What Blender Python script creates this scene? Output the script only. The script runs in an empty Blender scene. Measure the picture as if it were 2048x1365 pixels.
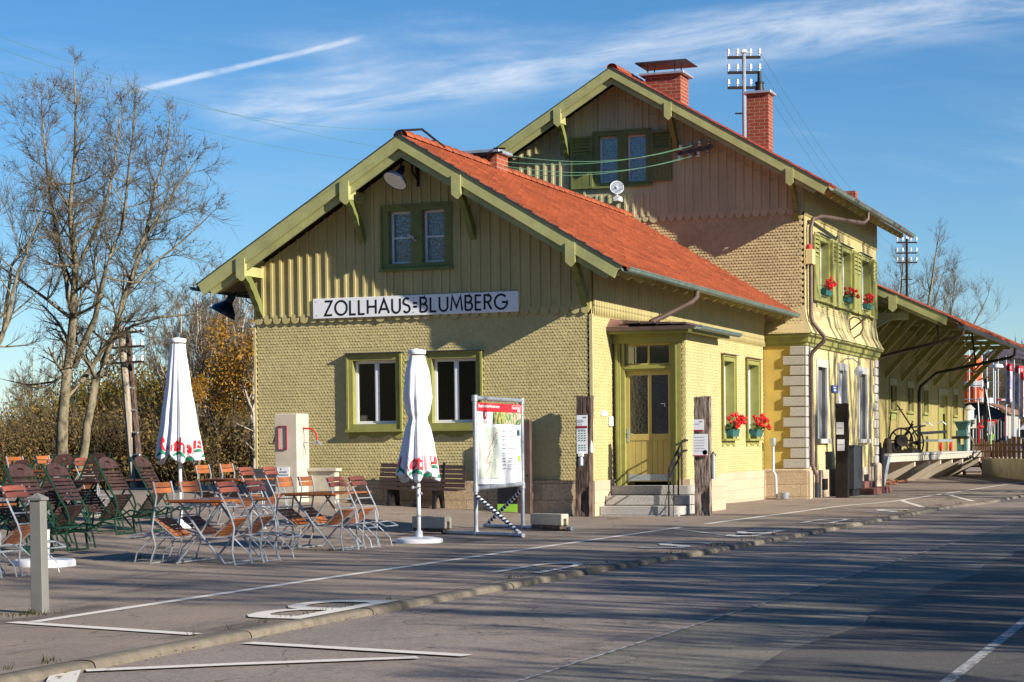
import bpy, bmesh, math, random
import numpy as np
from mathutils import Vector, Matrix
R = math.radians
SC = bpy.context.scene
COL = SC.collection
rnd = random.Random(7)

# ------------------------------------------------------------------ camera
cam_d = bpy.data.cameras.new('camera'); cam = bpy.data.objects.new('camera', cam_d); COL.objects.link(cam)
cam_d.sensor_width = 36; cam_d.lens = 3983 / 2048 * 36; cam_d.shift_y = 373.5 / 2048; cam_d.shift_x = 0
cam_d.clip_start = 0.1; cam_d.clip_end = 3000
_r = Vector((0.9370461, 0.34903581, -0.01089107)); _u = Vector((-0.00376149, 0.04127485, 0.99914075)); _w = Vector((-0.34918543, 0.93619997, -0.03998933))
cam.matrix_world = Matrix(((_r.x, _u.x, -_w.x, 11.2266), (_r.y, _u.y, -_w.y, -34.3156), (_r.z, _u.z, -_w.z, 1.254), (0, 0, 0, 1)))
SC.camera = cam
SC.render.resolution_x = 1024; SC.render.resolution_y = 682

# ------------------------------------------------------------------ light
SUN_AZ = R(106)      # compass from +Y clockwise towards +X
SUN_EL = R(24)
sv = Vector((math.sin(SUN_AZ) * math.cos(SUN_EL), math.cos(SUN_AZ) * math.cos(SUN_EL), math.sin(SUN_EL)))
sun_d = bpy.data.lights.new('sun', 'SUN'); sun = bpy.data.objects.new('sun', sun_d); COL.objects.link(sun)
sun_d.energy = 5.0; sun_d.angle = R(0.5); sun_d.color = (1.0, 0.91, 0.77)
sun.rotation_euler = sv.to_track_quat('Z', 'Y').to_euler(); sun.location = (30, -10, 30)
SC.view_settings.view_transform = 'Standard'; SC.view_settings.look = 'None'
SC.view_settings.exposure = 0.80; SC.view_settings.gamma = 1.0

world = bpy.data.worlds.new('World'); SC.world = world; world.use_nodes = True
wn = world.node_tree; wn.nodes.clear()
def wnode(t, **k):
    n = wn.nodes.new(t)
    for a, b in k.items(): setattr(n, a, b)
    return n
wo = wnode('ShaderNodeOutputWorld'); bg = wnode('ShaderNodeBackground'); bg.inputs[1].default_value = 0.072
sky = wnode('ShaderNodeTexSky', sky_type='NISHITA', sun_disc=False, sun_elevation=SUN_EL, sun_rotation=SUN_AZ)
sky.air_density = 1.0; sky.dust_density = 0.05; sky.ozone_density = 4.5; sky.altitude = 700
tc = wnode('ShaderNodeTexCoord')
def wm(op, a, b=None, c=None):
    n = wnode('ShaderNodeMath', operation=op)
    for i, x in enumerate((a, b, c)):
        if x is None: continue
        if isinstance(x, (int, float)): n.inputs[i].default_value = x
        else: wn.links.new(x, n.inputs[i])
    return n.outputs[0]
def wdot(v):
    n = wnode('ShaderNodeVectorMath', operation='DOT_PRODUCT'); wn.links.new(tc.outputs['Generated'], n.inputs[0]); n.inputs[1].default_value = v
    return n.outputs['Value']
def sky_dir(u, v):          # a direction in the sky (unit vector)
    d = _w + _r * ((u - 1024) / 3983) + _u * ((682.5 + 373.5 - v) / 3983)
    return d.normalized()
def sstep(x, a, b):
    n = wnode('ShaderNodeMapRange', interpolation_type='SMOOTHSTEP'); wn.links.new(x, n.inputs[0]); n.inputs[1].default_value = a; n.inputs[2].default_value = b
    return n.outputs[0]
def cloud_band(p0, p1, w, soft, scale, lo, hi, stretch, seed):
    """a streak of high cloud along the great circle through two sky directions"""
    a = sky_dir(*p0); b = sky_dir(*p1); nrm = a.cross(b).normalized(); t = nrm.cross(a).normalized()
    dn = wdot(nrm); dt = wdot(t); ln = math.atan2(b.dot(t), b.dot(a))
    m = wnode('ShaderNodeCombineXYZ'); wn.links.new(wm('MULTIPLY', dt, scale / stretch), m.inputs[0]); wn.links.new(wm('MULTIPLY', dn, scale), m.inputs[1]); m.inputs[2].default_value = seed
    nz = wnode('ShaderNodeTexNoise'); nz.inputs['Scale'].default_value = 1; nz.inputs['Detail'].default_value = 9; nz.inputs['Roughness'].default_value = 0.62
    nz.inputs['Distortion'].default_value = 0.35
    wn.links.new(m.outputs[0], nz.inputs['Vector'])
    wig = wm('MULTIPLY', wm('SUBTRACT', nz.outputs['Fac'], 0.5), soft * 1.6)
    d = wm('ABSOLUTE', wm('ADD', dn, wig))
    band = wm('SUBTRACT', 1.0, sstep(d, w * 0.25, w + soft))
    ends = wm('MULTIPLY', sstep(dt, -0.012, 0.03), wm('SUBTRACT', 1.0, sstep(dt, ln * 0.97 - 0.004, ln + 0.012)))
    return wm('MULTIPLY', wm('MULTIPLY', band, ends), sstep(nz.outputs['Fac'], lo, hi))
c1 = cloud_band((250, 188), (690, 84), 0.0009, 0.0012, 90, 0.2, 0.6, 3, 1.3)
c2 = cloud_band((420, 235), (2700, -90), 0.0085, 0.011, 55, 0.34, 0.68, 6, 4.1)
c3 = cloud_band((500, 90), (2900, 10), 0.03, 0.03, 24, 0.42, 0.8, 7, 9.7)
c4 = cloud_band((1500, 300), (2900, 420), 0.035, 0.03, 26, 0.45, 0.85, 8, 2.7)
c5 = cloud_band((-900, 120), (700, 250), 0.035, 0.03, 22, 0.44, 0.85, 7, 6.2)
tot = wm('ADD', wm('ADD', wm('MULTIPLY', c1, 0.6), wm('MULTIPLY', c2, 0.62)), wm('ADD', wm('MULTIPLY', c3, 0.4), wm('ADD', wm('MULTIPLY', c4, 0.38), wm('MULTIPLY', c5, 0.34))))
tot = wm('MINIMUM', tot, 0.85)
hs = wnode('ShaderNodeHueSaturation'); hs.inputs['Saturation'].default_value = 1.2; hs.inputs['Value'].default_value = 1.0
wn.links.new(sky.outputs[0], hs.inputs['Color'])
mx = wnode('ShaderNodeMixRGB'); wn.links.new(tot, mx.inputs[0]); wn.links.new(hs.outputs[0], mx.inputs[1]); mx.inputs[2].default_value = (7.6, 8.0, 8.6, 1)
wn.links.new(mx.outputs[0], bg.inputs[0]); wn.links.new(bg.outputs[0], wo.inputs[0])

# ------------------------------------------------------------------ materials
MATS = {}
def mat(name, col, rough=0.7, metal=0.0, var=0.12, scale=6.0, bump=0.0, bscale=40.0, stretch=(1, 1, 1), spec=0.35, col2=None, lo=0.35, hi=0.65, fine=0.0, fscale=200, dirt=0.0, island=0.0, objv=0.0):
    m = bpy.data.materials.new(name); m.use_nodes = True; n = m.node_tree; b = n.nodes['Principled BSDF']
    b.inputs['Roughness'].default_value = rough; b.inputs['Metallic'].default_value = metal
    b.inputs['Specular IOR Level'].default_value = spec
    L = n.links.new
    t = n.nodes.new('ShaderNodeTexCoord'); mp = n.nodes.new('ShaderNodeMapping'); mp.inputs['Scale'].default_value = stretch; L(t.outputs['Object'], mp.inputs[0])
    nz = n.nodes.new('ShaderNodeTexNoise'); nz.inputs['Scale'].default_value = scale; nz.inputs['Detail'].default_value = 8; nz.inputs['Roughness'].default_value = 0.6; L(mp.outputs[0], nz.inputs['Vector'])
    r = n.nodes.new('ShaderNodeValToRGB'); r.color_ramp.elements[0].position = lo; r.color_ramp.elements[1].position = hi
    c = np.array(col); c2 = np.array(col2) if col2 else None
    a = c * (1 - var) if c2 is None else c2; e = np.minimum(c * (1 + var), 1)if c2 is None else c
    r.color_ramp.elements[0].color = (*a, 1); r.color_ramp.elements[1].color = (*e, 1); L(nz.outputs['Fac'], r.inputs[0])
    out = r.outputs[0]
    if fine:
        nf = n.nodes.new('ShaderNodeTexNoise'); nf.inputs['Scale'].default_value = fscale; nf.inputs['Detail'].default_value = 3; L(mp.outputs[0], nf.inputs['Vector'])
        rr = n.nodes.new('ShaderNodeMapRange'); rr.inputs[1].default_value = 0.3; rr.inputs[2].default_value = 0.7; rr.inputs[3].default_value = 1 - fine; rr.inputs[4].default_value = 1 + fine; L(nf.outputs['Fac'], rr.inputs[0])
        mm = n.nodes.new('ShaderNodeVectorMath'); mm.operation = 'SCALE'; L(out, mm.inputs[0]); L(rr.outputs[0], mm.inputs['Scale']); out = mm.outputs[0]
    if dirt:
        nd = n.nodes.new('ShaderNodeTexNoise'); nd.inputs['Scale'].default_value = 1.1; nd.inputs['Detail'].default_value = 10; nd.inputs['Roughness'].default_value = 0.7; L(t.outputs['Object'], nd.inputs['Vector'])
        rd = n.nodes.new('ShaderNodeMapRange'); rd.inputs[1].default_value = 0.5; rd.inputs[2].default_value = 0.75; rd.inputs[3].default_value = 1; rd.inputs[4].default_value = 1 - dirt; L(nd.outputs['Fac'], rd.inputs[0])
        mm = n.nodes.new('ShaderNodeVectorMath'); mm.operation = 'SCALE'; L(out, mm.inputs[0]); L(rd.outputs[0], mm.inputs['Scale']); out = mm.outputs[0]
    if objv:
        oi = n.nodes.new('ShaderNodeObjectInfo'); ri = n.nodes.new('ShaderNodeMapRange'); ri.inputs[3].default_value = 1 - objv; ri.inputs[4].default_value = 1 + objv; L(oi.outputs['Random'], ri.inputs[0])
        mm = n.nodes.new('ShaderNodeVectorMath'); mm.operation = 'SCALE'; L(out, mm.inputs[0]); L(ri.outputs[0], mm.inputs['Scale']); out = mm.outputs[0]
    if island:
        gi = n.nodes.new('ShaderNodeNewGeometry'); ri = n.nodes.new('ShaderNodeMapRange'); ri.inputs[3].default_value = 1 - island; ri.inputs[4].default_value = 1 + island; L(gi.outputs['Random Per Island'], ri.inputs[0])
        mm = n.nodes.new('ShaderNodeVectorMath'); mm.operation = 'SCALE'; L(out, mm.inputs[0]); L(ri.outputs[0], mm.inputs['Scale']); out = mm.outputs[0]
    L(out, b.inputs['Base Color'])
    if bump:
        nb = n.nodes.new('ShaderNodeTexNoise'); nb.inputs['Scale'].default_value = bscale; nb.inputs['Detail'].default_value = 5; L(mp.outputs[0], nb.inputs['Vector'])
        bp = n.nodes.new('ShaderNodeBump'); bp.inputs['Strength'].default_value = bump; bp.inputs['Distance'].default_value = 0.01; L(nb.outputs['Fac'], bp.inputs['Height']); L(bp.outputs[0], b.inputs['Normal'])
    MATS[name] = m
    return m
def brickmat(name, c1, c2, mortar, bw, bh, ms, axes, rough=0.85, off=0.5, bump=0.6, fine=0.15):
    """masonry: axes = which object axes run along the course and up; 'w' mixes x+y so that it works round a corner"""
    m = bpy.data.materials.new(name); m.use_nodes = True; n = m.node_tree; b = n.nodes['Principled BSDF']; b.inputs['Roughness'].default_value = rough
    b.inputs['Specular IOR Level'].default_value = 0.25
    L = n.links.new
    t = n.nodes.new('ShaderNodeTexCoord'); s = n.nodes.new('ShaderNodeSeparateXYZ'); L(t.outputs['Object'], s.inputs[0])
    ad = n.nodes.new('ShaderNodeMath'); ad.operation = 'ADD'; L(s.outputs[0], ad.inputs[0]); L(s.outputs[1], ad.inputs[1])
    c = n.nodes.new('ShaderNodeCombineXYZ'); L(ad.outputs[0], c.inputs[0]); L(s.outputs[2], c.inputs[1])
    br = n.nodes.new('ShaderNodeTexBrick'); L(c.outputs[0], br.inputs['Vector']); br.inputs['Scale'].default_value = 1
    br.inputs['Color1'].default_value = (*c1, 1); br.inputs['Color2'].default_value = (*c2, 1); br.inputs['Mortar'].default_value = (*mortar, 1)
    br.inputs['Brick Width'].default_value = bw; br.inputs['Row Height'].default_value = bh; br.inputs['Mortar Size'].default_value = ms; br.inputs['Mortar Smooth'].default_value = 0.3; br.offset = off
    nf = n.nodes.new('ShaderNodeTexNoise'); nf.inputs['Scale'].default_value = 30; nf.inputs['Detail'].default_value = 8; L(t.outputs['Object'], nf.inputs['Vector'])
    rr = n.nodes.new('ShaderNodeMapRange'); rr.inputs[1].default_value = 0.3; rr.inputs[2].default_value = 0.7; rr.inputs[3].default_value = 1 - fine; rr.inputs[4].default_value = 1 + fine; L(nf.outputs['Fac'], rr.inputs[0])
    mm = n.nodes.new('ShaderNodeVectorMath'); mm.operation = 'SCALE'; L(br.outputs['Color'], mm.inputs[0]); L(rr.outputs[0], mm.inputs['Scale']); L(mm.outputs[0], b.inputs['Base Color'])
    inv = n.nodes.new('ShaderNodeMath'); inv.operation = 'SUBTRACT'; inv.inputs[0].default_value = 1; L(br.outputs['Fac'], inv.inputs[1])
    ad2 = n.nodes.new('ShaderNodeMath'); ad2.operation = 'MULTIPLY_ADD'; L(nf.outputs['Fac'], ad2.inputs[0]); ad2.inputs[1].default_value = 0.5; L(inv.outputs[0], ad2.inputs[2])
    bp = n.nodes.new('ShaderNodeBump'); bp.inputs['Strength'].default_value = bump; bp.inputs['Distance'].default_value = 0.012; L(ad2.outputs[0], bp.inputs['Height']); L(bp.outputs[0], b.inputs['Normal'])
    MATS[name] = m
    return m
def glassmat(name, tint=(0.8, 0.85, 0.85), wob=0.0, base=0.12, rough=0.0):
    m = bpy.data.materials.new(name); m.use_nodes = True; n = m.node_tree; n.nodes.clear(); L = n.links.new
    o = n.nodes.new('ShaderNodeOutputMaterial'); tr = n.nodes.new('ShaderNodeBsdfTransparent'); tr.inputs[0].default_value = (*tint, 1)
    gl = n.nodes.new('ShaderNodeBsdfGlossy'); gl.inputs['Roughness'].default_value = rough; gl.inputs['Color'].default_value = (0.9, 0.95, 1, 1)
    fr = n.nodes.new('ShaderNodeFresnel'); fr.inputs[0].default_value = 1.5
    mr = n.nodes.new('ShaderNodeMath'); mr.operation = 'ADD'; L(fr.outputs[0], mr.inputs[0]); mr.inputs[1].default_value = base
    if wob:
        t = n.nodes.new('ShaderNodeTexCoord'); nb = n.nodes.new('ShaderNodeTexNoise'); nb.inputs['Scale'].default_value = 18; L(t.outputs['Object'], nb.inputs['Vector'])
        bp = n.nodes.new('ShaderNodeBump'); bp.inputs['Strength'].default_value = wob; bp.inputs['Distance'].default_value = 0.02; L(nb.outputs['Fac'], bp.inputs['Height']); L(bp.outputs[0], gl.inputs['Normal'])
    mi = n.nodes.new('ShaderNodeMixShader'); L(mr.outputs[0], mi.inputs[0]); L(tr.outputs[0], mi.inputs[1]); L(gl.outputs[0], mi.inputs[2]); L(mi.outputs[0], o.inputs[0])
    MATS[name] = m
    return m
def leafmat(name, cols, rough=0.6, transl=0.35):
    m = bpy.data.materials.new(name); m.use_nodes = True; n = m.node_tree; n.nodes.clear(); L = n.links.new
    o = n.nodes.new('ShaderNodeOutputMaterial'); g = n.nodes.new('ShaderNodeNewGeometry'); r = n.nodes.new('ShaderNodeValToRGB')
    r.color_ramp.interpolation = 'LINEAR'
    while len(r.color_ramp.elements) < len(cols): r.color_ramp.elements.new(0.5)
    for i, c in enumerate(cols): r.color_ramp.elements[i].position = i / (len(cols) - 1); r.color_ramp.elements[i].color = (*c, 1)
    L(g.outputs['Random Per Island'], r.inputs[0])
    d = n.nodes.new('ShaderNodeBsdfDiffuse'); t = n.nodes.new('ShaderNodeBsdfTranslucent'); L(r.outputs[0], d.inputs[0]); L(r.outputs[0], t.inputs[0])
    mi = n.nodes.new('ShaderNodeMixShader'); mi.inputs[0].default_value = transl; L(d.outputs[0], mi.inputs[1]); L(t.outputs[0], mi.inputs[2]); L(mi.outputs[0], o.inputs[0])
    MATS[name] = m
    return m

mat('shingle', (0.53, 0.45, 0.215), 0.62, var=0.10, scale=2.2, bump=0.35, bscale=60, dirt=0.22, island=0.07, fine=0.05, fscale=25)
mat('shingle_tan', (0.56, 0.45, 0.235), 0.65, var=0.10, scale=2.2, bump=0.35, bscale=60, dirt=0.2, island=0.10, fine=0.05, fscale=25)
mat('board', (0.45, 0.39, 0.18), 0.62, var=0.09, scale=3, stretch=(1, 1, 0.15), bump=0.25, bscale=40, fine=0.06, fscale=60, dirt=0.12)
mat('board_tan', (0.48, 0.45, 0.265), 0.62, var=0.09, scale=3, stretch=(1, 1, 0.15), bump=0.25, bscale=40, fine=0.06, fscale=60, dirt=0.12)
mat('corner_beige', (0.56, 0.47, 0.235), 0.6, var=0.08, scale=4, dirt=0.15)
mat('trim_green', (0.255, 0.255, 0.075), 0.55, var=0.10, scale=5, stretch=(1, 1, 1), bump=0.15, bscale=30, dirt=0.15, fine=0.05, fscale=50)
mat('barge_green', (0.38, 0.385, 0.165), 0.55, var=0.12, scale=3, bump=0.15, bscale=30, dirt=0.2, fine=0.06, fscale=60)
mat('frame_green', (0.165, 0.19, 0.06), 0.5, var=0.12, scale=4, bump=0.12, bscale=30, dirt=0.15)
mat('soffit', (0.22, 0.165, 0.08), 0.75, var=0.2, scale=4, bump=0.2)
mat('door_yellow', (0.42, 0.34, 0.115), 0.5, var=0.1, scale=4, stretch=(3, 3, .5), bump=0.1, dirt=0.1)
mat('ochre', (0.55, 0.40, 0.10), 0.85, var=0.08, scale=2.5, bump=0.3, bscale=120, dirt=0.18, fine=0.05)
mat('plaster_pale', (0.66, 0.53, 0.245), 0.85, var=0.07, scale=2.5, bump=0.3, bscale=120, dirt=0.14, fine=0.05)
mat('granite', (0.40, 0.37, 0.32), 0.85, var=0.25, scale=60, bump=0.9, bscale=70, fine=0.25, fscale=180)
mat('granite_smooth', (0.40, 0.385, 0.36), 0.8, var=0.22, scale=45, bump=0.3, bscale=120, fine=0.12, fscale=300)
mat('stone_trim', (0.42, 0.41, 0.385), 0.8, var=0.08, scale=12, bump=0.2, bscale=80)
brickmat('plinth', (0.52, 0.40, 0.26), (0.44, 0.33, 0.22), (0.26, 0.20, 0.14), 1.05, 0.30, 0.006, 'w', off=0.4, bump=0.9, fine=0.25)
brickmat('plinth_smooth', (0.53, 0.41, 0.29), (0.47, 0.36, 0.255), (0.30, 0.23, 0.165), 0.62, 0.235, 0.004, 'w', off=0.45, bump=0.4, fine=0.08)
brickmat('chimney_brick', (0.30, 0.07, 0.038), (0.22, 0.05, 0.03), (0.34, 0.23, 0.17), 0.26, 0.088, 0.010, 'w')
mat('rooftile', (0.35, 0.088, 0.034), 0.5, var=0.16, scale=2, bump=0.1, bscale=80, fine=0.06, fscale=14, dirt=0.3, island=0.16, spec=0.45)
mat('rooftile_dark', (0.30, 0.055, 0.03), 0.6, var=0.25, scale=9, bump=0.2, bscale=80, fine=0.06, fscale=14, dirt=0.3, island=0.15)
mat('zinc_green', (0.17, 0.24, 0.21), 0.45, metal=0.3, var=0.2, scale=5, bump=0.05)
mat('zinc_dark', (0.055, 0.07, 0.085), 0.4, metal=0.4, var=0.2, scale=5)
mat('zinc_light', (0.42, 0.47, 0.55), 0.4, metal=0.5, var=0.1, scale=6)
mat('copper_brown', (0.125, 0.085, 0.075), 0.5, metal=0.35, var=0.2, scale=5, bump=0.05)
mat('flash_red', (0.22, 0.12, 0.11), 0.55, metal=0.2, var=0.25, scale=4)
mat('white_paint', (0.76, 0.77, 0.79), 0.45, var=0.04, scale=8)
mat('white_fabric', (0.80, 0.81, 0.85), 0.85, var=0.04, scale=5, bump=0.15, bscale=25, dirt=0.06)
mat('curtain', (0.62, 0.66, 0.72), 0.9, var=0.45, scale=26, stretch=(1.6, 1.6, 0.7), bump=0.2)
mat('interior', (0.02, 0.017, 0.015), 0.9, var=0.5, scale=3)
mat('sign_white', (0.80, 0.82, 0.86), 0.35, var=0.03, scale=6)
mat('sign_black', (0.012, 0.012, 0.016), 0.4, var=0.1)
mat('red_print', (0.62, 0.02, 0.03), 0.5, var=0.06)
mat('dark_red', (0.33, 0.015, 0.05), 0.5, var=0.06)
mat('green_print', (0.012, 0.20, 0.10), 0.6, var=0.06)
mat('lime_print', (0.30, 0.62, 0.05), 0.5, var=0.1)
mat('teal_print', (0.03, 0.12, 0.13), 0.5, var=0.1)
mat('grey_print', (0.24, 0.25, 0.28), 0.6, var=0.1)
mat('pale_red_print', (0.62, 0.32, 0.32), 0.6, var=0.1)
mat('blue_print', (0.04, 0.09, 0.42), 0.5, var=0.1)
mat('map_paper', (0.60, 0.66, 0.56), 0.6, var=0.05, scale=9)
mat('photo_left', (0.50, 0.48, 0.14), 0.5, col2=(0.05, 0.10, 0.05), scale=14, stretch=(1.6, 1, .7), lo=0.42, hi=0.55)
mat('photo_right', (0.60, 0.42, 0.33), 0.5, col2=(0.06, 0.22, 0.05), scale=11, lo=0.45, hi=0.56)
mat('galv', (0.42, 0.45, 0.48), 0.42, metal=0.55, var=0.14, scale=20, bump=0.05)
mat('galv_blue', (0.36, 0.41, 0.46), 0.45, metal=0.45, var=0.14, scale=20, bump=0.05)
mat('slat_orange', (0.29, 0.095, 0.03), 0.42, objv=0.3, var=0.18, scale=7, stretch=(1, .3, 1), bump=0.1, fine=0.1, fscale=40)
mat('slat_red', (0.165, 0.052, 0.034), 0.42, objv=0.28, var=0.18, scale=7, stretch=(1, .3, 1), bump=0.1, fine=0.1, fscale=40)
mat('slat_brown', (0.046, 0.024, 0.021), 0.5, objv=0.35, var=0.25, scale=12, bump=0.15, fine=0.2, fscale=60)
mat('green_iron', (0.008, 0.045, 0.024), 0.45, var=0.2, scale=8)
mat('bench_wood', (0.05, 0.033, 0.03), 0.65, var=0.3, scale=5, stretch=(.2, 1, 1), bump=0.3)
mat('black_iron', (0.012, 0.012, 0.014), 0.5, var=0.2)
mat('shutter_grey', (0.13, 0.14, 0.145), 0.6, var=0.15, scale=4, stretch=(3, 3, .5))
mat('dark_grey_metal', (0.035, 0.042, 0.055), 0.35, metal=0.3, var=0.1)
mat('rust_dark', (0.016, 0.010, 0.008), 0.75, var=0.5, scale=12, bump=0.4)
mat('blue_enamel', (0.01, 0.022, 0.055), 0.25, var=0.1, spec=0.6)
mat('post_grey', (0.17, 0.17, 0.16), 0.6, var=0.06, scale=10, bump=0.05)
mat('concrete', (0.46, 0.42, 0.34), 0.88, var=0.12, scale=5, bump=0.35, bscale=60, dirt=0.3, fine=0.1)
mat('concrete_post', (0.56, 0.49, 0.39), 0.85, var=0.08, scale=4, bump=0.25, bscale=60, dirt=0.18)
mat('concrete_white', (0.72, 0.68, 0.60), 0.88, var=0.1, scale=2, bump=0.4, bscale=30, dirt=0.45)
mat('sleeper', (0.15, 0.105, 0.085), 0.85, col2=(0.02, 0.013, 0.01), scale=8, stretch=(4, 4, 0.5), lo=0.36, hi=0.62, bump=0.9, bscale=14)
mat('sleeper_pale', (0.34, 0.27, 0.22), 0.85, col2=(0.05, 0.035, 0.03), scale=8, stretch=(4, 4, 0.5), lo=0.36, hi=0.62, bump=0.9, bscale=14)
mat('pole_wood', (0.36, 0.31, 0.25), 0.85, var=0.3, scale=6, stretch=(4, 4, .3), bump=0.4)
mat('porcelain', (0.82, 0.83, 0.85), 0.2, var=0.03)
mat('flower_red', (0.72, 0.012, 0.02), 0.6, var=0.25, scale=40)
mat('planter', (0.03, 0.12, 0.115), 0.5, var=0.15)
mat('leaf_green', (0.05, 0.10, 0.02), 0.6, var=0.4, scale=30)
mat('road_paint', (0.66, 0.62, 0.56), 0.8, col2=(0.50, 0.45, 0.40), scale=30, lo=0.25, hi=0.42, fine=0.08, fscale=90, bump=0.2)
mat('road_paint_thin', (0.40, 0.40, 0.40), 0.8, col2=(0.14, 0.135, 0.13), scale=22, lo=0.42, hi=0.56, fine=0.08, fscale=90)
mat('wire_green', (0.10, 0.22, 0.14), 0.5, var=0.1)
mat('step_red', (0.16, 0.065, 0.05), 0.8, var=0.2, scale=12, bump=0.3)
mat('fence_brown', (0.115, 0.055, 0.035), 0.75, var=0.25, scale=6, stretch=(4, 4, .4), bump=0.2)
mat('teal_iron', (0.055, 0.155, 0.145), 0.5, var=0.2, scale=10)
mat('orange_paint', (0.70, 0.11, 0.02), 0.5, var=0.15, scale=6)
mat('red_paint', (0.50, 0.03, 0.03), 0.5, var=0.12, scale=6)
mat('wagon_dark', (0.035, 0.045, 0.06), 0.7, var=0.2, scale=8)
mat('wagon_grey', (0.36, 0.35, 0.31), 0.7, var=0.12, scale=6)
mat('rust_roof', (0.24, 0.12, 0.075), 0.75, var=0.25, scale=5)
mat('rust_pile', (0.14, 0.055, 0.03), 0.9, var=0.5, scale=12, bump=0.5)
mat('van_white', (0.70, 0.74, 0.78), 0.3, var=0.03)
mat('banner_pink', (0.66, 0.56, 0.60), 0.8, col2=(0.30, 0.28, 0.42), scale=3.2, lo=0.44, hi=0.56)
mat('bark', (0.24, 0.205, 0.135), 0.9, col2=(0.045, 0.038, 0.026), scale=5, stretch=(1.5, 1.5, .8), lo=0.33, hi=0.55, bump=0.6, bscale=12)
mat('twig', (0.135, 0.105, 0.06), 0.9, var=0.35, scale=2)
mat('twig_far', (0.15, 0.115, 0.075), 0.9, var=0.3, scale=1)
mat('birch', (0.42, 0.38, 0.32), 0.9, col2=(0.08, 0.06, 0.05), scale=5, stretch=(1, 1, 1.2), lo=0.34, hi=0.46)
mat('hill_far', (0.10, 0.08, 0.11), 0.95, col2=(0.045, 0.05, 0.055), scale=0.06, lo=0.4, hi=0.6)
mat('hill_near', (0.12, 0.085, 0.05), 0.95, col2=(0.045, 0.05, 0.025), scale=0.12, lo=0.4, hi=0.6, bump=0.5, bscale=1)
mat('needles', (0.022, 0.042, 0.026), 0.8, var=0.4, scale=1.5)
mat('kerb', (0.16, 0.138, 0.108), 0.9, island=0.16, var=0.2, scale=7, bump=0.6, bscale=60, fine=0.2, fscale=150, dirt=0.25)
glassmat('glass', base=0.08, tint=(0.75, 0.8, 0.8)); glassmat('glass_old', base=0.10, wob=0.25); glassmat('glass_ripple', base=0.06, wob=0.35, rough=0.22, tint=(0.3, 0.3, 0.3))
glassmat('glass_dark', base=0.03, tint=(0.35, 0.37, 0.37), wob=0.04)
leafmat('leaf_mix', [(0.36, 0.28, 0.035), (0.19, 0.19, 0.03), (0.44, 0.27, 0.035), (0.26, 0.14, 0.04), (0.16, 0.145, 0.035)])
leafmat('leaf_brown', [(0.24, 0.14, 0.06), (0.22, 0.18, 0.06), (0.30, 0.20, 0.09), (0.15, 0.09, 0.055), (0.22, 0.20, 0.05)])
leafmat('leaf_gold', [(0.46, 0.23, 0.03), (0.36, 0.17, 0.03), (0.52, 0.31, 0.05), (0.26, 0.13, 0.03), (0.40, 0.27, 0.05)])
leafmat('leaf_sparse', [(0.16, 0.09, 0.02), (0.09, 0.045, 0.02), (0.13, 0.12, 0.02)])
leafmat('grass_blades', [(0.09, 0.10, 0.02), (0.15, 0.12, 0.04), (0.06, 0.08, 0.015)])

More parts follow.
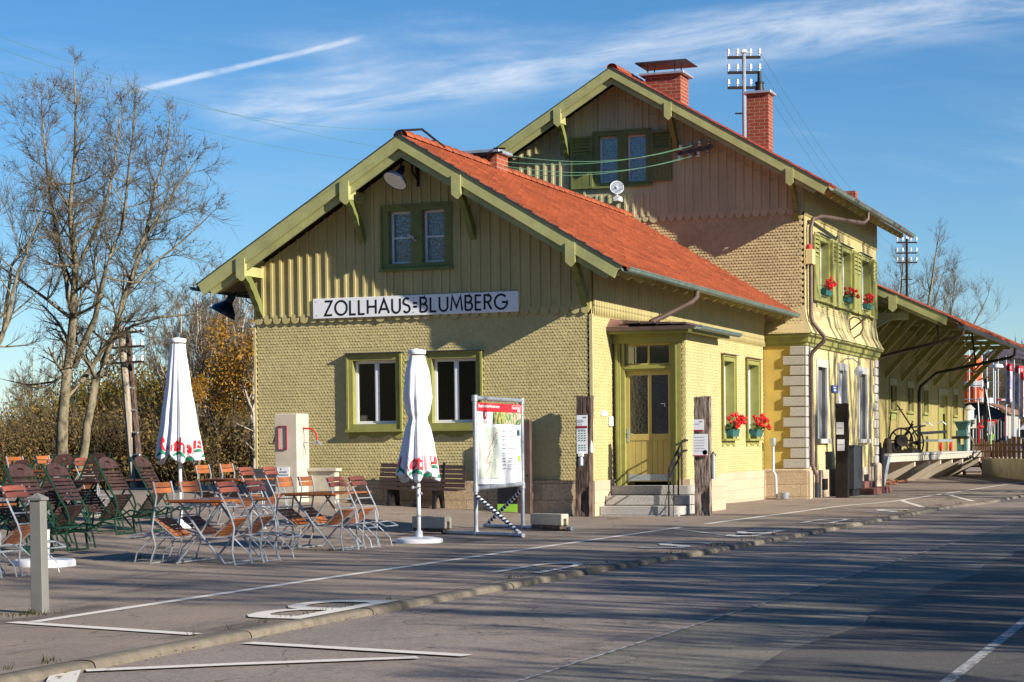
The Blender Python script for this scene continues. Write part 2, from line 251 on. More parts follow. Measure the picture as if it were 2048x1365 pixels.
def asphalt(name, base, warm, patch, seed):
    m = bpy.data.materials.new(name); m.use_nodes = True; n = m.node_tree; b = n.nodes['Principled BSDF']; L = n.links.new
    b.inputs['Roughness'].default_value = 0.85; b.inputs['Specular IOR Level'].default_value = 0.3
    t = n.nodes.new('ShaderNodeTexCoord')
    def nz(scale, det, st=(1, 1, 1), rough=0.6):
        mp = n.nodes.new('ShaderNodeMapping'); mp.inputs['Scale'].default_value = st; mp.inputs['Location'].default_value = (seed, seed, 0); L(t.outputs['Object'], mp.inputs[0])
        a = n.nodes.new('ShaderNodeTexNoise'); a.inputs['Scale'].default_value = scale; a.inputs['Detail'].default_value = det; a.inputs['Roughness'].default_value = rough; L(mp.outputs[0], a.inputs['Vector']); return a.outputs['Fac']
    def mr(x, a, bb, c, d):
        q = n.nodes.new('ShaderNodeMapRange'); q.inputs[1].default_value = a; q.inputs[2].default_value = bb; q.inputs[3].default_value = c; q.inputs[4].default_value = d; L(x, q.inputs[0]); return q.outputs[0]
    def mul(x, y):
        q = n.nodes.new('ShaderNodeMath'); q.operation = 'MULTIPLY'; L(x, q.inputs[0]); L(y, q.inputs[1]); return q.outputs[0]
    f = mul(mr(nz(0.8, 8, (1, .5, 1)), 0.3, 0.7, 0.86, 1.12), mr(nz(110, 3), 0.3, 0.7, 0.68, 1.32))
    f = mul(f, mr(nz(0.55, 10, (1.6, .45, 1), 0.72), 0.56, 0.66, 1.0, patch))
    vo = n.nodes.new('ShaderNodeTexVoronoi'); vo.inputs['Scale'].default_value = 42; L(t.outputs['Object'], vo.inputs['Vector'])
    f = mul(f, mr(vo.outputs['Distance'], 0.0, 0.16, 1.5, 1.0))
    f = mul(f, mr(nz(26, 6, (1, 1, 1), 0.85), 0.36, 0.66, 0.66, 1.30))
    mpw = n.nodes.new('ShaderNodeVectorMath'); mpw.operation = 'ADD'; L(t.outputs['Object'], mpw.inputs[0]); nw = n.nodes.new('ShaderNodeTexNoise'); nw.inputs['Scale'].default_value = 1.3; nw.inputs['Detail'].default_value = 6; L(t.outputs['Object'], nw.inputs['Vector']); L(nw.outputs['Color'], mpw.inputs[1])
    vc = n.nodes.new('ShaderNodeTexVoronoi'); vc.feature = 'DISTANCE_TO_EDGE'; vc.inputs['Scale'].default_value = 0.42; L(mpw.outputs[0], vc.inputs['Vector'])
    f = mul(f, mr(vc.outputs['Distance'], 0.0, 0.006, 0.45, 1.0))
    f = mul(f, mr(nz(3.2, 9, (1.3, .7, 1), 0.75), 0.60, 0.72, 1.0, 0.72))
    mm = n.nodes.new('ShaderNodeVectorMath'); mm.operation = 'SCALE'; L(f, mm.inputs['Scale'])
    cr = n.nodes.new('ShaderNodeMixRGB'); L(mr(nz(1.7, 6), 0.4, 0.6, 0, 1), cr.inputs[0]); cr.inputs[1].default_value = (*base, 1); cr.inputs[2].default_value = (*warm, 1); L(cr.outputs[0], mm.inputs[0]); L(mm.outputs[0], b.inputs['Base Color'])
    bp = n.nodes.new('ShaderNodeBump'); bp.inputs['Strength'].default_value = 0.6; bp.inputs['Distance'].default_value = 0.006; L(nz(140, 4), bp.inputs['Height']); L(bp.outputs[0], b.inputs['Normal'])
    MATS[name] = m
asphalt('asphalt', (0.25, 0.203, 0.168), (0.285, 0.226, 0.18), 0.45, 3)
asphalt('asphalt_road', (0.245, 0.207, 0.18), (0.27, 0.222, 0.19), 0.6, 11)
asphalt('asphalt_patch', (0.185, 0.172, 0.148), (0.20, 0.18, 0.152), 0.8, 23)
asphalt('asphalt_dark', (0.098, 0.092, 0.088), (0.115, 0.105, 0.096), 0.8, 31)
mat('grass_bank', (0.11, 0.10, 0.045), 0.95, col2=(0.07, 0.055, 0.03), scale=1.2, lo=0.4, hi=0.6, bump=0.8, bscale=20)
mat('cobble', (0.17, 0.15, 0.135), 0.9, var=0.3, scale=5, bump=0.8, bscale=16, fine=0.2)

# ------------------------------------------------------------------ building helpers
class MB:
    def __init__(s): s.v = []; s.f = []; s.m = []; s.mi = 0
    def add(s, vs, fs):
        o = len(s.v); s.v.extend(tuple(p) for p in vs); s.f.extend(tuple(i + o for i in f) for f in fs); s.m.extend([s.mi] * len(fs)); return s
    def box(s, x0, x1, y0, y1, z0, z1, M=None):
        vs = [(x, y, z) for x in (x0, x1) for y in (y0, y1) for z in (z0, z1)]
        if M: vs = [M(*p) for p in vs]
        return s.add(vs, [(0, 1, 3, 2), (4, 6, 7, 5), (0, 4, 5, 1), (2, 3, 7, 6), (0, 2, 6, 4), (1, 5, 7, 3)])
    def prism(s, pts, d0, d1, M):
        """pts = outline in (a, b); M(a, b, d) -> world"""
        n = len(pts); vs = [M(a, b, d0) for a, b in pts] + [M(a, b, d1) for a, b in pts]
        return s.add(vs, [tuple(range(n))[::-1], tuple(range(n, 2 * n))] + [(i, (i + 1) % n, n + (i + 1) % n, n + i) for i in range(n)])
    def tube(s, pts, r, n=6, cap=True):
        pts = [Vector(p) for p in pts]; rs = r if isinstance(r, (list, tuple)) else [r] * len(pts)
        vs = []; fs = []; up = None
        for i, p in enumerate(pts):
            d = (pts[min(i + 1, len(pts) - 1)] - pts[max(i - 1, 0)])
            if d.length < 1e-9: d = Vector((0, 0, 1))
            d.normalize()
            if up is None: up = Vector((0, 0, 1)) if abs(d.z) < 0.9 else Vector((1, 0, 0))
            a = d.cross(up)
            if a.length < 1e-5: a = d.cross(Vector((0.3, 1, 0.2)))
            a.normalize(); b = a.cross(d).normalized(); up = b
            for k in range(n):
                t = 2 * math.pi * k / n; vs.append(p + (a * math.cos(t) + b * math.sin(t)) * rs[i])
        for i in range(len(pts) - 1):
            for k in range(n):
                fs.append((i * n + k, i * n + (k + 1) % n, (i + 1) * n + (k + 1) % n, (i + 1) * n + k))
        if cap: fs.append(tuple(range(n))[::-1]); fs.append(tuple(range((len(pts) - 1) * n, len(pts) * n)))
        return s.add(vs, fs)
    def bar(s, p, q, w, h, up=(0, 0, 1)):
        """rectangular bar from p to q; w across, h along up"""
        p = Vector(p); q = Vector(q); d = (q - p).normalized(); u = Vector(up); a = d.cross(u).normalized(); b = a.cross(d).normalized()
        vs = [c + a * (i * w / 2) + b * (j * h / 2) for c in (p, q) for i, j in ((-1, -1), (1, -1), (1, 1), (-1, 1))]
        return s.add(vs, [(3, 2, 1, 0), (4, 5, 6, 7), (0, 1, 5, 4), (1, 2, 6, 5), (2, 3, 7, 6), (3, 0, 4, 7)])
    def lathe(s, prof, c=(0, 0, 0), n=20, axis=None, flute=None):
        """prof = [(radius, height)]; axis a unit vector; flute(theta, t) scales the radius"""
        c = Vector(c); ax = Vector(axis or (0, 0, 1)).normalized(); t = Vector((1, 0, 0)) if abs(ax.x) < 0.9 else Vector((0, 1, 0)); a = (t - ax * t.dot(ax)).normalized(); b = ax.cross(a)
        vs = []; fs = []
        for i, (r, h) in enumerate(prof):
            for k in range(n):
                th = 2 * math.pi * k / n; rr = r * (flute(th, i / (len(prof) - 1)) if flute else 1)
                vs.append(c + ax * h + (a * math.cos(th) + b * math.sin(th)) * rr)
        for i in range(len(prof) - 1):
            for k in range(n): fs.append((i * n + k, i * n + (k + 1) % n, (i + 1) * n + (k + 1) % n, (i + 1) * n + k))
        if prof[0][0] > 1e-6: fs.append(tuple(range(n))[::-1])
        if prof[-1][0] > 1e-6: fs.append(tuple(range((len(prof) - 1) * n, len(prof) * n)))
        return s.add(vs, fs)
    def sphere(s, c, r, n=10, sz=1.0):
        return s.lathe([(max(1e-4, r * math.sin(math.pi * i / 8)), -r * sz * math.cos(math.pi * i / 8)) for i in range(9)], c, n)
    def build(s, name, m, parent=None, smooth=False, bevel=0.0, recalc=True, auto=True):
        me = bpy.data.meshes.new(name); me.from_pydata(s.v, [], s.f)
        ms = m if isinstance(m, (list, tuple)) else [m]
        for x in ms: me.materials.append(MATS[x])
        if len(ms) > 1: me.polygons.foreach_set('material_index', s.m)
        if recalc and s.f:
            bm = bmesh.new(); bm.from_mesh(me)
            bmesh.ops.recalc_face_normals(bm, faces=bm.faces)
            if bevel: bmesh.ops.bevel(bm, geom=bm.edges, offset=bevel, segments=1, affect='EDGES', clamp_overlap=True)
            bm.to_mesh(me); bm.free()
        if smooth: me.polygons.foreach_set('use_smooth', [True] * len(me.polygons))
        me.update()
        if smooth and auto:
            try: me.set_sharp_from_angle(angle=R(40))
            except Exception: pass
        o = bpy.data.objects.new(name, me); COL.objects.link(o)
        if parent is not None:
            o.parent = parent; o.matrix_parent_inverse = Matrix.Translation(parent_world(parent)).inverted() if parent_world(parent).length else Matrix()
        return o
def parent_world(o):
    v = Vector((0, 0, 0)); 
    while o is not None:
        v = v + Vector(o.location) + (o.matrix_parent_inverse.translation if o.parent else Vector((0, 0, 0))); o = o.parent
    return v
def tag(o, label=None, cat=None, group=None, kind=None):
    if label: o['label'] = label
    if cat: o['category'] = cat
    if group: o['group'] = group
    if kind: o['kind'] = kind
    return o
def thing(name, label, cat, loc=(0, 0, 0), group=None, rz=0):
    o = bpy.data.objects.new(name, None); COL.objects.link(o); o.location = loc; o.rotation_euler = (0, 0, rz); o.empty_display_size = .2
    return tag(o, label, cat, group)
def local(o):          # parts modelled about the thing's own origin
    o.matrix_parent_inverse = Matrix(); return o
def copy_thing(r, loc, rz=0, label=None, group=None, scale=None):
    c = r.copy(); COL.objects.link(c); c.location = loc; c.rotation_euler = (0, 0, rz)
    if scale: c.scale = (scale,) * 3 if not isinstance(scale, tuple) else scale
    if label: c['label'] = label
    if group: c['group'] = group
    for ch in list(r.children):
        d = ch.copy(); COL.objects.link(d); d.parent = c
        for g in list(ch.children): e = g.copy(); COL.objects.link(e); e.parent = d
    return c
def sm(a, b, x):
    t = min(1, max(0, (x - a) / (b - a))); return t * t * (3 - 2 * t)
def gz(x, y):
    s = .5 + .5 * min(1, max(0, (y + 14) / 12))
    return .06 * s * min(8, max(0, -x - .2)) - .06 * sm(5, 12, y)
def FY(y0):            # facade facing the viewer (-y): (s, z, d)
    return lambda s, z, d: (s, y0 - d, z)
def FX(x0):            # facade facing the street (+x): s runs along +y
    return lambda s, z, d: (x0 + d, s, z)
def text_mesh(name, body, m, parent, M, w, h, ext=0.002, a0=0, b0=0, fit=True, bold=0.0, condense=1.0, z=0.0):
    """lettering laid out in (a, b) inside w x h with its lower left at (a0, b0); M(a, b, d) -> world"""
    cu = bpy.data.curves.new(name, 'FONT'); cu.body = body; cu.size = 1; cu.extrude = 0.0; cu.offset = bold; cu.resolution_u = 3
    ob = bpy.data.objects.new('tmp_text', cu); COL.objects.link(ob); bpy.context.view_layer.update()
    me = bpy.data.meshes.new_from_object(ob.evaluated_get(bpy.context.evaluated_depsgraph_get())); COL.objects.unlink(ob); bpy.data.objects.remove(ob)
    vs = [tuple(v.co) for v in me.vertices]; fs = [tuple(p.vertices) for p in me.polygons]; bpy.data.meshes.remove(me)
    x0 = min(v[0] for v in vs); x1 = max(v[0] for v in vs); y0 = min(v[1] for v in vs); y1 = max(v[1] for v in vs)
    sx = w / (x1 - x0); sy = h / (y1 - y0)
    b = MB(); b.add([M(a0 + (v[0] - x0) * sx, b0 + (v[1] - y0) * sy, ext) for v in vs], fs)
    return b.build(name, m, parent, recalc=False)

def strip_wall(b, M, xs, z0, z1, d0, d1, holes=(), gap=0.0):
    """vertical strips between xs; z0/z1 functions of s; holes = (s0, s1, z0, z1)"""
    for i in range(len(xs) - 1):
        a, c = xs[i] + gap / 2, xs[i + 1] - gap / 2
        segs = [((z0(a), z0(c)), (z1(a), z1(c)))]
        for h in holes:
            if h[0] - 1e-6 <= (a + c) / 2 <= h[1] + 1e-6:
                ns = []
                for lo, hi in segs:
                    if h[2] > max(lo): ns.append((lo, (min(h[2], hi[0]), min(h[2], hi[1]))))
                    if h[3] < min(hi): ns.append(((max(h[3], lo[0]), max(h[3], lo[1])), hi))
                segs = ns
        for lo, hi in segs:
            if max(hi[0] - lo[0], hi[1] - lo[1]) < 0.01: continue
            b.prism([(a, lo[0]), (c, lo[1]), (c, hi[1]), (a, hi[0])], d0, d1, M)
def edges(a, b, step, cuts=()):
    n = max(1, round((b - a) / step)); xs = [a + (b - a) * i / n for i in range(n + 1)]
    for c in cuts:
        if a < c < b:
            j = min(range(1, len(xs) - 1), key=lambda k: abs(xs[k] - c)) if len(xs) > 2 else 0
            xs[j] = c
    return sorted(xs)
def shingles(b, M, s0, s1, z0, z1, w=0.064, h=0.056, holes=(), doff=lambda z: 0.0, base=0.0, top=None, seed=1, thick=0.0075):
    rr = random.Random(seed); nr = int((z1 - z0) / h + .999); ns = int((s1 - s0) / w + .999)
    T = [(-.5, 1.25), (-.5, .42), (-.36, .12), (0, 0), (.36, .12), (.5, .42), (.5, 1.25)]
    for j in range(nr):
        zb = z0 + j * h
        for i in range(ns + 1):
            sc = s0 + (i + (0.5 if j % 2 else 0)) * w
            if sc - w * .46 < s0 or sc + w * .46 > s1 or zb + h * .6 > z1: continue
            if top and zb + h * 1.2 > top(sc): continue
            bad = False
            for q in holes:
                if q[0] - w * .35 < sc < q[1] + w * .35 and q[2] - h * .9 < zb < q[3] - h * .1: bad = True
            if bad: continue
            dz = rr.uniform(-.003, .003); ww = w * rr.uniform(.88, .96); dd = thick + rr.uniform(0, .005)
            vs = []; 
            for k, (a, c) in enumerate(T):
                zz = min(zb + c * h + dz, z1); t = c / 1.25
                vs.append(M(sc + a * ww, zz, base + doff(zz) + 0.004 + dd * (1 - t)))
            n = 7
            for k in range(1, 6):
                a, c = T[k]; zz = zb + c * h + dz; vs.append(M(sc + a * ww, zz, base + doff(zz) - 0.002))
            b.add(vs, [tuple(range(7)), (1, 2, 8, 7), (2, 3, 9, 8), (3, 4, 10, 9), (4, 5, 11, 10)])
def scallop_band(b, M, xs, zb, d0, d1, r):
    """rounded board ends hanging under a boarded wall, each with a small hole notch"""
    for i in range(len(xs) - 1):
        c = (xs[i] + xs[i + 1]) / 2; w = (xs[i + 1] - xs[i]) * .47; rr = w * .86
        pts = [(c - w, zb + r * 1.7), (c - w, zb + r * 1.35), (c - w * .8, zb + r * 1.12)]
        for k in range(9):
            t = math.pi + math.pi * k / 8; pts.append((c + rr * math.cos(t), zb + r * .86 + rr * math.sin(t)))
        pts += [(c + w * .8, zb + r * 1.12), (c + w, zb + r * 1.35), (c + w, zb + r * 1.7)]
        b.prism(pts, d0, d1, M)
def roof_tiles(b, org, du, dv, dn, nu, nv, pu, pv, clip=None, seed=3):
    """interlocking tiles; du along the ridge, dv down the slope, dn outward"""
    rr = random.Random(seed); org = Vector(org); du = Vector(du).normalized(); dv = Vector(dv).normalized(); dn = Vector(dn).normalized()
    prof = [(0, .004), (.07, .042), (.15, .004), (.47, .0), (.54, .046), (.61, .0), (1.0, .004)]
    for j in range(nv):
        for i in range(nu):
            o = org + du * (i * pu + (pu * .5 if j % 2 else 0)) + dv * (j * pv)
            if clip and not clip(o): continue
            jj = rr.uniform(-.003, .003); vs = []
            for (t, lift, ex) in ((0, 0, 0), (1, .036, 0.02)):
                for (a, hh) in prof:
                    vs.append(o + du * (a * pu) + dv * (t * pv + ex + (0.028 * (1 - abs(2 * (a - .56)) * 1.6) if t and .3 < a < .85 else 0)) + dn * (hh + lift + jj))
            for (a, hh) in prof: vs.append(o + du * (a * pu) + dv * (pv + .02) + dn * (0.0))
            fs = [(k, k + 1, 8 + k, 7 + k) for k in range(6)] + [(7 + k, 8 + k, 15 + k, 14 + k) for k in range(6)]
            b.add(vs, fs)
def window(parent, name, M, s0, s1, z0, z1, fr, m_fr, depth=0.14, sash='white_paint', panes=2, transom=None, glass='glass', proud=0.05, sill=True, skirt=False, curtain=False, mull=0.09, label=None, sashw=0.06, crown=None, mid_post=None, room=0.6, cap=None, frz=None):
    """a framed window; fr = width of the painted surround, the opening lies inside it"""
    f = MB(); fz = frz or fr; a, c, e, g = s0 + fr, s1 - fr, z0 + fz, z1 - fz
    for k, (q0, q1, r0, r1) in enumerate(((s0, a, z0, z1), (c, s1, z0, z1))): f.box(q0, q1, r0, r1, -.02, proud, lambda x, y, z: M(x, y, z))
    f.box(a, c, g, z1, -.02, proud, M); f.box(a, c, z0, e, -.02, proud, M)
    # moulded outer bead
    f.box(s0 - .012, s0 + .025, z0, z1, proud, proud + .025, M); f.box(s1 - .025, s1 + .012, z0, z1, proud, proud + .025, M); f.box(s0 + .025, s1 - .025, z1 - .03, z1 + .01, proud, proud + .025, M)
    # reveals
    f.box(a - .02, a, e, g, -depth, -.02, M); f.box(c, c + .02, e, g, -depth, -.02, M); f.box(a - .02, c + .02, g, g + .02, -depth, -.02, M); f.box(a - .02, c + .02, e - .02, e, -depth, -.02, M)
    if mid_post: f.box((a + c) / 2 - mid_post / 2, (a + c) / 2 + mid_post / 2, e, g, -depth, proud - .005, M)
    w = f.build(name, m_fr, parent)
    if label: w['label'] = label
    sb = MB(); d0, d1 = -depth - .05, -depth - .005
    bays = [(a, c)] if not mid_post else [(a, (a + c) / 2 - mid_post / 2), ((a + c) / 2 + mid_post / 2, c)]
    gl = MB()
    for (p, q) in bays:
        sb.box(p, p + sashw, e, g, d0, d1, M); sb.box(q - sashw, q, e, g, d0, d1, M); sb.box(p + sashw, q - sashw, e, e + sashw, d0, d1, M); sb.box(p + sashw, q - sashw, g - sashw, g, d0, d1, M)
        n = panes if not mid_post else 1
        for k in range(1, n):
            x = p + (q - p) * k / n; sb.box(x - mull / 2, x + mull / 2, e + sashw, g - sashw, d0, d1 + .004, M); sb.box(x - mull * .22, x + mull * .22, e + sashw, g - sashw, d1 + .004, d1 + .022, M)
        if transom: zz = e + (g - e) * transom; sb.box(p + sashw, q - sashw, zz - .015, zz + .015, d0 + .01, d1 - .006, M)
        gl.box(p + .02, q - .02, e + .02, g - .02, d0 + .018, d0 + .024, M)
    so = sb.build('sash', sash, w); go = gl.build('pane', glass, w)
    if sill:
        s = MB(); s.box(s0 - .03, s1 + .03, z0 - .035, z0 + .012, -.02, proud + .07, M)
        s.build('sill', m_fr, w)
    if cap:
        s = MB(); s.box(s0 - .03, s1 + .03, z1 + .012, z1 + .03, -.01, proud + .07, M); s.build('drip_cap', cap, w)
    if skirt:
        k = MB(); hh = 0.13; wd = s1 - s0; pts = [(s0, z0 - .036), (s0, z0 - .036 - hh), (s0 + .11 * wd, z0 - .036 - hh)]
        for (u, v) in ((.14, .80), (.18, .55), (.26, .42), (.34, .62), (.42, .88), (.46, .95), (.5, .70), (.54, .95), (.58, .88), (.66, .62), (.74, .42), (.82, .55), (.86, .80)): pts.append((s0 + u * wd, z0 - .036 - hh * v))
        pts += [(s1 - .11 * wd, z0 - .036 - hh), (s1, z0 - .036 - hh), (s1, z0 - .036)]
        k.prism(pts, 0.004, 0.026, M); k.build('apron', m_fr, w)
    if curtain:
        cb = MB(); n = 26; vs = []; fs = []
        for (p, q) in bays:
            o = len(vs)
            for i in range(n + 1):
                x = p + (q - p) * i / n; dd = -depth - .12 + .018 * math.sin(i * 1.9) + .008 * math.sin(i * 4.3)
                vs += [M(x, e, dd), M(x, g, dd)]
            fs += [(o + 2 * i, o + 2 * i + 2, o + 2 * i + 3, o + 2 * i + 1) for i in range(n)]
        cb.add(vs, fs); cb.build('curtain', 'curtain', w, smooth=True)
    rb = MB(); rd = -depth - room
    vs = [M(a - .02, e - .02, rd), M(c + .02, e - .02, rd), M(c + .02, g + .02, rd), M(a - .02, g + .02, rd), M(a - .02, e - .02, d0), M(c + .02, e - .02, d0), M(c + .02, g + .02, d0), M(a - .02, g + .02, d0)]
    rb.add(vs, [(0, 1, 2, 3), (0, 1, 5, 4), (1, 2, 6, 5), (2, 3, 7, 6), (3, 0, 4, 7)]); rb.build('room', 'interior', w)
    return w

# ------------------------------------------------------------------ ground
KX = [(-70, 4.5), (-21, 4.47), (-15, 4.6), (-11, 4.85), (-6, 5.0), (7, 5.3), (17, 5.6), (40, 6.4), (70, 8.0), (160, 14.0)]
def kx(y):
    for (a, b), (c, d) in zip(KX, KX[1:]):
        if y <= c: return b + (d - b) * max(0, (y - a)) / (c - a)
    return KX[-1][1]
def sheet(name, xs, ys, zf, m, kind='structure', xf=None):
    b = MB(); vs = [((xf(x, y) if xf else x), y, 0) for y in ys for x in xs]; vs = [(x, y, zf(x, y)) for x, y, _ in vs]; nx = len(xs)
    b.add(vs, [(j * nx + i, j * nx + i + 1, (j + 1) * nx + i + 1, (j + 1) * nx + i) for j in range(len(ys) - 1) for i in range(nx - 1)])
    return tag(b.build(name, m, recalc=False), kind=kind)
def far_z(x, y):
    z = -.35
    z -= 1.3 * sm(-11.5, -17, x) if y > -30 else 0
    z -= 1.0 * sm(8, 20, y) * sm(-9, -12, x)
    return z
rad = [0, 4, 8, 12, 16, 20, 26, 34, 45, 60, 80, 120, 200, 400, 900, 2500]
axs = sorted(set([-r for r in rad] + rad))
sheet('ground', axs, axs, far_z, 'grass_bank')
ys = list(np.arange(-60, 70, 1.0)) + [80, 100, 130, 160]
tx = [i / 24 for i in range(25)]
sheet('forecourt', tx, ys, lambda x, y: gz(x, y), 'asphalt', xf=lambda t, y: (-11.5 + (kx(y) + .07 + 11.5) * t) if y < 14 else (-2.5 + (kx(y) + .07 + 2.5) * t))
sheet('road', [0, .2, .45, .7, 1], ys, lambda x, y: -.05 - .06 * sm(5, 12, y), 'asphalt_road', xf=lambda t, y: kx(y) + .20 + t * (17.5 - kx(y)))
sheet('far_verge', [17.5, 60], ys, lambda x, y: 0.0, 'grass_bank')
# later repairs of the carriageway, laid as thin sheets
def seam(y): return 7.45 + .0 * y
def zroad(y): return -.05 - .06 * sm(5, 12, y)
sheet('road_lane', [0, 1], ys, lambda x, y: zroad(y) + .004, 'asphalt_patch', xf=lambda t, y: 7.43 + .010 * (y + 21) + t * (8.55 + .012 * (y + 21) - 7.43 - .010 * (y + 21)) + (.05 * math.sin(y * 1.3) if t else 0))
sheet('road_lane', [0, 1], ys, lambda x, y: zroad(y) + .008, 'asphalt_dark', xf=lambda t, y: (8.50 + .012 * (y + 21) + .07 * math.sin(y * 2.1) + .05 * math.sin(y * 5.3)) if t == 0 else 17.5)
def stripe(name, pts, w, z, m='road_paint'):
    b = MB(); P = [Vector((x, y, 0)) for x, y in pts]; L = []; Rr = []
    for i, p in enumerate(P):
        d = (P[min(i + 1, len(P) - 1)] - P[max(i - 1, 0)]).normalized(); n = Vector((-d.y, d.x, 0)) * w / 2; L.append(p + n); Rr.append(p - n)
    vs = []
    for a, c in zip(L, Rr): vs += [(a.x, a.y, z(a.x, a.y)), (c.x, c.y, z(c.x, c.y))]
    b.add(vs, [(2 * i, 2 * i + 1, 2 * i + 3, 2 * i + 2) for i in range(len(P) - 1)])
    return tag(b.build(name, m, recalc=False), kind='structure')
zg = lambda x, y: gz(x, y) + .005
def dense(pts, st=1.0):
    out = []
    for (a, b), (c, d) in zip(pts, pts[1:]):
        n = max(1, int(math.hypot(c - a, d - b) / st)); out += [(a + (c - a) * i / n, b + (d - b) * i / n) for i in range(n)]
    return out + [pts[-1]]
stripe('bay_line', dense([(2.74, -21.75), (2.72, -17.3), (2.79, -12.1), (2.93, -4.4)]), .115, zg)
stripe('bay_line', dense([(2.98, -3.3), (3.22, 2.6), (3.45, 9), (3.7, 20), (4.3, 45)]), .12, zg)
stripe('bay_line', dense([(2.62, -21.84), (4.46, -22.37)]), .13, lambda x, y: gz(x, y) + .009)
stripe('bay_line', dense([(2.96, -5.1), (4.72, -7.9)]), .09, zg)
stripe('bay_line', dense([(3.55, 12.2), (5.1, 5.2)]), .12, zg)
stripe('bay_line', dense([(3.8, 17.6), (5.3, 11.3)]), .12, zg)
stripe('bay_line', dense([(3.6, 16), (9, 30)]), .12, lambda x, y: gz(x, y) + .012)
zr = lambda x, y: zroad(y) + .012
stripe('road_marking', dense([(4.86, -22.38), (6.62, -22.78)]), .13, zr)
stripe('road_marking', dense([(4.72, -24.15), (5.4, -23.62), (6.36, -22.96)]), .13, zr)
stripe('road_marking', [(4.62, -24.2), (5.0, -24.85)], .17, lambda x, y: zroad(y) + .016)
stripe('road_seam_line', dense([(7.43 + .010 * (y + 21), y) for y in (-30, 60)]), .028, zr, 'road_paint_thin')
stripe('centre_line', dense([(9.66, -34), (9.72, 60)]), .075, zr, 'road_paint_thin')
def road_letter(ch, xa, xb, y0, y1):
    M = lambda a, b, d: (xb - a, y1 - b, gz(0, y1) + .006 + d)
    tag(text_mesh('road_letter', ch, 'road_paint', None, M, xb - xa, y1 - y0, ext=.004, bold=0.0), kind='structure')
for ch, xa, xb, y0, y1 in (('B', 3.93, 4.62, -21.1, -19.3), ('U', 4.02, 4.58, -15.7, -13.9), ('S', 4.05, 4.72, -10.9, -9.3), ('B', 4.2, 4.82, -7.6, -5.5), ('U', 4.4, 4.95, -2.9, -1.0), ('S', 4.5, 5.1, 2.0, 3.9)):
    road_letter(ch, xa, xb, y0, y1)
kb = MB(); y = -60.0; rk = random.Random(5)
while y < 90:
    L_ = 1.0; y1 = y + L_ - .008; dz = rk.uniform(-.003, .003); dx = rk.uniform(-.004, .004)
    pr = [(.09, -.12), (.09, .003), (.12, .006), (.16, .005), (.195, .001), (.213, -.010), (.223, -.03), (.226, -.14)]
    vs = []
    for yy in (y, y + .02, y1 - .02, y1):
        e = .0025 if yy in (y, y1) else 0
        for (a, h) in pr: vs.append((kx(yy) + a + dx - .004, yy, h + dz - e - .06 * sm(5, 12, yy)))
    n = len(pr)
    kb.add(vs, [(k * n + i, k * n + i + 1, (k + 1) * n + i + 1, (k + 1) * n + i) for k in range(3) for i in range(n - 1)]); y += L_
tag(kb.build('kerb', 'kerb', smooth=True), kind='structure')

# ------------------------------------------------------------------ low wing of the station
SL1 = .6063; RX1, RZ1 = -3.383, 6.976; V1 = -.8
def rz1(x): return RZ1 - SL1 * abs(x - RX1)
wing = thing('station_wing', 'low yellow-green wooden station wing with orange tiled roof and scalloped boarding, nearest the road', 'building', (-3.4, 6, 0))
G = FY(0); S = FX(0)
WA = (-4.84, -3.726, 1.62, 3.046); WB = (-3.226, -2.112, 1.62, 3.046); WT = (-4.106, -2.68, 4.607, 5.804)
zin = lambda x: rz1(x) - .22
# gable wall behind the shingles
b = MB(); strip_wall(b, G, [-6.8, WA[0] + .1, WA[1] - .1, WB[0] + .1, WB[1] - .1, -.004], lambda s: .62, lambda s: 3.75, -.22, 0, [(WA[0] + .1, WA[1] - .1, WA[2] + .1, WA[3] - .1), (WB[0] + .1, WB[1] - .1, WB[2] + .1, WB[3] - .1)])
shingles(b, G, -6.79, -.02, .66, 3.74, holes=[(WA[0], WA[1], WA[2] - .0, WA[3]), (WB[0], WB[1], WB[2] - .0, WB[3])])
b.build('gable_wall', 'shingle', wing)
# boarded gable
b = MB(); xs = edges(-6.8, -.004, .192); hole = [(WT[0] + .08, WT[1] - .08, WT[2] + .06, WT[3] - .06)]
k0 = min(range(len(xs)), key=lambda i: abs(xs[i] - hole[0][0])); k1 = min(range(len(xs)), key=lambda i: abs(xs[i] - hole[0][1])); xs[k0] = hole[0][0]; xs[k1] = hole[0][1]
strip_wall(b, G, xs, lambda s: 3.745, zin, -.2, .040, hole)
for x in xs[1:-1]:
    if hole[0][0] - .01 < x < hole[0][1] + .01:
        for lo, hi in ((3.80, WT[2] - .02), (WT[3], zin(x))): b.box(x - .022, x + .022, lo, hi, .040, .068, G)
    else: b.box(x - .022, x + .022, 3.80, zin(x), .040, .068, G)
scallop_band(b, G, xs, 3.652, .020, .052, .11)
b.build('gable_boarding', 'board', wing)
# street side wall
PD = 1.2; PE = 3.6; PX = 1.41
NW = [(9.30, 10.47, 1.40, 3.30), (11.57, 12.87, 1.40, 3.30)]
b = MB(); strip_wall(b, S, [0, NW[0][0] + .1, NW[0][1] - .1, NW[1][0] + .1, NW[1][1] - .1, 13.4], lambda s: .62, lambda s: 3.75, -.22, 0, [(q[0] + .1, q[1] - .1, q[2] + .1, q[3] - .1) for q in NW])
shingles(b, S, .08, PD, .66, 3.76, seed=5); shingles(b, S, PE, 13.4, .66, 3.76, w=.068, holes=NW, seed=6)
b.build('street_wall', 'shingle', wing)
b = MB(); b.box(-.035, .024, -.024, .05, .655, 3.66); b.build('corner_trim', 'corner_beige', wing); b = MB(); b.box(-6.83, -6.785, -.022, .05, .655, 3.66); b.build('corner_trim', 'corner_beige', wing)
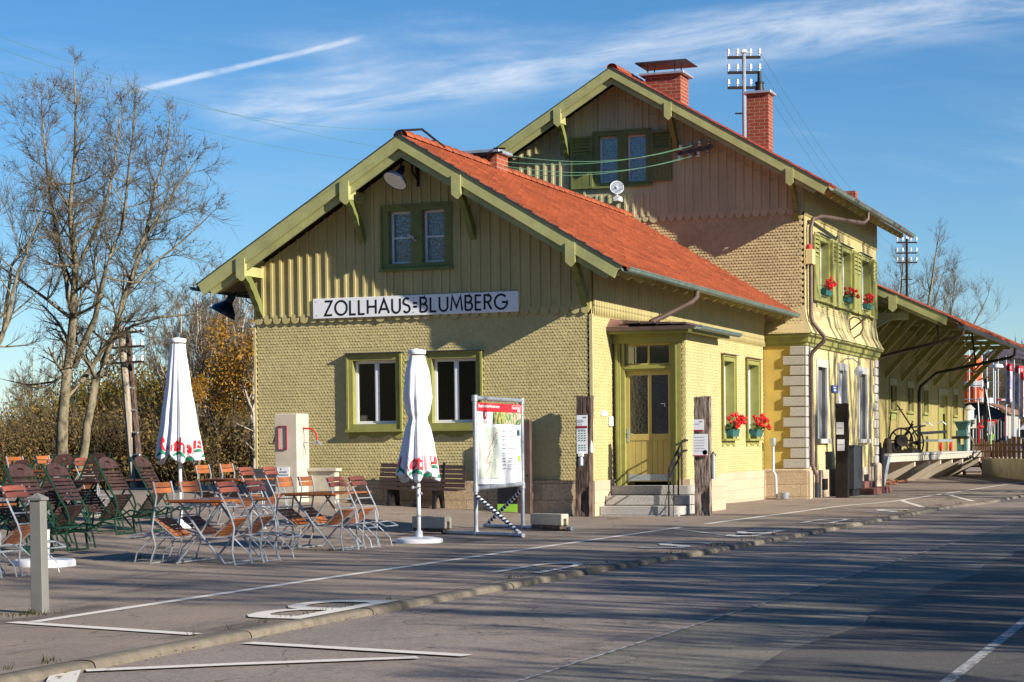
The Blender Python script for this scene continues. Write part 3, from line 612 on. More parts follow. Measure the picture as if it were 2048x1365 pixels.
# boarded band under the eave, pointed slats
b = MB(); xs = edges(.0, 13.40, .098)
strip_wall(b, S, [0, 4, 9, 13.4], lambda s: 3.78, lambda s: 4.75, -.2, .006)
for i in range(len(xs) - 1):
    a, c = xs[i] + .014, xs[i + 1] - .014; m_ = (a + c) / 2
    b.prism([(a, 3.83), (a + .016, 3.80), (a, 3.765), (m_ - .007, 3.645), (m_ + .007, 3.645), (c, 3.765), (c - .016, 3.80), (c, 3.83), (c, 4.75), (a, 4.75)], .03, .066, S)
b.build('eave_boarding', 'board', wing)
b = MB(); b.box(-6.88, .06, -.07, 2.0, -.5, .645, lambda x, y, z: (x, y, z)); b.box(-6.6, .06, 2.0, 13.4, -.5, .645, lambda x, y, z: (x, y, z))
for i in range(3): pass
b.build('plinth', 'plinth_smooth', wing)
b = MB(); b.box(-6.90, -.02, -.085, -.068, -.5, .655); b.build('plinth_face', 'plinth', wing)
# rear and left walls
b = MB(); b.box(-6.8, -6.6, .0, 13.4, .6, 4.9); b.build('rear_wall', 'shingle', wing)
# roof
rf = MB(); th = .10
def slab(b, side, y0, y1, xe, t0, t1, RX=RX1, RZ=RZ1, SL=SL1):
    """a sloping layer of the roof between heights t0 and t1 under the roof line"""
    x = xe; zt = RZ - SL * abs(x - RX)
    b.add([(RX, y0, RZ + t0), (x, y0, zt + t0), (x, y1, zt + t0), (RX, y1, RZ + t0), (RX, y0, RZ + t1), (x, y0, zt + t1), (x, y1, zt + t1), (RX, y1, RZ + t1)],
          [(0, 1, 2, 3), (7, 6, 5, 4), (0, 4, 5, 1), (1, 5, 6, 2), (2, 6, 7, 3), (3, 7, 4, 0)])
for xe in (.80, -7.566): slab(rf, 1, V1 + .03, 13.42, xe, -.085, -.03)
roof = rf.build('roof', 'soffit', wing)
tl = MB(); cs = math.cos(math.atan(SL1)); sn = math.sin(math.atan(SL1))
roof_tiles(tl, (RX1 + .02, V1 + .05, RZ1 - .03), (0, 1, 0), (cs, 0, -sn), (sn, 0, cs), 46, 17, .305, .292, clip=lambda o: o.y < 13.25)
for (dx, sx) in ((-1, -1),): roof_tiles(tl, (RX1 - .02, V1 + .05, RZ1 - .06), (0, 1, 0), (-cs, 0, -sn), (-sn, 0, cs), 34, 12, .41, .41, clip=lambda o: o.y < 13.2)
tl.build('tiles', 'rooftile', roof)
rd = MB(); y = V1 + .05; i = 0
while y < 13.3:
    pr = [(0, .112), (.34, .10), (.35, .124), (.40, .124)]
    vs = []; 
    for (h, r) in pr:
        for k in range(9):
            t = math.pi * k / 8; vs.append((RX1 + 1.25 * r * math.cos(t), y + h, RZ1 - .035 + r * math.sin(t) * 1.05 + .02))
    rd.add(vs, [(a * 9 + k, a * 9 + k + 1, (a + 1) * 9 + k + 1, (a + 1) * 9 + k) for a in range(3) for k in range(8)]); y += .37
rd.build('ridge_tiles', 'rooftile', roof, smooth=True)
def barge(parent, V, RX, RZ, SL, hw, drops, sign, struts=True, m='barge_green', wall_y=0, uw=.24, xend=None):
    xe = RX + sign * hw; zt = RZ - SL * hw
    b = MB(); F = lambda a, c, d: (a, V - d + .0, c); e = .035
    b.prism([(RX, RZ - .01), (xe, zt - .01), (xe - sign * .11, zt - .22), (RX, RZ - .25)] if sign > 0 else [(RX, RZ - .01), (RX, RZ - .25), (xe - sign * .11, zt - .22), (xe, zt - .01)], -.015, .035, F)
    o = b.build('bargeboard', m, parent)
    b = MB(); k = .93
    b.prism([(RX, RZ - .23), (RX + sign * hw * .955, RZ - .23 - SL * hw * .955), (RX + sign * hw * .93, RZ - .40 - SL * hw * .93), (RX, RZ - .40)], -.085, -.045, F)
    b.build('inner_board', m, parent)
    b = MB(); b.prism([(RX, RZ + .012), (xe + sign * .03, zt + .012 - .018), (xe + sign * .03, zt - .03), (RX, RZ - .012)], -.03, .055, F)
    b.build('verge_flashing', 'zinc_dark', parent)
for sg in (1, -1): barge(roof, V1, RX1, RZ1, SL1, 4.19, None, sg)
def bracket(parent, x, zt, V, wy, h=.72, dz=0):
    """purlin end with its pointed drop board and a carved strut back to the wall"""
    b = MB(); b.box(x - .065, x + .065, V + .02, wy, zt - .26, zt - .08); pu = b.build('purlin_end', 'barge_green', parent)
    b = MB(); F = lambda a, c, d: (a, V - d, c); b.prism([(x - .09, zt + .06), (x - .09, zt - .28), (x, zt - .36), (x + .09, zt - .28), (x + .09, zt + .06)], .037, .062, F); b.prism([(x - .09, zt - .02), (x - .09, zt - .28), (x, zt - .36), (x + .09, zt - .28), (x + .09, zt - .02)], -.04, .034, F); b.build('drop_board', 'barge_green', parent)
    b = MB(); Q = lambda a, c, d: (x + d, a, c); n = 12; top = []; bot = []
    for i in range(n + 1):
        t = i / n; yy = V + .14 + (wy - V - .14) * t; zz = zt - .25 - (h) * (t ** 1.25); wv = .018 * (1 if i % 3 == 1 else 0)
        top.append((yy + .05, zz + .05)); bot.append((yy - .075 - wv, zz - .05 - wv * .5))
    top[-1] = (wy, zt - .25 - h + .06); bot[-1] = (wy, zt - .25 - h - .09)
    b.prism(top + bot[::-1], -.055, .055, Q); b.build('strut', 'frame_green', parent)
for x in (-6.65, -4.48, -2.26, -.105): bracket(wing, x, rz1(x) - .18, V1, 0)
for y in np.arange(-.55, 13.2, .76):
    b = MB(); b.prism([(-.05, rz1(0) - .12 + .03), (.70, rz1(.70) - .12), (.70, rz1(.70) - .20), (.62, rz1(.70) - .24), (-.05, rz1(0) - .25)], y - .05, y + .05, lambda a, c, d: (a, d, c)); b.build('rafter_end', 'board', roof)
for y in (-.62, -.2):
    b = MB(); b.prism([(-6.75, rz1(-6.75) - .12), (-7.45, rz1(-7.45) - .12), (-7.45, rz1(-7.45) - .20), (-6.75, rz1(-6.75) - .25)], y - .05, y + .05, lambda a, c, d: (a, d, c)); b.build('rafter_end', 'board', roof)
def gutter(name, x, z, y0, y1, parent, m='zinc_green', r=.085):
    b = MB(); vs = []; n = 9
    ys_ = [y0, y1]
    for yy in ys_:
        for k in range(n):
            t = math.pi + math.pi * k / (n - 1); vs.append((x + r * math.cos(t), yy, z + r * .95 * math.sin(t) + r * .9))
        for k in range(n):
            t = 2 * math.pi - math.pi * k / (n - 1); vs.append((x + r * .88 * math.cos(t), yy, z + r * .83 * math.sin(t) + r * .9))
    q = 2 * n; b.add(vs, [(i, (i + 1) % q, q + (i + 1) % q, q + i) for i in range(q)] + [tuple(range(q))[::-1], tuple(range(q, 2 * q))])
    b.tube([(x + r, y0, z + r * .92), (x + r, y1, z + r * .92)], .011, 6)
    y = y0 + .5
    while y < y1: b.box(x - r - .02, x + r * 1.06, y - .012, y + .012, z + r * .9, z + r * .97); y += 2.0
    return b.build(name, m, parent, smooth=True)
gutter('gutter', .905, 4.31, -.84, 13.12, roof); gutter('gutter', -7.67, 4.31, -.84, 13.2, roof, 'zinc_dark')
b = MB(); b.tube([(.90, 3.95, 4.33), (.90, 3.95, 4.20), (.82, 3.90, 4.10), (.30, 3.58, 3.80), (.13, 3.46, 3.72), (.09, 3.44, 3.60)], .056, 10); b.build('downpipe', 'copper_brown', wing, smooth=True)
b = MB()
def chimney(b, x0, x1, y0, y1, z0, z1): b.box(x0, x1, y0, y1, z0, z1)
chimney(b, -3.85, -3.16, 3.6, 4.25, 6.5, 7.23); ch = b.build('chimney', 'chimney_brick', roof)
b = MB(); b.box(-3.93, -3.08, 3.52, 4.33, 7.23, 7.30); b.build('chimney_cap', 'zinc_light', ch, bevel=.01)
b = MB(); b.tube([(RX1 - .02, V1, RZ1 + .04), (RX1 + .0, V1 + .1, RZ1 + .09), (RX1 + .03, V1 + 1.0, RZ1 + .24), (RX1 + .12, V1 + 1.9, RZ1 + .02)], .022, 8); b.box(RX1 - .06, RX1 + .04, V1 - .02, V1 + .1, RZ1 + .0, RZ1 + .07); b.build('ridge_stay', 'black_iron', roof)
# windows
for nm, q in (('window', WA), ('window', WB)): window(wing, nm, G, *q, .115, 'trim_green', depth=.07, panes=2, skirt=True, glass='glass_dark', proud=.065, cap='zinc_dark', sashw=.055)
window(wing, 'window', G, *WT, .15, frz=.11, m_fr='frame_green', depth=.10, mid_post=.23, proud=.05, transom=.5, curtain=True, glass='glass_old', sashw=.045)
for q in NW: window(wing, 'window', S, q[0], q[1], q[2], q[3], .13, 'trim_green', depth=.16, panes=2, skirt=True, curtain=True, proud=.05, cap='flash_red', sashw=.05)

# entrance porch of the wing
P = FY(PD)
b = MB(); b.box(1.335, PX, PD, PD + .1, .62, 3.3); b.box(0.02, PX, PD + .14, PD + .2, 3.10, 3.45); b.box(1.20, PX, PD + .1, PE, .62, 3.36)
shingles(b, FX(PX), PD, PE, .64, 3.33, seed=9); shingles(b, P, 1.337, PX + .012, .64, 3.33, w=.036, seed=10)
pw = b.build('porch_wall', 'shingle', wing)
b = MB(); b.box(.06, .16, PD - .02, PD + .16, .53, 3.17); b.box(.16, .235, PD + .03, PD + .2, .53, 3.17); b.box(1.11, 1.20, PD + .03, PD + .2, .53, 3.17); b.box(1.20, 1.335, PD - .02, PD + .16, .53, 3.17)
b.box(.02, 1.40, PD - .035, PD + .14, 3.17, 3.345); b.box(.09, .13, PD - .045, PD - .02, .53, 3.17); b.box(1.23, 1.25, PD - .04, PD - .02, .53, 3.17)
b.box(.235, 1.11, PD + .05, PD + .2, 2.66, 2.77); b.box(.235, 1.11, PD + .02, PD + .05, 2.70, 2.74)
dfr = b.build('door_frame', 'trim_green', wing)
b = MB(); D_ = PD + .12
for (x0, x1, z0, z1) in ((.235, .305, .60, 2.66), (1.05, 1.11, .60, 2.66), (.305, 1.05, 2.58, 2.66), (.305, 1.05, 1.37, 1.49), (.66, .73, 1.49, 2.58), (.235, .275, 2.77, 3.17), (1.07, 1.11, 2.77, 3.17), (.275, 1.07, 3.13, 3.17), (.275, 1.07, 2.77, 2.80), (.66, .70, 2.80, 3.13)):
    b.box(x0, x1, D_, D_ + .045, z0, z1)
n = 7
for i in range(n): b.box(.305 + .745 * i / n + .003, .305 + .745 * (i + 1) / n - .003, D_ + .012, D_ + .04, .72, 1.37)
b.box(.305, 1.05, D_ + .02, D_ + .042, .60, .75)
door = b.build('door', 'door_yellow', wing)
b = MB(); b.box(.25, 1.10, D_ - .006, D_ + .02, .62, .74); b.build('kick_plate', 'galv_blue', door)
b = MB(); b.box(.305, .66, D_ + .016, D_ + .022, 1.49, 2.58); b.box(.73, 1.05, D_ + .016, D_ + .022, 1.49, 2.58); b.build('pane', 'glass_ripple', door)
b = MB(); b.box(.275, .66, D_ + .016, D_ + .022, 2.80, 3.13); b.box(.70, 1.07, D_ + .016, D_ + .022, 2.80, 3.13); b.build('transom_pane', 'glass', door)
b = MB(); b.box(.235, 1.11, D_ + .5, D_ + .52, .5, 3.2); b.build('porch_back', 'interior', wing)
b = MB(); b.box(.247, .292, D_ - .012, D_, 1.34, 1.60); b.tube([(.27, D_ - .01, 1.50), (.27, D_ - .055, 1.50), (.38, D_ - .055, 1.495)], .009, 6); b.build('handle', 'galv', door)
b = MB(); b.box(.90, .985, D_ + .008, D_ + .014, 2.04, 2.05); b.box(.975, .985, D_ + .008, D_ + .014, 1.99, 2.04); b.build('sticker', 'sign_white', door)
b = MB(); b.box(.015, 1.62, PD - .30, PD - .24, 3.335, 3.44); b.box(1.56, 1.62, PD - .24, PE + .1, 3.335, 3.42); b.box(.02, 1.56, PD - .24, PE, 3.34, 3.36); b.build('porch_fascia', 'trim_green', wing)
b = MB(); b.add([(.0, PD - .34, 3.44), (1.66, PD - .34, 3.44), (1.66, PE + .15, 3.44), (.0, PE + .15, 3.44), (.0, PD - .10, 3.62), (.0, PE + .15, 3.62), (1.2, PD - .05, 3.53), (1.2, PE + .15, 3.53)], [(0, 1, 6, 4), (1, 2, 7, 6), (4, 6, 7, 5), (0, 3, 2, 1), (0, 4, 5, 3), (2, 3, 5, 7)])
b.box(.0, 1.68, PD - .37, PD - .335, 3.385, 3.455)
for i in range(4): b.box(.35 + i * .3, .62 + i * .3, PD - .33, PE, 3.50 - i * .012 + .02, 3.545 - i * .016 + .02)
pr_ = b.build('porch_roof', 'copper_brown', wing)
b = MB(); b.add([(.0, PD - .36, 3.46), (.42, PD - .36, 3.46), (.42, PD - .1, 3.56), (.0, PD - .1, 3.64), (.0, PD - .1, 3.4), (.42, PD - .1, 3.4)], [(0, 1, 2, 3), (0, 4, 5, 1), (1, 5, 2), (0, 3, 4), (3, 2, 5, 4)]); b.build('apron_flashing', 'flash_red', pr_)
gutter('porch_gutter', 1.76, 3.37, PD - .32, PE + .28, pr_, 'zinc_green', .07)
b = MB(); b.box(1.30, 1.50, PD - .05, PE + .2, -.4, .645); b.box(.0, 1.50, PD + .0, PD + .2, -.4, .52); b.build('porch_plinth', 'plinth_smooth', wing)
b = MB()
def step(b, x0, x1, y0, y1, z0, z1, r=.14):
    pts = [(x0, y1), (x0, y0)]
    for k in range(7): t = -math.pi / 2 + math.pi / 2 * k / 6; pts.append((x1 - r + r * math.cos(t), y0 + r + r * math.sin(t)))
    pts.append((x1, y1)); b.prism(pts, z0, z1, lambda a, c, d: (a, c, d))
for i, (x1, y0, z0, z1) in enumerate(((1.66, .86, .37, .535), (1.62, .52, .19, .36), (1.62, .18, .02, .178))):
    b = MB(); step(b, .075, x1, y0, PD + .1, z0, z1); b.build('step', 'granite_smooth', wing, bevel=.008)
b = MB(); b.box(.05, 1.56, .13, 1.1, -.3, .018); b.build('step_base', 'granite_smooth', wing)
b = MB(); R_ = .019
b.tube([(1.40, .10, .82), (1.395, .13, .86), (1.40, .98, 1.34), (1.42, 1.10, 1.37), (1.44, 1.22, 1.36)], R_, 8); b.tube([(1.40, .10, .82), (1.40, .13, .70), (1.41, .98, 1.17), (1.43, 1.22, 1.18)], R_ * .9, 8)
for (yy, zz, z0) in ((.10, .82, .0), (.42, 1.0, .18), (.74, 1.19, .36), (.98, 1.33, .53)): b.tube([(1.395, yy, z0), (1.395, yy, zz)], R_ * .8, 6)
b.tube([(1.395, .10, .50), (1.33, .10, .25), (1.34, .06, .0)], .008, 5); b.tube([(1.395, .10, .50), (1.47, .14, .25), (1.50, .02, .0)], .008, 5)
rail = b.build('handrail', 'black_iron', wing, smooth=True)
b = MB(); b.box(0.013, .035, .48, .79, 1.83, 1.92); tag(b.build('name_plate', 'sign_white'), 'small white plate on the sunlit wall strip left of the yellow door', 'plate')
b = MB(); b.box(0.013, .045, .93, 1.13, 1.64, 1.82); ip = b.build('bell_panel', 'white_paint', bevel=.006); tag(ip, 'small white bell panel beside the green door frame', 'bell panel')
b = MB()
for k in range(2): b.box(.046, .049, .97, 1.09, 1.775 - k * .035, 1.79 - k * .035)
b.build('name_strip', 'grey_print', ip)

# ------------------------------------------------------------------ two-storey station house
SL2 = .5905; RX2, RZ2, V2 = -3.57, 10.55, 12.65; HX = 1.02; HY = 13.45; HY2 = 23.2; HXL = -8.16
def rz2(x): return RZ2 - SL2 * abs(x - RX2)
house = thing('station_house', 'tall two-storey station house with tan boarded gable, stone quoins and red brick chimneys', 'building', (-3.5, 18, 0))
G2 = FY(HY); S2 = FX(HX)
fl = lambda z: .26 * max(0, (4.55 - z) / .65) ** 2
WU = (-4.30, -2.79, 7.74, 9.12)
# gable: boards above, shingles below
b = MB(); b.box(HXL, HX - .004, HY, HY + .2, 3.8, 6.9); 
shingles(b, G2, -3.2, HX - .01, 3.97, 6.86, w=.085, h=.072, doff=fl, seed=21, thick=.018)
b.add([(-.3, HY - .01, 4.6), (HX + .002, HY - .01, 4.6), (HX + fl(3.95), HY - .01 - fl(3.95), 3.95), (-.3, HY - .01 - fl(3.95), 3.95), (HX + .004 + fl(4.25), HY - .005 - fl(4.25), 4.25), (-.3, HY - .005 - fl(4.25), 4.25)], [(0, 1, 4, 5), (5, 4, 2, 3)])
b.build('gable_wall', 'shingle_tan', house)
b = MB(); xs = edges(HXL, HX - .004, .215); hole = [(WU[0] + .08, WU[1] - .08, WU[2] + .08, WU[3] - .08)]
k0 = min(range(len(xs)), key=lambda i: abs(xs[i] - hole[0][0])); k1 = min(range(len(xs)), key=lambda i: abs(xs[i] - hole[0][1])); xs[k0] = hole[0][0]; xs[k1] = hole[0][1]
zin2 = lambda x: rz2(x) - .22
strip_wall(b, G2, xs, lambda s: 6.90, zin2, -.2, .040, hole)
for i, x in enumerate(xs[1:-1]):
    if hole[0][0] - .01 < x < hole[0][1] + .01:
        for lo, hi in ((6.96, WU[2] - .2), (WU[3], zin2(x))): b.box(x - .026, x + .026, lo, hi, .040, .07, G2)
    else: b.box(x - .026, x + .026, 6.96, zin2(x), .040, .07, G2)
for i in range(len(xs) - 1):       # short cross battens under the verge
    zz = zin2((xs[i] + xs[i + 1]) / 2) - .42
    b.box(xs[i] + .03, xs[i + 1] - .03, zz, zz + .03, .040, .062, G2)
scallop_band(b, G2, xs, 6.786, .020, .052, .125)
b.build('gable_boarding', 'board_tan', house)
# street side
W2 = [(14.75, 16.30), (17.62, 19.25), (20.35, 22.10)]; Z2 = (4.85, 6.48)
b = MB(); cuts = [HY]
for q in W2: cuts += [q[0] + .12, q[1] - .12]
cuts += [HY2]
strip_wall(b, S2, cuts, lambda s: 3.9, lambda s: 7.0, -.22, 0, [(q[0] + .12, q[1] - .12, Z2[0] + .1, Z2[1] - .1) for q in W2])
shingles(b, S2, HY, HY2, 3.97, 6.86, w=.085, h=.06, doff=fl, holes=[(q[0], q[1], Z2[0], Z2[1]) for q in W2], seed=22)
b.add([(HX + .002, HY, 4.6), (HX + .002, HY2, 4.6), (HX + .004 + fl(4.25), HY2, 4.25), (HX + .004 + fl(4.25), HY, 4.25), (HX + .01 + fl(3.95), HY2, 3.95), (HX + .01 + fl(3.95), HY - .25, 3.95), (HX, HY2 + .01, 3.95)], [(0, 1, 2, 3), (3, 2, 4, 5), (1, 2, 4, 6)])
b.build('street_wall', 'shingle', house)
b = MB(); strip_wall(b, S2, [HY, 18, HY2], lambda s: 6.90, lambda s: 7.70, -.2, .006)
xs = edges(HY, HY2, .115)
for i in range(len(xs) - 1):
    a, c = xs[i] + .014, xs[i + 1] - .014; m_ = (a + c) / 2
    b.prism([(a, 6.93), (a, 6.88), (m_ - .01, 6.79), (m_ + .01, 6.79), (c, 6.88), (c, 6.93), (c, 7.70), (a, 7.70)], .008, .038, S2)
b.build('eave_boarding', 'board', house)
# cornice band
b = MB(); prf = [(.0, 3.66), (.05, 3.66), (.05, 3.72), (.10, 3.75), (.12, 3.86), (.20, 3.90), (.20, 3.945), (.0, 3.965)]
b.prism([(HX + d, z) for d, z in prf], -HY2 - .02, -HY + .0, lambda a, c, d: (a, -d, c))
vs = []
b.prism([(d, z) for d, z in prf], -.3, HX + .0, lambda a, c, d: (d, HY - a, c))
b.add([(HX + d, HY, z) for d, z in prf] + [(HX + d, HY - d, z) for d, z in prf] + [(HX, HY - d, z) for d, z in prf], [(i, i + 1, 9 + i, 8 + i) for i in range(7)] + [(8 + i, 9 + i, 17 + i, 16 + i) for i in range(7)])
b.build('cornice', 'trim_green', house)
# ground floor
GD = [(14.86, 16.05, 1.40, 3.22), (17.55, 18.65, .35, 3.22), (20.40, 21.62, 1.40, 3.22)]
b = MB(); cuts = [HY + .03]
for q in GD: cuts += [q[0], q[1]]
cuts += [HY2]
strip_wall(b, S2, cuts, lambda s: .62, lambda s: 3.70, -.3, 0, GD)
b.build('ground_floor_side', 'plaster_pale', house)
b = MB(); b.box(.0, HX - .0, HY, HY + .028, .62, 3.70); b.build('ground_floor_front', 'ochre', house)
b = MB(); b.box(HXL, 0, HY + .1, HY + .3, .3, 3.8); b.box(HXL, HXL + .2, HY + .3, HY2, .3, 8.0); b.box(HXL, HX, HY2 - .2, HY2 - .01, .3, 7.0)
strip_wall(b, lambda s, z, d: (s, HY2 - .01 + d, z), [HXL, -6, RX2, -1, HX], lambda s: 6.9, zin2, -.2, 0)
b.build('rear_wall', 'board', house)
# plinth, with the thicker corner pier
def pier(b, x0, x1, y0, y1, z1, z0=-.5, c=.05):
    b.box(x0, x1, y0, y1, z0, z1 - c); b.add([(x0, y0, z1 - c), (x1, y0, z1 - c), (x1, y1, z1 - c), (x0, y1, z1 - c), (x0, y0 + c, z1), (x1 - c, y0 + c, z1), (x1 - c, y1, z1), (x0, y1, z1)], [(4, 5, 6, 7), (0, 1, 5, 4), (1, 2, 6, 5), (2, 3, 7, 6), (3, 0, 4, 7)])
b = MB(); pier(b, .0, HX + .06, HY - .09, HY + .5, .675, c=.03); b.build('plinth_front', 'plinth', house)
b = MB(); b.box(HX - .2, HX + .10, HY + .5, 17.45, -.5, .62); b.box(HX - .2, HX + .10, 18.75, 22.2, -.5, .62); pier(b, HX - .2, HX + .14, 22.2, HY2 + .06, .72, c=.06); pier(b, HX - .5, HX + .13, HY - .06, HY + .75, .665, c=.05); b.box(HX - .2, HX + .02, 17.45, 18.75, -.5, .35); b.build('plinth_side', 'plinth_smooth', house)
# quoins
qz = [.68, .92, 1.18, 1.42, 1.68, 1.93, 2.18, 2.43, 2.68, 2.93, 3.18, 3.42, 3.655]
for i in range(12):
    wide = i % 2 == 0
    b = MB(); x0 = .49 if wide else .66; ys1 = HY + (.42 if wide else .52)
    b.box(x0, HX - .0, HY - .07, HY + .0, qz[i] + .012, qz[i + 1] - .012); b.build('quoin', 'granite', house, bevel=.012)
    b = MB(); b.box(HX - .0, HX + .055, HY - .07, ys1, qz[i] + .008, qz[i + 1] - .008); b.build('quoin', 'granite_smooth', house, bevel=.012)
    b = MB(); b.box(HX - .05, HX + .06, HY2 - (.55 if wide else .38), HY2 + .05, qz[i] + .03, qz[i + 1] + .01); b.build('quoin', 'granite_smooth', house, bevel=.02)
# roof
b = MB()
for xe in (1.78, -8.92): slab(b, 1, V2 + .03, 24.35, xe, -.085, -.03, RX2, RZ2, SL2)
roof2 = b.build('roof', 'soffit', house)
b = MB(); cs2 = math.cos(math.atan(SL2)); sn2 = math.sin(math.atan(SL2))
roof_tiles(b, (RX2 + .02, V2 + .05, RZ2 - .035), (0, 1, 0), (cs2, 0, -sn2), (sn2, 0, cs2), 38, 21, .305, .292, clip=lambda o: o.y < 24.1)
roof_tiles(b, (RX2 - .02, V2 + .05, RZ2 - .06), (0, 1, 0), (-cs2, 0, -sn2), (-sn2, 0, cs2), 28, 15, .41, .41, clip=lambda o: o.y < 23.9)
b.build('tiles', 'rooftile_dark', roof2)
b = MB(); y = V2 + .05
while y < 24.2:
    vs = []
    for (h, r) in [(0, .112), (.34, .10), (.35, .124), (.40, .124)]:
        for k in range(9): t = math.pi * k / 8; vs.append((RX2 + 1.25 * r * math.cos(t), y + h, RZ2 - .015 + r * math.sin(t) * 1.05))
    b.add(vs, [(a * 9 + k, a * 9 + k + 1, (a + 1) * 9 + k + 1, (a + 1) * 9 + k) for a in range(3) for k in range(8)]); y += .37
b.build('ridge_tiles', 'rooftile', roof2, smooth=True)
for sg in (1, -1): barge(roof2, V2, RX2, RZ2, SL2, 5.34, None, sg)
for x in (-7.95, -4.97, -2.13, .855): bracket(house, x, rz2(x) - .17, V2, HY, h=.78)
for y in np.arange(12.95, 24.2, .78):
    b = MB(); b.prism([(HX - .05, rz2(HX) - .09), (1.68, rz2(1.68) - .12), (1.68, rz2(1.68) - .22), (1.60, rz2(1.68) - .26), (HX - .05, rz2(HX) - .28)], y - .055, y + .055, lambda a, c, d: (a, d, c)); b.build('rafter_end', 'board', roof2)
gutter('gutter', 1.875, 7.235, 12.62, 24.32, roof2)
b = MB(); b.tube([(1.87, 17.3, 7.27), (1.86, 17.3, 7.05), (1.78, 17.1, 6.93), (1.30, 14.2, 6.83), (1.17, 13.75, 6.72), (1.13, 13.68, 6.5), (1.13, 13.68, 4.35), (1.17, 13.68, 4.22), (1.46, 13.68, 3.86), (1.44, 13.68, 3.76), (1.16, 13.68, 3.50), (1.13, 13.68, 3.38), (1.13, 13.70, .80), (1.17, 13.72, .68), (1.24, 13.76, .50), (1.24, 13.76, .32)], .052, 12); b.build('downpipe', 'copper_brown', house, smooth=True)
b = MB(); b.tube([(1.24, 13.76, .34), (1.24, 13.76, -.08)], .062, 12); b.build('pipe_shoe', 'dark_grey_metal', house, smooth=True)
b = MB(); b.tube([(1.06, 13.60, 6.6), (1.06, 13.60, 4.3), (1.28, 13.60, 3.98), (1.22, 13.60, 3.6), (1.07, 13.60, 3.4), (1.07, 13.60, .9)], .010, 5); b.build('lightning_rod_cable', 'black_iron', house)
b = MB(); b.box(-3.10, -2.19, 14.0, 14.75, 9.3, 10.52); ch = b.build('chimney', 'chimney_brick', roof2)
b = MB(); b.box(-3.24, -2.08, 13.90, 14.85, 10.52, 10.58); b.build('chimney_cap', 'zinc_light', ch, bevel=.01)
b = MB()
for x in (-3.05, -2.35):
    for y in (14.05, 14.65): b.tube([(x, y, 10.57), (x, y, 10.80)], .016, 6)
b.add([(-3.33, 13.82, 10.82), (-1.98, 13.82, 10.82), (-1.98, 14.92, 10.82), (-3.33, 14.92, 10.82), (-3.30, 13.85, 10.85), (-2.01, 13.85, 10.85), (-2.01, 14.89, 10.85), (-3.30, 14.89, 10.85)], [(0, 3, 2, 1), (4, 5, 6, 7), (0, 1, 5, 4), (1, 2, 6, 5), (2, 3, 7, 6), (3, 0, 4, 7)])
b.build('chimney_hood', 'zinc_dark', ch)
b = MB(); b.box(-1.0, -.43, 16.0, 16.5, 8.4, 10.24); ch = b.build('chimney', 'chimney_brick', roof2)
b = MB(); b.box(-1.08, -.35, 15.92, 16.58, 10.24, 10.31); b.build('chimney_cap', 'zinc_light', ch, bevel=.01)
b = MB(); b.lathe([(.13, 10.31), (.10, 10.52), (.12, 10.53), (.12, 10.57), (.055, 10.60), (.05, 10.82), (.0, 10.84)], (-.72, 16.25, 0), 14); b.build('flue_pot', 'black_iron', ch, smooth=True)
b = MB(); b.box(.62, .92, 20.6, 20.95, 7.7, 8.22); ch = b.build('chimney', 'chimney_brick', roof2)
# upper gable window with shutters
window(house, 'window', G2, *WU, .14, 'frame_green', frz=.11, depth=.10, mid_post=.24, proud=.05, transom=.5, curtain=True, glass='glass_old', skirt=True, sashw=.05)
def shutter(parent, M, s0, s1, z0, z1, d0, d1, m='frame_green', louv=5):
    b = MB(); f = .055
    b.box(s0, s0 + f, z0, z1, d0, d1, M); b.box(s1 - f, s1, z0, z1, d0, d1, M); b.box(s0 + f, s1 - f, z0, z0 + f, d0, d1, M); b.box(s0 + f, s1 - f, z1 - f, z1, d0, d1, M)
    zm = z1 - (z1 - z0) * .36; b.box(s0 + f, s1 - f, zm - .04, zm, d0, d1, M)
    for k in range(louv):
        a = zm + (z1 - f - zm) * k / louv; h = (z1 - f - zm) / louv
        b.prism([(a + h * .15, d1 - .004), (a + h * .25, d1 - .004), (a + h * .95, d0 + .004), (a + h * .8, d0 + .004)], s0 + f, s1 - f, lambda z, d, s: M(s, z, d))
    n = 4
    for k in range(n): a = s0 + f + (s1 - s0 - 2 * f) * k / n; b.box(a + .003, a + (s1 - s0 - 2 * f) / n - .003, z0 + f, zm - .04, d0 + .008, d1 - .008, M)
    return b.build('shutter', m, parent)
shutter(house, G2, -4.87, -4.31, 7.72, 9.02, .075, .115); shutter(house, G2, -2.78, -2.26, 7.80, 9.05, .075, .115)
for q in W2:
    window(house, 'window', S2, q[0] + .0, q[1], Z2[0], Z2[1], .13, 'trim_green', depth=.14, panes=2, curtain=True, proud=.05, cap='zinc_dark', skirt=True, sashw=.05)
    wd = .62; shutter(house, S2, q[0] - .60, q[0] - .005, Z2[0] - .05, Z2[1] - .02, .085, .125, 'trim_green'); shutter(house, S2, q[1] + .005, q[1] + .60, Z2[0] - .05, Z2[1] - .02, .085, .125, 'trim_green')
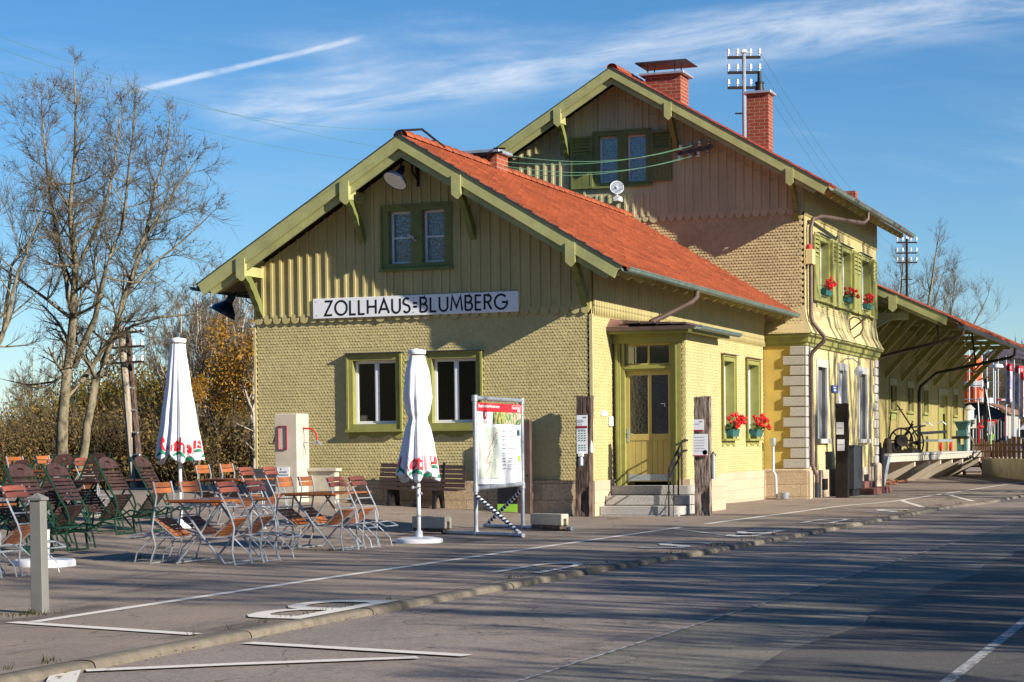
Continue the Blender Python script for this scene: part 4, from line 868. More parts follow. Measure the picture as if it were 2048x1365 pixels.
for i, q in enumerate(GD):
    b = MB(); e = .10
    b.box(q[0] - e, q[0] + .06, q[2], q[3], -.02, .028, S2); b.box(q[1] - .06, q[1] + e, q[2], q[3], -.02, .028, S2); b.box(q[0] - e, q[1] + e, q[3] - .02, q[3] + .17, -.02, .03, S2)
    b.box(q[0] + .0, q[0] + .03, q[2], q[3], -.2, -.02, S2); b.box(q[1] - .03, q[1], q[2], q[3], -.2, -.02, S2)
    w = b.build('door_surround' if i == 1 else 'window', 'stone_trim', house)
    if i != 1:
        b = MB(); b.box(q[0] - .14, q[1] + .14, q[2] - .12, q[2] + .0, -.18, .10, S2); b.build('sill', 'stone_trim', w, bevel=.01)
        b = MB(); n = 5
        for k in range(n): b.box(q[0] + .03 + (q[1] - q[0] - .06) * k / n + .004, q[0] + .03 + (q[1] - q[0] - .06) * (k + 1) / n - .004, q[2], q[3] - .02, -.14, -.11, S2)
        b.build('closed_shutter', 'shutter_grey', w)
        b = MB(); b.box(q[1] - .03, q[1] - .01, q[2] - .38, q[2] - .12, .0, .02, S2); b.build('shutter_hook', 'black_iron', w) if i == 0 else None
    else:
        b = MB(); b.box(q[0] + .03, q[1] - .03, q[2], q[3] - .02, -.16, -.11, S2); b.box(q[0] + .1, q[1] - .1, 2.6, 3.1, -.11, -.10, S2); b.box(q[0] + .1, q[1] - .1, 1.3, 2.5, -.11, -.10, S2); b.build('door_leaf', 'white_paint', w)
for (y, z) in ((15.25, .12), (20.95, .14)):
    b = MB(); b.box(y - .3, y + .35, z, z + .28, .102, .112, S2)
    o = b.build('cellar_vent', 'interior', house)
    b = MB()
    for k in range(7): b.box(y - .28 + k * .1, y - .265 + k * .1, z, z + .28, .114, .122, S2)
    b.build('vent_bars', 'rust_dark', o)
for i, (x1, y0, y1, z1) in enumerate(((1.95, 17.5, 20.2, .10), (1.62, 17.7, 19.6, .26))):
    b = MB(); b.box(HX + .02, x1, y0, y1, -.3, z1); b.build('doorstep', 'step_red', house, bevel=.01)

# ------------------------------------------------------------------ goods shed behind
SXW = -.65; SY0 = 26.0; SY1 = 54.1; EX = 3.2; EZ = 4.78; SL3 = .47; RX3 = -4.6
rz3 = lambda x: EZ + SL3 * (EX - x) if x > RX3 else EZ + SL3 * (EX - RX3) - SL3 * (RX3 - x)
shed = thing('goods_shed', 'long yellow boarded goods shed with deep braced canopy beyond the station house', 'building', (-4, 40, 0))
S3 = FX(SXW)
SW = [(35.0, 36.3, 2.45, 3.3), (38.7, 40.0, 2.45, 3.3), (42.4, 43.6, 2.45, 3.3), (50.5, 51.7, 2.45, 3.3)]; SDR = (46.3, 48.6, .8, 3.2)
b = MB(); cuts = [SY0]
for q in SW[:3] + [SDR, SW[3]]: cuts += [q[0], q[1]]
cuts += [SY1]
strip_wall(b, S3, cuts, lambda s: -.3, lambda s: 6.4, -.2, 0, SW + [SDR])
y = SY0
while y < SY1:
    if not any(q[0] - .02 < y < q[1] + .02 for q in SW + [SDR]): b.box(y - .03, y + .03, .8, 6.3, .0, .035, S3)
    else:
        q = [q for q in SW + [SDR] if q[0] - .02 < y < q[1] + .02][0]
        if q[2] > 1: b.box(y - .03, y + .03, .8, q[2] - .3, .0, .035, S3)
        b.box(y - .03, y + .03, q[3] + .2, 6.3, .0, .035, S3)
    y += .21
b.box(-8.4, SXW, SY0, SY0 + .2, 0, 6.4); b.box(-8.4, SXW, SY1 - .2, SY1 - .005, 0, 6.6); b.box(-8.4, -8.2, SY0, SY1, 0, 5)
b.build('shed_wall', 'board', shed)
for q in SW:
    b = MB(); e = .1
    b.box(q[0] - e, q[0], q[2] - .1, q[3] + .25, 0, .07, S3); b.box(q[1], q[1] + e, q[2] - .1, q[3] + .25, 0, .07, S3); b.box(q[0], q[1], q[3], q[3] + .25, 0, .07, S3); b.box(q[0] - .15, q[1] + .15, q[2] - .1, q[2] - .02, 0, .13, S3); b.box(q[0], q[1], q[2] - .35, q[2] - .1, .0, .045, S3)
    w = b.build('window', 'trim_green', shed)
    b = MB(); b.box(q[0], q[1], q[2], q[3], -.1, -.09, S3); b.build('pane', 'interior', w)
    b = MB(); b.box(q[0], q[0] + .06, q[2], q[3], -.09, -.05, S3); b.box((q[0] + q[1]) / 2 - .03, (q[0] + q[1]) / 2 + .03, q[2], q[3], -.09, -.05, S3); b.build('sash', 'white_paint', w)
b = MB(); b.box(SDR[0] - .12, SDR[0], SDR[2], SDR[3] + .25, 0, .08, S3); b.box(SDR[1], SDR[1] + .12, SDR[2], SDR[3] + .25, 0, .08, S3); b.box(SDR[0], SDR[1], SDR[3], SDR[3] + .25, 0, .08, S3); o = b.build('door_frame', 'trim_green', shed)
b = MB(); b.box(SDR[0], SDR[1], SDR[2], SDR[3], -.16, -.1, S3); b.build('door', 'trim_green', shed)
b = MB(); b.add([(RX3, 24.3, rz3(RX3) - .10), (EX, 24.3, EZ - .10), (EX, 56, EZ - .10), (RX3, 56, rz3(RX3) - .10), (RX3, 24.3, rz3(RX3) - .05), (EX, 24.3, EZ - .05), (EX, 56, EZ - .05), (RX3, 56, rz3(RX3) - .05)], [(0, 1, 2, 3), (7, 6, 5, 4), (0, 4, 5, 1), (1, 5, 6, 2), (2, 6, 7, 3), (3, 7, 4, 0)])
b.add([(RX3, 24.3, rz3(RX3) - .05), (-12.4, 24.3, EZ - .05), (-12.4, 56, EZ - .05), (RX3, 56, rz3(RX3) - .05)], [(0, 1, 2, 3)])
roof3 = b.build('roof', 'soffit', shed)
b = MB(); c3 = math.cos(math.atan(SL3)); s3 = math.sin(math.atan(SL3)); roof_tiles(b, (.2, 24.3, rz3(.2) - .05), (0, 1, 0), (c3, 0, -s3), (s3, 0, c3), 100, 11, .31, .305)
b.add([(RX3, 24.3, rz3(RX3) - .02), (.3, 24.3, rz3(.3) - .02), (.3, 56, rz3(.3) - .02), (RX3, 56, rz3(RX3) - .02)], [(0, 1, 2, 3)])
b.build('tiles', 'rooftile', roof3)
b = MB(); F = lambda a, c, d: (a, 24.3 - d, c)
b.prism([(-4, rz3(-4) - .02), (EX - .3, rz3(EX - .3) - .02), (EX - .36, rz3(EX - .3) - .24), (-4, rz3(-4) - .24)], 0, .05, F); b.build('bargeboard', 'barge_green', roof3)
b = MB(); b.prism([(-4, rz3(-4) - .26), (EX - .6, rz3(EX - .6) - .26), (EX - .6, rz3(EX - .6) - .36), (-4, rz3(-4) - .36)], -.08, -.03, F); b.build('inner_board', 'barge_green', roof3)
b = MB(); b.prism([(-4, rz3(-4) + .02), (EX, rz3(EX) + .02), (EX, rz3(EX) - .02), (-4, rz3(-4) - .02)], 0, .07, F); b.build('verge_flashing', 'zinc_dark', roof3)
b = MB(); b.prism([(1.20, rz3(1.3) - .1), (1.20, 5.20), (1.32, 5.10), (1.44, 5.20), (1.44, rz3(1.3) - .1)], .052, .09, F); b.build('drop_board', 'barge_green', shed)
b = MB(); b.box(-.6, 1.72, 24.55, 24.75, 4.90, 5.10); b.build('tie_beam', 'barge_green', shed)
b = MB(); b.bar((-.6, 24.65, 4.0), (1.1, 24.65, 4.95), .16, .16); b.build('brace', 'barge_green', shed)
gutter('gutter', EX + .06, EZ - .20, 24.3, 56, roof3, 'zinc_dark', .09)
for i, y in enumerate((26.8, 30.4, 34.1, 37.6, 41.0, 45.2, 49.5, 53.8)):
    b = MB(); b.bar((SXW, y, 3.55), (.98, y, 5.30), .17, .17, (0, 1, 0)); b.build('brace', 'trim_green', shed)
    b = MB(); b.box(SXW, 1.35, y - .08, y + .08, 5.28, 5.44); b.build('tie_beam', 'trim_green', shed)
    b = MB(); b.bar((-.2, y + .3, 4.3), (.9, y + 1.2, 5.3), .06, .06); b.bar((-.2, y - .3, 4.3), (.9, y - 1.2, 5.3), .06, .06); b.build('side_strut', 'trim_green', shed)
b = MB(); b.box(.90, 1.06, 24.6, 55.8, 5.46, 5.62); b.build('purlin', 'trim_green', roof3)
for y in np.arange(25.0, 55.8, 1.1):
    b = MB(); b.prism([(-.6, rz3(-.6) - .10), (EX - .15, EZ + .07 - .10), (EX - .15, EZ - .10), (-.6, rz3(-.6) - .24)], y - .05, y + .05, lambda a, c, d: (a, d, c)); b.build('rafter', 'soffit', roof3)
for (y, ye, zz) in ((24.9, 33.5, 4.5), (38.4, 41.1, 3.5)):
    b = MB()
    if y < 30: b.tube([(EX + .05, y, EZ - .2), (EX + .03, y, 4.42), (EX - .1, y, 4.34), (1.1, y + 1.2, 3.99), (.0, y + 2.0, 3.8), (-.4, y + 2.2, 3.7)], .055, 8); b.tube([(2.45, y + .3, 4.95), (2.5, y + .3, 4.3)], .035, 6)
    else: b.tube([(EX + .05, 38.4, EZ - .2), (EX + .03, 38.4, 4.36), (EX - .1, 38.4, 4.28), (.2, 40.4, 3.86), (-.5, 41.1, 3.4), (-.55, 41.1, 3.2), (-.55, 41.1, .9)], .055, 8); b.tube([(1.6, 39.4, 5.3), (1.75, 39.4, 4.1)], .035, 6)
    b.build('downpipe', 'copper_brown' if y < 30 else 'black_iron', shed, smooth=True)
# loading platform
plat = thing('loading_platform', 'raised concrete loading platform on slanting brackets along the goods shed', 'platform', (0, 36, 0))
b = MB(); b.box(-1.2, .90, 25.9, 48.3, .70, .88); b.build('platform_edge', 'concrete', plat)
b = MB(); b.box(-1.2, .93, 25.88, 48.32, .885, .95); b.build('platform_deck', 'stone_trim', plat)
b = MB(); b.box(-1.2, -.60, 25.9, 54.0, -.4, .70); b.build('platform_base', 'concrete_post', plat)
for y in (31.5, 34.6, 37.2, 40.1, 42.9, 45.6, 47.9):
    b = MB(); b.prism([(-.6, -.2), (-.6, .70), (.80, .70), (.80, .52), (-.35, -.2)], y - .12, y + .12, lambda a, c, d: (a, d, c)); b.build('platform_bracket', 'concrete_post', plat)
b = MB(); b.bar((.86, 25.95, .86), (.72, 25.6, -.1), .14, .14); b.build('platform_post', 'galv_blue', plat)
b = MB(); b.bar((.60, 48.4, .86), (.82, 49.6, -.12), .1, .12); b.bar((-.1, 48.4, .86), (-.0, 49.6, -.12), .1, .12); b.build('stair_stringer', 'rust_roof', plat)
for k in range(4):
    b = MB(); t = (k + .6) / 4.4; b.box(-.08 + .1 * t, .64 + .2 * t, 48.4 + 1.2 * t - .1, 48.4 + 1.2 * t + .1, .86 - .98 * t - .02, .86 - .98 * t + .02); b.build('stair_tread', 'rust_dark', plat)
b = MB(); b.tube([(.5, 46.6, 1.75), (.55, 48.4, 1.15), (.55, 48.4, .95)], .025, 6); b.tube([(.5, 46.6, 1.75), (.5, 46.6, .95)], .025, 6); b.build('stair_rail', 'galv', plat)
b = MB(); rr_ = random.Random(4)
for k in range(26): x = rr_.uniform(-.2, .5); y = rr_.uniform(27.5, 33); b.bar((x, y, -.04 + rr_.uniform(0, .1)), (x + rr_.uniform(-.4, .4), y + rr_.uniform(-1, 1), -.02 + rr_.uniform(0, .12)), .07, .05)
tag(b.build('scrap_pile', 'rust_pile'), 'low pile of rusty iron bars under the loading platform', 'scrap')

# ------------------------------------------------------------------ things on the walls
# station name board, lettered stroke by stroke
sg = thing('station_sign', 'long white station name board reading ZOLLHAUS=BLUMBERG across the gable', 'sign', (-3.44, -.08, 3.744))
b = MB(); b.box(-5.523, -1.37, -.085, -.055, 3.744, 4.12); b.build('board', 'sign_white', sg, bevel=.004)
b = MB()
for x in (-5.45, -3.45, -1.45):
    for z in (3.80, 4.06): b.sphere((x, -.086, z), .008, 6)
b.build('screw', 'black_iron', sg)
def arc(cx, cy, rx, ry, a0, a1, n=14): return [(cx + rx * math.cos(R(a0 + (a1 - a0) * i / n)), cy + ry * math.sin(R(a0 + (a1 - a0) * i / n))) for i in range(n + 1)]
GL = {'Z': (.62, [[(.0, 1), (.6, 1), (.0, 0), (.62, 0)]]), 'O': (1.0, [arc(.5, .5, .5, .5, 0, 360, 28)]), 'L': (.48, [[(0, 1), (0, 0), (.48, 0)]]),
      'H': (.68, [[(0, 0), (0, 1)], [(.68, 0), (.68, 1)], [(0, .5), (.68, .5)]]), 'A': (.84, [[(0, 0), (.42, 1), (.84, 0)], [(.16, .3), (.68, .3)]]),
      'U': (.66, [[(0, 1)] + arc(.33, .33, .33, .33, 180, 360) + [(.66, 1)]]), 'S': (.54, [arc(.27, .75, .25, .25, 40, 215, 12) + arc(.27, .26, .27, .26, 78, -150, 14)]),
      '=': (.34, [[(0, .64), (.34, .64)], [(0, .38), (.34, .38)]]), 'B': (.56, [[(0, 0), (0, 1), (.28, 1)] + arc(.28, .77, .22, .23, 90, -90, 8) + [(.0, .54)], [(.28, .54)] + arc(.28, .27, .28, .27, 90, -90, 8) + [(0, 0)]]),
      'M': (.92, [[(0, 0), (.12, 1), (.46, .22), (.80, 1), (.92, 0)]]), 'E': (.46, [[(.46, 1), (0, 1), (0, 0), (.46, 0)], [(0, .52), (.42, .52)]]),
      'R': (.56, [[(0, 0), (0, 1), (.28, 1)] + arc(.28, .76, .24, .24, 90, -90, 8) + [(0, .52)], [(.24, .52), (.56, 0)]]), 'G': (.94, [arc(.5, .5, .5, .5, 42, 360, 24) + [(1.0, .47), (.56, .47)]])}
txt = 'ZOLLHAUS=BLUMBERG'; gap = .27; tw = sum(GL[c][0] for c in txt) + gap * (len(txt) - 1); X0, X1, H_ = -5.27, -1.60, .262
kx_ = (X1 - X0) / tw; x = X0; b = MB(); q = 0
for c in txt:
    for st in GL[c][1]:
        P2 = [(x + a * kx_, 3.802 + z * H_) for a, z in st]; w = .038; vs = []
        for i, (a, z) in enumerate(P2):
            p = Vector((a, z)); d0 = (p - Vector(P2[i - 1])).normalized() if i else None; d1 = (Vector(P2[i + 1]) - p).normalized() if i < len(P2) - 1 else None
            d = d0 or d1
            if d0 and d1: d = (d0 + d1).normalized()
            n_ = Vector((-d.y, d.x)); k = w / 2
            if d0 and d1: k = min(w / 2 / max(.35, n_.dot(Vector((-d0.y, d0.x)))), w * 1.3)
            q += 1; dd = -.088 - .00002 * (q % 40)
            l = p + n_ * k; r_ = p - n_ * k
            vs += [(l.x, dd, l.y), (r_.x, dd, r_.y)]
        b.add(vs, [(2 * i, 2 * i + 2, 2 * i + 3, 2 * i + 1) for i in range(len(P2) - 1)])
    x += (GL[c][0] + gap) * kx_
b.build('lettering', 'sign_black', sg, recalc=False)

# station lamps
def dish_lamp(name, label, c, ax, r, m_out, mount, arm):
    t = thing(name, label, 'lamp', mount[0]); ax = Vector(ax).normalized(); c = Vector(c)
    b = MB(); prof = [(.03, .30 * r / .2), (.055 * r / .2, .22 * r / .2), (.06 * r / .2, .13 * r / .2), (.10 * r / .2, .10 * r / .2), (.17 * r / .2, .05 * r / .2), (r, 0.0)]
    hk = 1.45 if m_out == 'blue_enamel' and r > .25 else 1.0
    b.lathe([(p, h * hk) for p, h in prof[:-1]] + [(r, 0), (r * .99, -.012), (r * .95, .004), (r * .6, .045 * r / .2), (.02, .075 * r / .2)], c, 24, ax); s = b.build('shade', [m_out], t, smooth=True)
    b = MB(); b.lathe([(r * .945, -.002), (r * .8, .03 * r / .2), (r * .45, .058 * r / .2), (.001, .066 * r / .2)], c, 24, ax); b.build('reflector', 'white_paint', s, smooth=True)
    b = MB(); b.sphere(c + ax * .035, .035 * r / .2, 10); b.build('bulb', 'porcelain', s, smooth=True)
    b = MB()
    for a in arm: b.tube(a[0], a[1], 6)
    b.build('arm', 'black_iron', t, smooth=True)
    return t
dish_lamp('gable_lamp', 'big white enamel dish lamp under the gable peak of the low wing', (-3.56, -.62, 6.17), (.26, .55, .80), .24, 'blue_enamel', [(-3.34, 0, 6.35)],
          [([(-3.33, -.05, 6.58), (-3.33, -.05, 6.12)], .038), ([(-3.33, -.02, 6.52), (-3.33, -.30, 6.50), (-3.40, -.48, 6.56), (-3.46, -.52, 6.60), (-3.48, -.54, 6.42)], .020), ([(-3.33, -.02, 6.20), (-3.33, -.34, 6.36), (-3.33, -.34, 6.50)], .020), ([(-3.33, -.18, 6.29), (-3.33, -.18, 6.5)], .010)])
dish_lamp('corner_lamp', 'dark blue enamel dish lamp hanging off the left corner under the eave', (-7.80, .55, 3.96), (.45, .15, .87), .27, 'blue_enamel', [(-6.82, .55, 4.2)],
          [([(-6.82, .55, 4.34), (-7.3, .55, 4.36), (-7.5, .55, 4.33), (-7.66, .57, 4.17)], .015), ([(-6.82, .55, 4.10), (-7.2, .55, 4.14), (-7.28, .55, 4.20), (-7.28, .55, 4.35)], .012), ([(-7.05, .55, 4.12), (-7.05, .55, 4.35)], .018)])
t = thing('security_camera', 'small grey camera on the green post between the two attic panes', 'camera', (-3.42, -.07, 5.2))
b = MB(); b.tube([(-3.52, -.16, 5.24), (-3.42, -.10, 5.18)], .028, 10); b.build('body', 'galv', t, smooth=True)
b = MB(); b.tube([(-3.40, -.05, 5.12), (-3.40, -.12, 5.12), (-3.44, -.12, 5.18)], .012, 6); b.sphere((-3.38, -.09, 5.13), .025, 8); b.build('bracket', 'galv', t)
t = thing('horn_loudspeaker', 'round grey horn loudspeaker on a white bracket at the tall gable', 'loudspeaker', (-3.6, 13.4, 7.4))
b = MB(); ax = Vector((.35, -.9, .25)).normalized(); b.lathe([(.04, -.22), (.06, -.12), (.10, -.06), (.175, .0), (.165, .01), (.09, -.05), (.03, -.10)], (-3.56, 13.0, 7.66), 20, ax); b.build('horn', 'white_paint', t, smooth=True)
b = MB(); b.lathe([(.155, .0), (.08, -.05), (.001, -.07)], (-3.56, 13.0, 7.66), 20, ax); b.build('horn_mouth', 'galv_blue', t, smooth=True)
b = MB(); b.sphere(Vector((-3.56, 13.0, 7.66)) + ax * .0, .04, 10); b.build('driver_cap', 'white_paint', t, smooth=True)
b = MB(); b.box(-3.66, -3.52, 13.02, 13.3, 7.34, 7.46); b.box(-3.64, -3.57, 13.05, 13.12, 7.40, 7.56); b.box(-3.65, -3.53, 13.2, 13.42, 7.36, 7.42); b.build('bracket', 'white_paint', t)
t = thing('insulator_rack', 'brown iron rack of white porcelain insulators on the tall gable', 'insulator rack', (-1.6, 13.35, 8.5))
b = MB(); b.bar((-2.06, 13.22, 8.42), (-1.18, 13.22, 8.55), .05, .09); b.box(-1.66, -1.60, 13.2, 13.45, 8.40, 8.52); b.build('crossbar', 'copper_brown', t)
RK = []
for i, x in enumerate((-1.98, -1.73, -1.50, -1.26)):
    for s_ in (1, -1):
        z = 8.43 + (x + 2.06) * .148; zc = z + s_ * .13; c = (x - (.03 if s_ < 0 else 0), 13.2, zc)
        b = MB(); b.lathe([(.02, -.07), (.045, -.05), (.04, -.01), (.03, .0), (.045, .02), (.035, .06), (.0, .07)], c, 10); b.build('insulator', 'porcelain' if i in (0, 2) else 'galv', t, smooth=True)
        b = MB(); b.tube([(x, 13.2, z), (c[0], 13.2, zc - .05 * s_)], .012, 5); b.build('pin', 'rust_dark', t)
        RK.append(c)
t = thing('alarm_box', 'cream alarm box with red beacon on the house corner beside the downpipe', 'alarm', (1.02, 14.0, 6.1))
b = MB(); b.box(1.04, 1.22, 13.50, 13.78, 5.62, 5.98); b.build('housing', 'plaster_pale', t, bevel=.01)
b = MB(); b.lathe([(.075, 5.98), (.075, 6.05), (.05, 6.10), (.0, 6.115)], (1.12, 13.6, 0), 12); b.build('beacon', 'red_paint', t, smooth=True)
b = MB(); b.tube([(1.05, 13.55, 5.6), (1.05, 13.55, 5.5)], .02, 6); b.build('cable', 'black_iron', t)
t = thing('scroll_bracket', 'curled wrought iron bracket on the upper house wall under the red flowers', 'bracket', (1.05, 19.1, 4.2))
b = MB(); p = lambda d, z: (HX + .02 + d, 19.0, z)
b.tube([p(.02, 4.62), p(.02, 4.35), p(.02, 4.0), p(.04, 3.92)], .014, 6); b.tube([p(.02, 4.30), p(.50, 4.66), p(.56, 4.68)], .022, 6)
b.tube([p(.02, 4.60), p(.12, 4.66), p(.26, 4.62), p(.36, 4.50), p(.38, 4.36), p(.30, 4.2), p(.14, 4.10), p(.08, 4.02), p(.10, 3.95), p(.14, 3.97)], .022, 6); b.build('scroll', 'copper_brown', t, smooth=True)
t = thing('globe_lamp', 'white glass globe lamp on a swan neck above the house door', 'lamp', (1.02, 18.1, 3.5))
b = MB(); b.tube([(1.04, 17.9, 3.42), (1.15, 17.9, 3.50), (1.34, 18.0, 3.50), (1.44, 18.1, 3.40), (1.45, 18.12, 3.30)], .018, 6); b.tube([(1.10, 17.9, 3.44), (1.10, 17.9, 3.05)], .009, 5); b.tube([(1.2, 17.9, 3.5), (1.26, 17.95, 3.60), (1.34, 18.0, 3.58)], .009, 5); b.build('arm', 'galv', t, smooth=True)
b = MB(); b.lathe([(.04, .16), (.06, .12), (.115, .03), (.12, -.03), (.07, -.11), (.0, -.13)], (1.45, 18.12, 3.16), 16); b.build('globe', 'porcelain', t, smooth=True)
b = MB(); b.box(HX + .03, HX + .05, 16.6, 17.25, 2.60, 2.78); t = b.build('enamel_sign', 'blue_print'); tag(t, 'small blue and white enamel sign left of the white house door', 'sign')
b = MB(); b.box(HX + .051, HX + .054, 16.68, 17.15, 2.71, 2.74); b.box(HX + .051, HX + .054, 16.75, 17.2, 2.63, 2.68); b.build('sign_text', 'sign_white', t)

# flower boxes on the sills
def flower_box(loc, w, label, seed):
    rr = random.Random(seed); t = thing('flower_box', label, 'flower box', (0, 0, 0), 'red geraniums in green window boxes')
    b = MB(); h = .17
    b.add([(.02, -w / 2 + .02, 0), (.17, -w / 2 + .02, 0), (.17, w / 2 - .02, 0), (.02, w / 2 - .02, 0), (0, -w / 2, h), (.20, -w / 2, h), (.20, w / 2, h), (0, w / 2, h), (.02, -w / 2 + .02, h), (.18, -w / 2 + .02, h), (.18, w / 2 - .02, h), (.02, w / 2 - .02, h), (.02, -w / 2 + .02, h - .03), (.18, -w / 2 + .02, h - .03), (.18, w / 2 - .02, h - .03), (.02, w / 2 - .02, h - .03)],
          [(0, 3, 2, 1), (0, 1, 5, 4), (1, 2, 6, 5), (2, 3, 7, 6), (3, 0, 4, 7), (4, 5, 9, 8), (5, 6, 10, 9), (6, 7, 11, 10), (7, 4, 8, 11), (12, 13, 14, 15), (8, 9, 13, 12), (9, 10, 14, 13), (10, 11, 15, 14), (11, 8, 12, 15)])
    b.build('trough', 'planter', t)
    b = MB(); g = MB(); r_ = MB()
    for k in range(19):
        y = rr.uniform(-w * .5, w * .62); x = rr.uniform(.04, .34); z = h + rr.uniform(.04, .38) * (1.0 - .5 * abs(y) / w); c = Vector((x, y, z))
        g.tube([(.1, y * .6, h - .02), ((x + .1) / 2, y * .9, (z + h) / 2 + .03), c], .006, 4, cap=False)
        for q in range(26):
            d = Vector((rr.gauss(0, 1), rr.gauss(0, 1), rr.gauss(0, .8))).normalized(); p = c + d * rr.uniform(.03, .066); s = .026
            a = d.cross(Vector((rr.random(), rr.random(), 1))).normalized(); bb = d.cross(a)
            r_.add([p + a * s, p + bb * s, p - a * s, p - bb * s], [(0, 1, 2, 3)])
    for k in range(60):
        y = rr.uniform(-w * .5, w * .5); c = Vector((rr.uniform(-.0, .24), y, h + rr.uniform(-.02, .14))); d = Vector((rr.gauss(.4, .6), rr.gauss(0, .6), 1)).normalized(); a = d.cross(Vector((1, rr.random(), 0))).normalized(); bb = d.cross(a); s = .035
        g.add([c + a * s, c + bb * s, c - a * s, c - bb * s], [(0, 1, 2, 3)])
    g.build('leaves', 'leaf_green', t, recalc=False); r_.build('blossom', 'flower_red', t, recalc=False)
    t.location = loc; t.scale = (.8, .8, .8) if loc[2] > 4 else (1, 1, 1); return t
flower_box((.02, 9.86, 1.46), .62, 'red geraniums in a green box on the narrow window next to the porch', 1)
flower_box((.02, 12.16, 1.46), .66, 'red geraniums in a green box on the narrow window nearest the stone quoins', 2)
flower_box((HX + .03, 15.55, 5.0), .95, 'red geraniums on the upper window sill nearest the downpipe', 3)
flower_box((HX + .03, 18.45, 5.0), .95, 'red geraniums on the middle one of the three upper windows', 4)
flower_box((HX + .03, 21.25, 5.0), 1.0, 'red geraniums on the upper window nearest the goods shed', 5)

# vent pipe in the corner
t = thing('meter_pipe', 'galvanized pipe with a cap against the ochre wall between wing and quoins', 'pipe', (.33, 13.2, 0))
b = MB(); b.tube([(.28, 13.22, 1.30), (.28, 13.22, .62), (.35, 13.18, .50), (.36, 13.18, -.02)], .038, 10); b.build('pipe', 'galv', t, smooth=True)
b = MB(); b.lathe([(.045, 1.22), (.075, 1.28), (.078, 1.42), (.06, 1.43)], (.28, 13.22, 0), 14); b.build('cap', 'galv', t, smooth=True)
t = thing('metal_bowl', 'small grey metal bowl on the ground beside the galvanized pipe', 'bowl', (.56, 13.05, -.06))
b = MB(); b.lathe([(.05, .0), (.09, .01), (.125, .12), (.13, .17), (.115, .165), (.10, .08), (.0, .05)], (.58, 13.1, -.06), 18); b.build('bowl', 'galv_blue', t, smooth=True)

# ------------------------------------------------------------------ old sleepers used as notice posts
def sleeper(name, label, c, rz, w, d, h, m, lean=(0, 0), hollow=True):
    t = thing(name, label, 'post', (0, 0, 0), 'old railway sleepers standing as notice posts'); rr = random.Random(int(h * 1000))
    b = MB(); n = 16; m_ = 20; vs = []
    for i in range(n + 1):
        z = h * i / n
        for k in range(m_):
            s_ = k / m_ * 4; e = int(s_); f = s_ - e; cx = [(-1, -1), (1, -1), (1, 1), (-1, 1)][e]; nx = [(1, -1), (1, 1), (-1, 1), (-1, -1)][e]
            x = (cx[0] + (nx[0] - cx[0]) * f) * w / 2; y = (cx[1] + (nx[1] - cx[1]) * f) * d / 2
            j = rr.uniform(-.009, .009); x += j; y += rr.uniform(-.008, .008)
            if hollow and e == 0 and .25 < f < .85 and .04 < z / h < .22: y += .05
            if hollow and e == 0 and .05 < f < .9 and .58 < z / h < .80: y += .012
            vs.append((x + lean[0] * i / n, y + lean[1] * i / n, z + (rr.uniform(-.02, .01) if i == n else 0)))
    b.add(vs, [(i * m_ + k, i * m_ + (k + 1) % m_, (i + 1) * m_ + (k + 1) % m_, (i + 1) * m_ + k) for i in range(n) for k in range(m_)] + [tuple(range(n * m_, (n + 1) * m_))])
    b.build('timber', m, t, smooth=True); t.location = c; t.rotation_euler = (0, 0, rz); return t
p1 = sleeper('notice_post', 'weathered sleeper post with timetable and sanitiser bottle at the corner left of the steps', (-.09, -.28, .0), R(-3), .27, .16, 2.18, 'sleeper', (.05, 0))
p2 = sleeper('notice_post', 'weathered sleeper post with white notices right of the entrance steps', (1.93, .48, -.02), R(0), .28, .17, 2.16, 'sleeper_pale')
p3 = sleeper('notice_post', 'dark brown sleeper post in front of the white house door', (1.72, 14.5, -.06), R(0), .30, .2, 2.32, 'rust_dark', hollow=False)
def panel(name, label, x0, x1, y, z0, z1, strips, group=None):
    t = thing(name, label, 'notice', ((x0 + x1) / 2, y, z0)); b = MB(); b.box(x0, x1, y - .012, y, z0, z1); b.build('sheet', 'sign_white', t)
    for (a, c, e, f, m) in strips:
        b = MB(); b.box(x0 + (x1 - x0) * a, x0 + (x1 - x0) * c, y - .016, y - .0125, z0 + (z1 - z0) * e, z0 + (z1 - z0) * f); b.build('print', m, t)
    return t
panel('timetable', 'upper white timetable sheet with a dark red foot on the left notice post', -.165, .035, -.385, 1.60, 1.83, [(0, 1, 0, .16, 'dark_red'), (.62, .92, .78, .88, 'grey_print'), (.08, .6, .6, .63, 'grey_print'), (.08, .7, .5, .53, 'grey_print'), (.08, .5, .4, .43, 'grey_print'), (.08, .5, .24, .27, 'grey_print')])
t = panel('pictogram_sheet', 'lower white sheet of small green pictograms on the left notice post', -.17, .03, -.382, 1.14, 1.595, [(.1, .8, .93, .95, 'grey_print')])
b = MB()
for r_ in range(9):
    if r_ == 5: continue
    for c in range(3):
        x = -.17 + .2 * (.16 + .27 * c); z = 1.545 - r_ * .043; b.add([(x, -.399, z), (x + .018, -.3995, z + .014), (x + .038, -.399, z + .012), (x + .03, -.3995, z - .008)], [(0, 1, 2, 3)])
b.build('pictogram_print', 'green_print', t, recalc=False)
panel('notice_sheet', 'small upper notice on the right notice post', 1.79, 1.975, .375, 1.52, 1.73, [(0, 1, 0, .12, 'dark_red'), (.6, .92, .78, .86, 'grey_print'), (.1, .6, .6, .63, 'grey_print')])
t = panel('opening_hours_sheet', 'larger lower notice with a red foot on the right notice post', 1.775, 2.05, .372, 1.07, 1.47, [(0, 1, 0, .05, 'dark_red')] + [(.12, .8, z, z + .012, 'grey_print') for z in (.85, .72, .6, .48, .36, .24)])
